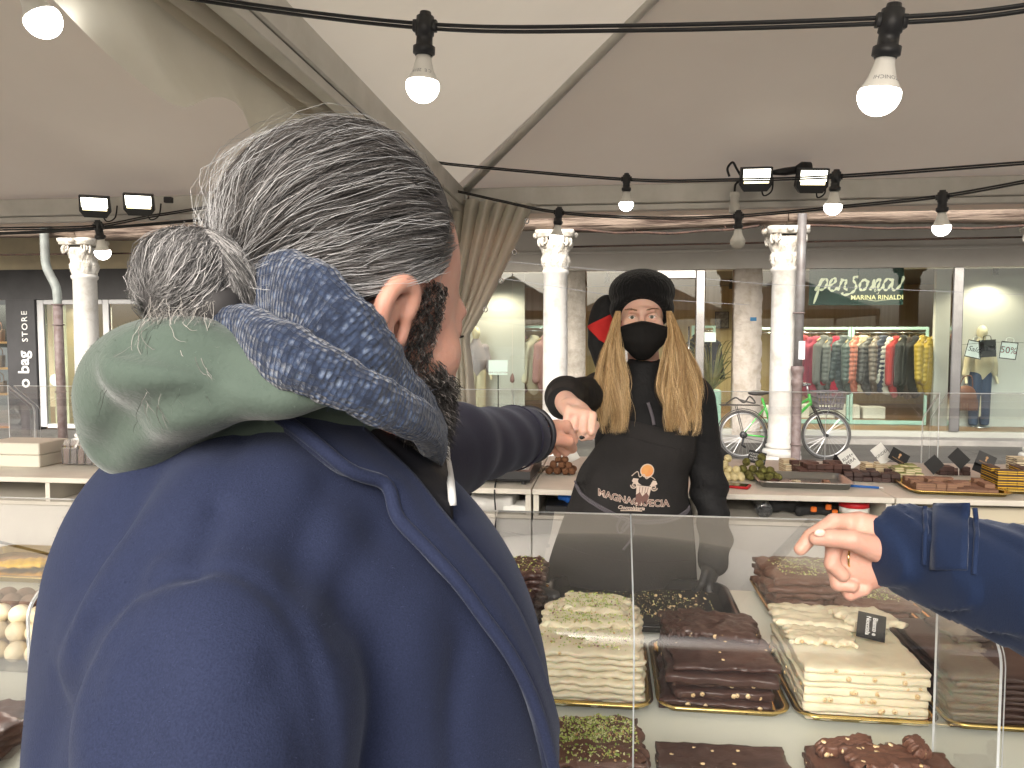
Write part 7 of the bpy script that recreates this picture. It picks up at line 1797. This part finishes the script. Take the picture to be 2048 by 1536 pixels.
# quilted inner jacket with pale piping
quilt = mat('black_quilt', (.009, .009, .012), .6, bump=.25, bs=14, bump_dist=.02, spec=.2)
top_l = [(600, 775), (680, 800), (740, 832), (800, 862), (850, 876), (884, 880)]; bot_l = [(640, 815), (690, 862), (755, 918), (820, 980), (860, 1022), (897, 1045)]
rows = [[(a[0] + (b[0] - a[0])*t, a[1] + (b[1] - a[1])*t) for a, b in zip(top_l, bot_l)] for t in np.linspace(0, 1, 14)]
G = smooth_grid(drape(tree, rows, .006, 36), 3); ey = ORI - G; ey /= np.linalg.norm(ey, axis=2, keepdims=True)
uu, vv = np.meshgrid(np.linspace(0, 1, G.shape[1]), np.linspace(0, 1, 14)); G = G + ey*(.012*(1 - vv)**1.5 + .0025*np.sin(vv*13 + uu*4) + .002)[:, :, None]
G = np.array(G); v, f = sheet(G, .010); qj = man.cloth('inner_jacket', v, f, quilt)
pip = mat('pale_piping', (.55, .55, .54), .45); P = np.concatenate([G[0], G[:, -1]]); v, f = tube_geo(crom(P[::4], 4), .0034, 8); man.cloth('piping', v, f, pip, parent=qj)

# ---- green hood lying on the back
hood_m = mat('sage_fleece', (.075, .100, .082), .95, var=(.092, .120, .098), vs=5, bump=.3, bs=260, sheen=.35, bump_dist=.002, spec=.15)
hp = lambda a, b, d: cf(a, b, d)
def hood_f(x, y, z):
    d = union([ell(hp(350, 735, .560), (.050, .07, .034)), ell(hp(300, 795, .60), (.040, .08, .045)), (cone(hp(560, 775, .505), hp(390, 765, .515), .015, .028), .03), (cone(hp(390, 765, .515), hp(268, 868, .575), .027, .022), .03),
               (cone(hp(268, 868, .575), hp(268, 870, .74), .023, .023), .03), (cone(hp(660, 790, .50), hp(560, 775, .505), .008, .015), .03), (ell(hp(470, 720, .57), (.06, .05, .020)), .03), (cone((-.190, .64, 1.52), (-.178, .645, 1.635), .100, .080), .03)], .03)(x, y, z)
    for amp, g_ in hfolds: d = d + amp*g_(x, y, z)
    return d + .0020*wob(x, y, z, 22, 3, 2)
hfolds = []
hv0, hf0 = snets(hood_f, (-.42, .40, 1.50), (-.08, .88, 1.74), .010); ptree = bvh(hv0, hf0)
hfolds = [(.011, fold_line([(255, 690), (330, 706), (430, 728), (540, 752)], .010)), (-.006, fold_line([(230, 740), (330, 748), (450, 760)], .016)), (.008, fold_line([(200, 905), (250, 845), (330, 805), (430, 785)], .012)), (-.002, fold_line([(220, 915), (300, 860), (420, 815)], .014)), (.003, fold_line([(190, 770), (215, 820), (260, 860)], .016))]
v, f = snets(hood_f, (-.42, .40, 1.50), (-.08, .88, 1.74), .0042); man.cloth('hood', v, f, hood_m); fuzz(man, 'hood_nap', v, f, 9000, .0022, (.13, .17, .14), man.root.children[-1], 31)

# ---- knitted scarf, two rolls round the neck
def knit(name):
    m = bpy.data.materials.new(name); m.use_nodes = True; nt = m.node_tree; N = nt.nodes; L = nt.links; b = N['Principled BSDF']
    uv = N.new('ShaderNodeUVMap'); uv.uv_map = 'knit'; mp = N.new('ShaderNodeMapping'); L.new(uv.outputs[0], mp.inputs[0])
    br = N.new('ShaderNodeTexVoronoi'); br.inputs['Scale'].default_value = 1.0; br.inputs['Randomness'].default_value = .35; L.new(mp.outputs[0], br.inputs['Vector'])
    tc = N.new('ShaderNodeTexCoord'); nz = N.new('ShaderNodeTexNoise'); nz.inputs['Scale'].default_value = 130; nz.inputs['Detail'].default_value = 5; L.new(tc.outputs['Object'], nz.inputs['Vector'])
    mr = N.new('ShaderNodeMapRange'); mr.inputs[1].default_value = .15; mr.inputs[2].default_value = .75; mr.inputs[3].default_value = 1; mr.inputs[4].default_value = .25; L.new(br.outputs['Distance'], mr.inputs[0])  # shading between stitches put into the colour, darker towards each stitch edge
    sep = N.new('ShaderNodeSeparateColor'); L.new(br.outputs['Color'], sep.inputs[0]); tone = N.new('ShaderNodeMath'); tone.operation = 'MULTIPLY_ADD'; tone.inputs[1].default_value = .75; tone.inputs[2].default_value = .30; L.new(sep.outputs[0], tone.inputs[0]); mt_ = N.new('ShaderNodeMath'); mt_.operation = 'MULTIPLY'; L.new(mr.outputs[0], mt_.inputs[0]); L.new(tone.outputs[0], mt_.inputs[1]); mu = N.new('ShaderNodeMath'); mu.operation = 'MULTIPLY'; L.new(mt_.outputs[0], mu.inputs[0]); mr3 = N.new('ShaderNodeMapRange'); mr3.inputs[1].default_value = .35; mr3.inputs[2].default_value = .65; mr3.inputs[3].default_value = .35; mr3.inputs[4].default_value = 1.25; L.new(nz.outputs['Fac'], mr3.inputs[0]); L.new(mr3.outputs[0], mu.inputs[1])
    cr = N.new('ShaderNodeValToRGB'); e = cr.color_ramp.elements; e[0].position = .05; e[0].color = (.013, .018, .034, 1); e[1].position = .95; e[1].color = (.115, .145, .205, 1); q = e.new(.5); q.color = (.032, .047, .088, 1); L.new(mu.outputs[0], cr.inputs[0]); L.new(cr.outputs[0], b.inputs['Base Color'])
    b.inputs['Roughness'].default_value = .95; b.inputs['Sheen Weight'].default_value = .3; b.inputs['Specular IOR Level'].default_value = .1
    bp = N.new('ShaderNodeBump'); bp.inputs['Strength'].default_value = .9; bp.inputs['Distance'].default_value = .004; L.new(mu.outputs[0], bp.inputs['Height']); L.new(bp.outputs[0], b.inputs['Normal']); return m
knit_m = knit('tweed_knit')
def scarf_roll(name, ctrl, w, t, tw, seed, cell=.0034):
    """ctrl: points in the viewing frame, closed ring; w half width along 'tw' direction, t half thickness"""
    P = crom(ctrl, 16, closed=True); K = len(P); rs = np.random.RandomState(seed); cen = P.mean(0)
    T = np.roll(P, -1, 0) - np.roll(P, 1, 0); T /= np.linalg.norm(T, axis=1, keepdims=True)
    W = np.array([np.interp(i/K, np.linspace(0, 1, len(w)), w) for i in range(K)]); n = 28; v = []; uv = []
    L = np.concatenate([[0], np.cumsum(np.linalg.norm(np.diff(P, axis=0), axis=1))])
    for i in range(K):
        out = P[i] - cen; out[2] = 0; out /= np.linalg.norm(out); up = np.array(tw, float); up = up - T[i]*(up @ T[i]); up /= np.linalg.norm(up); ou = out - T[i]*(out @ T[i]) - up*(out @ up); ou /= np.linalg.norm(ou)
        for j in range(n):
            a = 2*math.pi*j/n; c, s = math.cos(a), math.sin(a)
            wv = 1 + .07*math.sin(i*.17 + seed) + .04*math.sin(i*.43 + j*.5) + .025*math.sin(i*1.1 + j*.9)
            v.append(P[i] + up*(W[i]*wv*math.copysign(abs(c)**.8, c)) + ou*(t*wv*math.copysign(abs(s)**.8, s)))
    f = []; uvs = []
    for i in range(K):
        i2 = (i + 1) % K
        for j in range(n):
            j2 = (j + 1) % n; f.append((i*n + j, i2*n + j, i2*n + j2, i*n + j2))
            u0, u1 = L[i]/cell, (L[i + 1] if i + 1 < K else L[-1] + .01)/cell; peri = 4*(W[i] + t)*.8; q0, q1 = j/n*peri/cell*.75, (j + 1)/n*peri/cell*.75
            uvs += [(u0, q0), (u1, q0), (u1, q1), (u0, q1)]
    o = man.cloth(name, v, f, knit_m); ul = o.data.uv_layers.new(name='knit'); ul.data.foreach_set('uv', np.array(uvs).ravel()); fuzz(man, 'scarf_fibres', v, f, 6500, .0042, (.075, .10, .155), o, seed + 40); return o
up_ring = [cf(540, 588, .552), cf(622, 604, .520), cf(698, 672, .512), cf(772, 752, .528), cf(848, 834, .585), (-.078, .70, 1.585), (-.14, .745, 1.610), (-.215, .735, 1.650), (-.262, .67, 1.685), (-.245, .605, 1.690)]
lo_ring = [cf(465, 660, .530), cf(562, 706, .494), cf(668, 757, .488), cf(768, 808, .506), cf(852, 858, .565), (-.080, .71, 1.570), (-.16, .775, 1.58), (-.25, .76, 1.60), (-.295, .68, 1.64), (-.285, .595, 1.655)]
sc_ = scarf_roll('scarf', up_ring, [.027, .029, .023, .018, .014, .020, .026, .028, .028, .027], .0125, (.10, .0, 1), 1)
s2 = scarf_roll('scarf_roll', lo_ring, [.017, .020, .018, .0145, .011, .018, .022, .022, .022, .018], .0125, (.0, -.1, 1), 5); s2.parent = sc_

# ---- grey hair combed back into a bun
CC = np.array((-.012, 0, .045)); CRR = np.array((.098, .077, .095))
def hairline(z): return np.interp(z, [-.06, -.03, -.005, .02, .05, .08, .11, .14], [-.045, -.020, .016, .022, .030, .040, .044, .04])
def hlow(x): return np.interp(x, [-.12, -.085, -.055, -.025, -.004, .008, .016, .03], [-.035, -.030, -.012, .016, .034, .036, .034, .030])
def hb(x, y, z):
    d = ell(CC, CRR + .0075)(x, y, z); d = smin(d, ell((-.060, 0, -.008), (.050, .062, .045))(x, y, z), .03)
    d = smax(d, (x + .014 - hairline(np.broadcast_to(z, np.broadcast(x, y, z).shape)))*.8, .008)
    return smax(d, (hlow(np.broadcast_to(x, np.broadcast(x, y, z).shape)) - z)*.8, .008)
def hb2(x, y, z):
    zz = np.broadcast_to(z, np.broadcast(x, y, z).shape)
    return hb(x, y, zz)
v, f = snets(hb2, (-.14, -.11, -.09), (.11, .11, .17), .004)
hair_base = mat('hair_underlayer', (.035, .032, .032), .7, var=(.10, .10, .105), vs=30, vd=6, bump=.5, bs=120, stretch=(1, 3, 3))
hairo = man.cloth('hair', xf(v, HM, HO), f, hair_base)
rs = np.random.RandomState(4)
TIE = np.array((-.112, 0.0, -.002)); tu = (TIE - CC)/CRR; tu /= np.linalg.norm(tu)
def lockn(p, fr, sd): return wob(p[:, 0], p[:, 1], p[:, 2], fr, sd, 2)
S = 34000; dirs = rs.normal(size=(S*2, 3)); dirs /= np.linalg.norm(dirs, axis=1, keepdims=True); pt = CC + dirs*CRR
ok = (pt[:, 0] < hairline(pt[:, 2]) + .003) & (pt[:, 2] > hlow(pt[:, 0]) + .001); front = ok & (rs.rand(len(ok)) < np.clip(.35 + (pt[:, 0] + .02)*9, .25, 1)); dirs = dirs[front][:S]; pt = pt[front][:S]; S = len(dirs); K = 14
dot = np.clip(dirs @ tu, -1, 1); om = np.arccos(dot); so = np.sin(om) + 1e-6
lk = lockn(pt, 120, 2)*.5 + .5; lk2 = lockn(pt, 60, 9)
paths = np.zeros((S, K, 3)); endt = np.clip(1 - .0*rs.rand(S), .6, 1); lay = rs.rand(S)
for k in range(K):
    t = k/(K - 1)*endt; a = np.sin((1 - t)*om)/so; b = np.sin(t*om)/so; d_ = dirs*a[:, None] + tu*b[:, None]
    d_ = d_/(np.linalg.norm(d_, axis=1, keepdims=True) + 1e-9)
    rise = .0050 + .0050*lay + .0068*lk2*np.sin(math.pi*t) + .0028*np.sin(t*7 + lk*9) + (.0030*np.sin(math.pi*t))
    rise = rise*np.clip(k/2.5, .15, 1)
    q = CC + d_*(CRR + rise[:, None])
    wv = .0016*np.stack([np.sin(t*10 + lk*12), np.cos(t*9 + lk*20), np.sin(t*8 + lk*15)], 1) + .0010*np.stack([np.sin(t*23 + lay*40), np.sin(t*19 + lay*31 + 1), np.cos(t*21 + lay*50)], 1)*np.sin(math.pi*t)[:, None]
    wv += lockn(pt, 40, 33)[:, None]*np.sin(math.pi*t)[:, None]*.0030*np.array((0, 1, .6))
    paths[:, k] = q + wv
good = ~(((paths[:, :, 2] < hlow(paths[:, :, 0]) - .004) & (np.abs(paths[:, :, 1]) > .035)).any(1)); paths, pt, lay, dirs, lk = paths[good], pt[good], lay[good], dirs[good], lk[good]; S = len(pt)
side = np.clip(np.abs(pt[:, 1])/.07, 0, 1); low = np.clip((.07 - pt[:, 2])/.10, 0, 1); sil = .38 + .30*side*low + .20*low
g = lockn(pt, 210, 21)*.30 + lockn(pt, 70, 77)*.35 + rs.normal(size=S)*.48 + (sil - .5)*2.2 - .10 - .55*np.clip((pt[:, 2] - .10)/.04, 0, 1)
val = np.where(g > .15, .26 + .24*rs.rand(S), np.where(g > -.30, .15 + .09*rs.rand(S), .055 + .05*rs.rand(S)))
cols = val[:, None]*np.array((1.0, .965, .95)) + np.where(val < .1, 1, 0)[:, None]*np.array((.010, .004, 0))
man.hair('hair_strands', xf(paths.reshape(-1, 3), HM, HO).reshape(S, K, 3), .00022 + .00018*rs.rand(S), cols, 2, parent=hairo)
# fine flyaways over the crown and hairline
Sf = 500; ii = rs.choice(S, Sf); pf = paths[ii].copy(); tt = np.linspace(0, 1, K)
nrm_ = (pf - CC); nrm_ /= np.linalg.norm(nrm_, axis=2, keepdims=True); pf += nrm_*(np.abs(rs.normal(size=(Sf, 1, 1)))*.009*(np.sin(math.pi*tt)[None, :, None]**.7)) + rs.normal(size=(Sf, 1, 3))*.004*tt[None, :, None] + .003*np.sin(tt[None, :, None]*14 + rs.rand(Sf, 1, 3)*6)
man.hair('flyaway_hair', xf(pf.reshape(-1, 3), HM, HO).reshape(Sf, K, 3), np.full(Sf, .00022), np.repeat((.22 + .25*rs.rand(Sf))[:, None], 3, 1), 3, parent=hairo)
# bun
BC = cf(382, 570, .552); BR = .0405; ax = (cf(478, 530, .585) - BC); ax /= np.linalg.norm(ax); e1 = np.cross(ax, (0, 0, 1)); e1 /= np.linalg.norm(e1); e2 = np.cross(ax, e1)
def bun_f(x, y, z): return union([ell(BC, (.035, .034, .036)), (cone(BC + ax*.025, HO + HM @ np.array((-.098, 0, .0)), .019, .026), .02), (ell(BC + np.array((.022, -.012, -.016)), (.020, .02, .021)), .01)], .02)(x, y, z)
v, f = snets(bun_f, BC - .085, BC + .10, .004); bun = man.cloth('hair_bun', v, f, hair_base)
Sb = 11000; Kb = 16; ph = rs.rand(Sb)*6.2832; paths = np.zeros((Sb, Kb, 3)); reach = .40 + .58*rs.rand(Sb); tw = rs.normal(size=Sb)*.35 + .9; rr_ = 1.02 + .14*rs.rand(Sb) + .06*np.sin(ph*9); second = rs.rand(Sb) < .34; lk = np.sin(ph*13) + .6*np.sin(ph*29 + 1)
for k in range(Kb):
    t = k/(Kb - 1); th = .25 + t*reach*2.75; a = ph + tw*t*1.2 + .05*np.sin(t*9 + ph*5); c, s = np.cos(th), np.sin(th)
    base_ = BC[None, :] + np.zeros((Sb, 3)); rad = np.where(second, .0350, .0350)
    tor_ = BC + np.array((.006, -.004, -.006)) + ax*(.016 + .017*np.cos(ph*3 + t*.6))[:, None] + (.021 + .017*np.abs(np.sin(ph*3 + t*.6))*rr_)[:, None]*(np.cos(ph + t*3.2)[:, None]*e1 + np.sin(ph + t*3.2)[:, None]*e2)
    jit = .20*np.stack([np.sin(ph*5), np.cos(ph*7), np.sin(ph*11)], 1); axj = ax + jit; axj /= np.linalg.norm(axj, axis=1, keepdims=True)
    paths[:, k] = np.where(second[:, None], tor_, base_ + (rad*rr_)[:, None]*(c[:, None]*axj*.95 + s[:, None]*(np.cos(a)[:, None]*e1 + np.sin(a)[:, None]*e2))) + .0007*rs.normal(size=(Sb, 3))
val = np.where(lk + rs.normal(size=Sb)*.7 > .0, .24 + .24*rs.rand(Sb), .07 + .10*rs.rand(Sb)); man.hair('bun_strands', paths, .00023 + .00018*rs.rand(Sb), val[:, None]*np.array((1, .965, .945)), 5, parent=bun)
# loose curls under the bun
Sw = 190; Kw = 20; paths = np.zeros((Sw, Kw, 3)); st = BC + np.stack([rs.uniform(-.012, .03, Sw), rs.uniform(-.050, -.030, Sw), rs.uniform(-.036, -.010, Sw)], 1); ln = rs.uniform(.015, .052, Sw); clump = rs.randint(0, 9, Sw); dr = rs.normal(size=(9, 3))*np.array((.5, .25, .2)) + np.array((-.15, -.42, -1)); cp_ = rs.rand(9)*6.28; ca = rs.uniform(.003, .010, 9)
for k in range(Kw):
    t = k/(Kw - 1); w_ = ca[clump]*(t**.8); an = cp_[clump] + t*6.5 + rs.normal(size=Sw)*.02
    paths[:, k] = st + dr[clump]*ln[:, None]*t + np.stack([np.cos(an)*w_, np.sin(an)*w_*.5, np.sin(an)*w_*.6], 1) + rs.normal(size=(Sw, 3))*.0004
man.hair('loose_curls', paths, np.full(Sw, .0003), (np.where(rs.rand(Sw) < .45, .22, .06) + .10*rs.rand(Sw))[:, None]*np.array((1, .94, .86)), 6, parent=bun)
v, f = tube_geo([HO + HM @ np.array((-.118, .022*math.cos(t), .0 + .022*math.sin(t))) for t in np.linspace(0, 6.2832, 25)[:-1]], .0055, 10, closed=True); man.cloth('hair_tie', v, f, mat('hair_tie', (.012, .016, .035), .8), parent=bun)
# beard and sideburns
hn = hv; bmask = []
tris = hf[rs.randint(0, len(hf), 110000)]; w3 = rs.dirichlet((1, 1, 1), len(tris)); P3 = hv[tris[:, 0]]*w3[:, :1] + hv[tris[:, 1]]*w3[:, 1:2] + hv[tris[:, 2]]*w3[:, 2:]
N3 = np.cross(hv[tris[:, 1]] - hv[tris[:, 0]], hv[tris[:, 2]] - hv[tris[:, 0]]); N3 /= np.linalg.norm(N3, axis=1, keepdims=True) + 1e-9
x, y, z = P3[:, 0], P3[:, 1], P3[:, 2]
cheek = np.interp(x, [.0, .02, .04, .07, .10], [.005, -.012, -.024, -.036, -.046]); ay = np.abs(y)
bm_ = (x > .012 - (z + .03)*.22) & (z < cheek + .003*np.sin(x*300)) & (z > -.128) & (x > .0) & ~((ay > .066) & (x < .022) & (z > -.035))
sb = (x > .006) & (x < .036) & (z > -.035) & (z < .036) & (ay > .045) & (ay < .085)
nk = (z < -.075) & (x > .02) & (rs.rand(len(x)) < .5)
sel = np.nonzero((bm_ | sb) & (rs.rand(len(x)) < .95))[0][:16000]; Sb = len(sel); Kb = 7; Pb = P3[sel]; Nb = N3[sel]
isb = sb[sel]; ln = np.where(isb, .008, .012 + .013*rs.rand(Sb)*np.clip((-.02 - Pb[:, 2])/.06, .3, 1.4)); dirb = Nb*.7 + np.array((.25, 0, -.85)) + rs.normal(size=(Sb, 3))*.30; dirb[isb] = Nb[isb]*.25 + np.array((-.35, 0, -.9)) + rs.normal(size=(isb.sum(), 3))*.15; dirb /= np.linalg.norm(dirb, axis=1, keepdims=True)
paths = np.zeros((Sb, Kb, 3)); cphase = rs.rand(Sb)*6
for k in range(Kb):
    t = k/(Kb - 1); paths[:, k] = Pb + dirb*(ln*t)[:, None] + Nb*(.002*math.sin(math.pi*t)) + .0022*t*np.stack([np.sin(t*7 + cphase), np.cos(t*6 + cphase*2), np.sin(t*5 + cphase*3)], 1)
gv = rs.rand(Sb); val = np.where(gv > .90, .28, np.where(gv > .75, .09, .016 + .025*rs.rand(Sb))); man.hair('beard', xf(paths.reshape(-1, 3), HM, HO).reshape(Sb, Kb, 3), .00032 + .00018*rs.rand(Sb), val[:, None]*np.array((1, .88, .80)), 8)
legs(man, -.16, .64, .80, 0.0, R(12))
wool(blue_w, (.004, .008, .024), (.014, .026, .066), .15, 700)
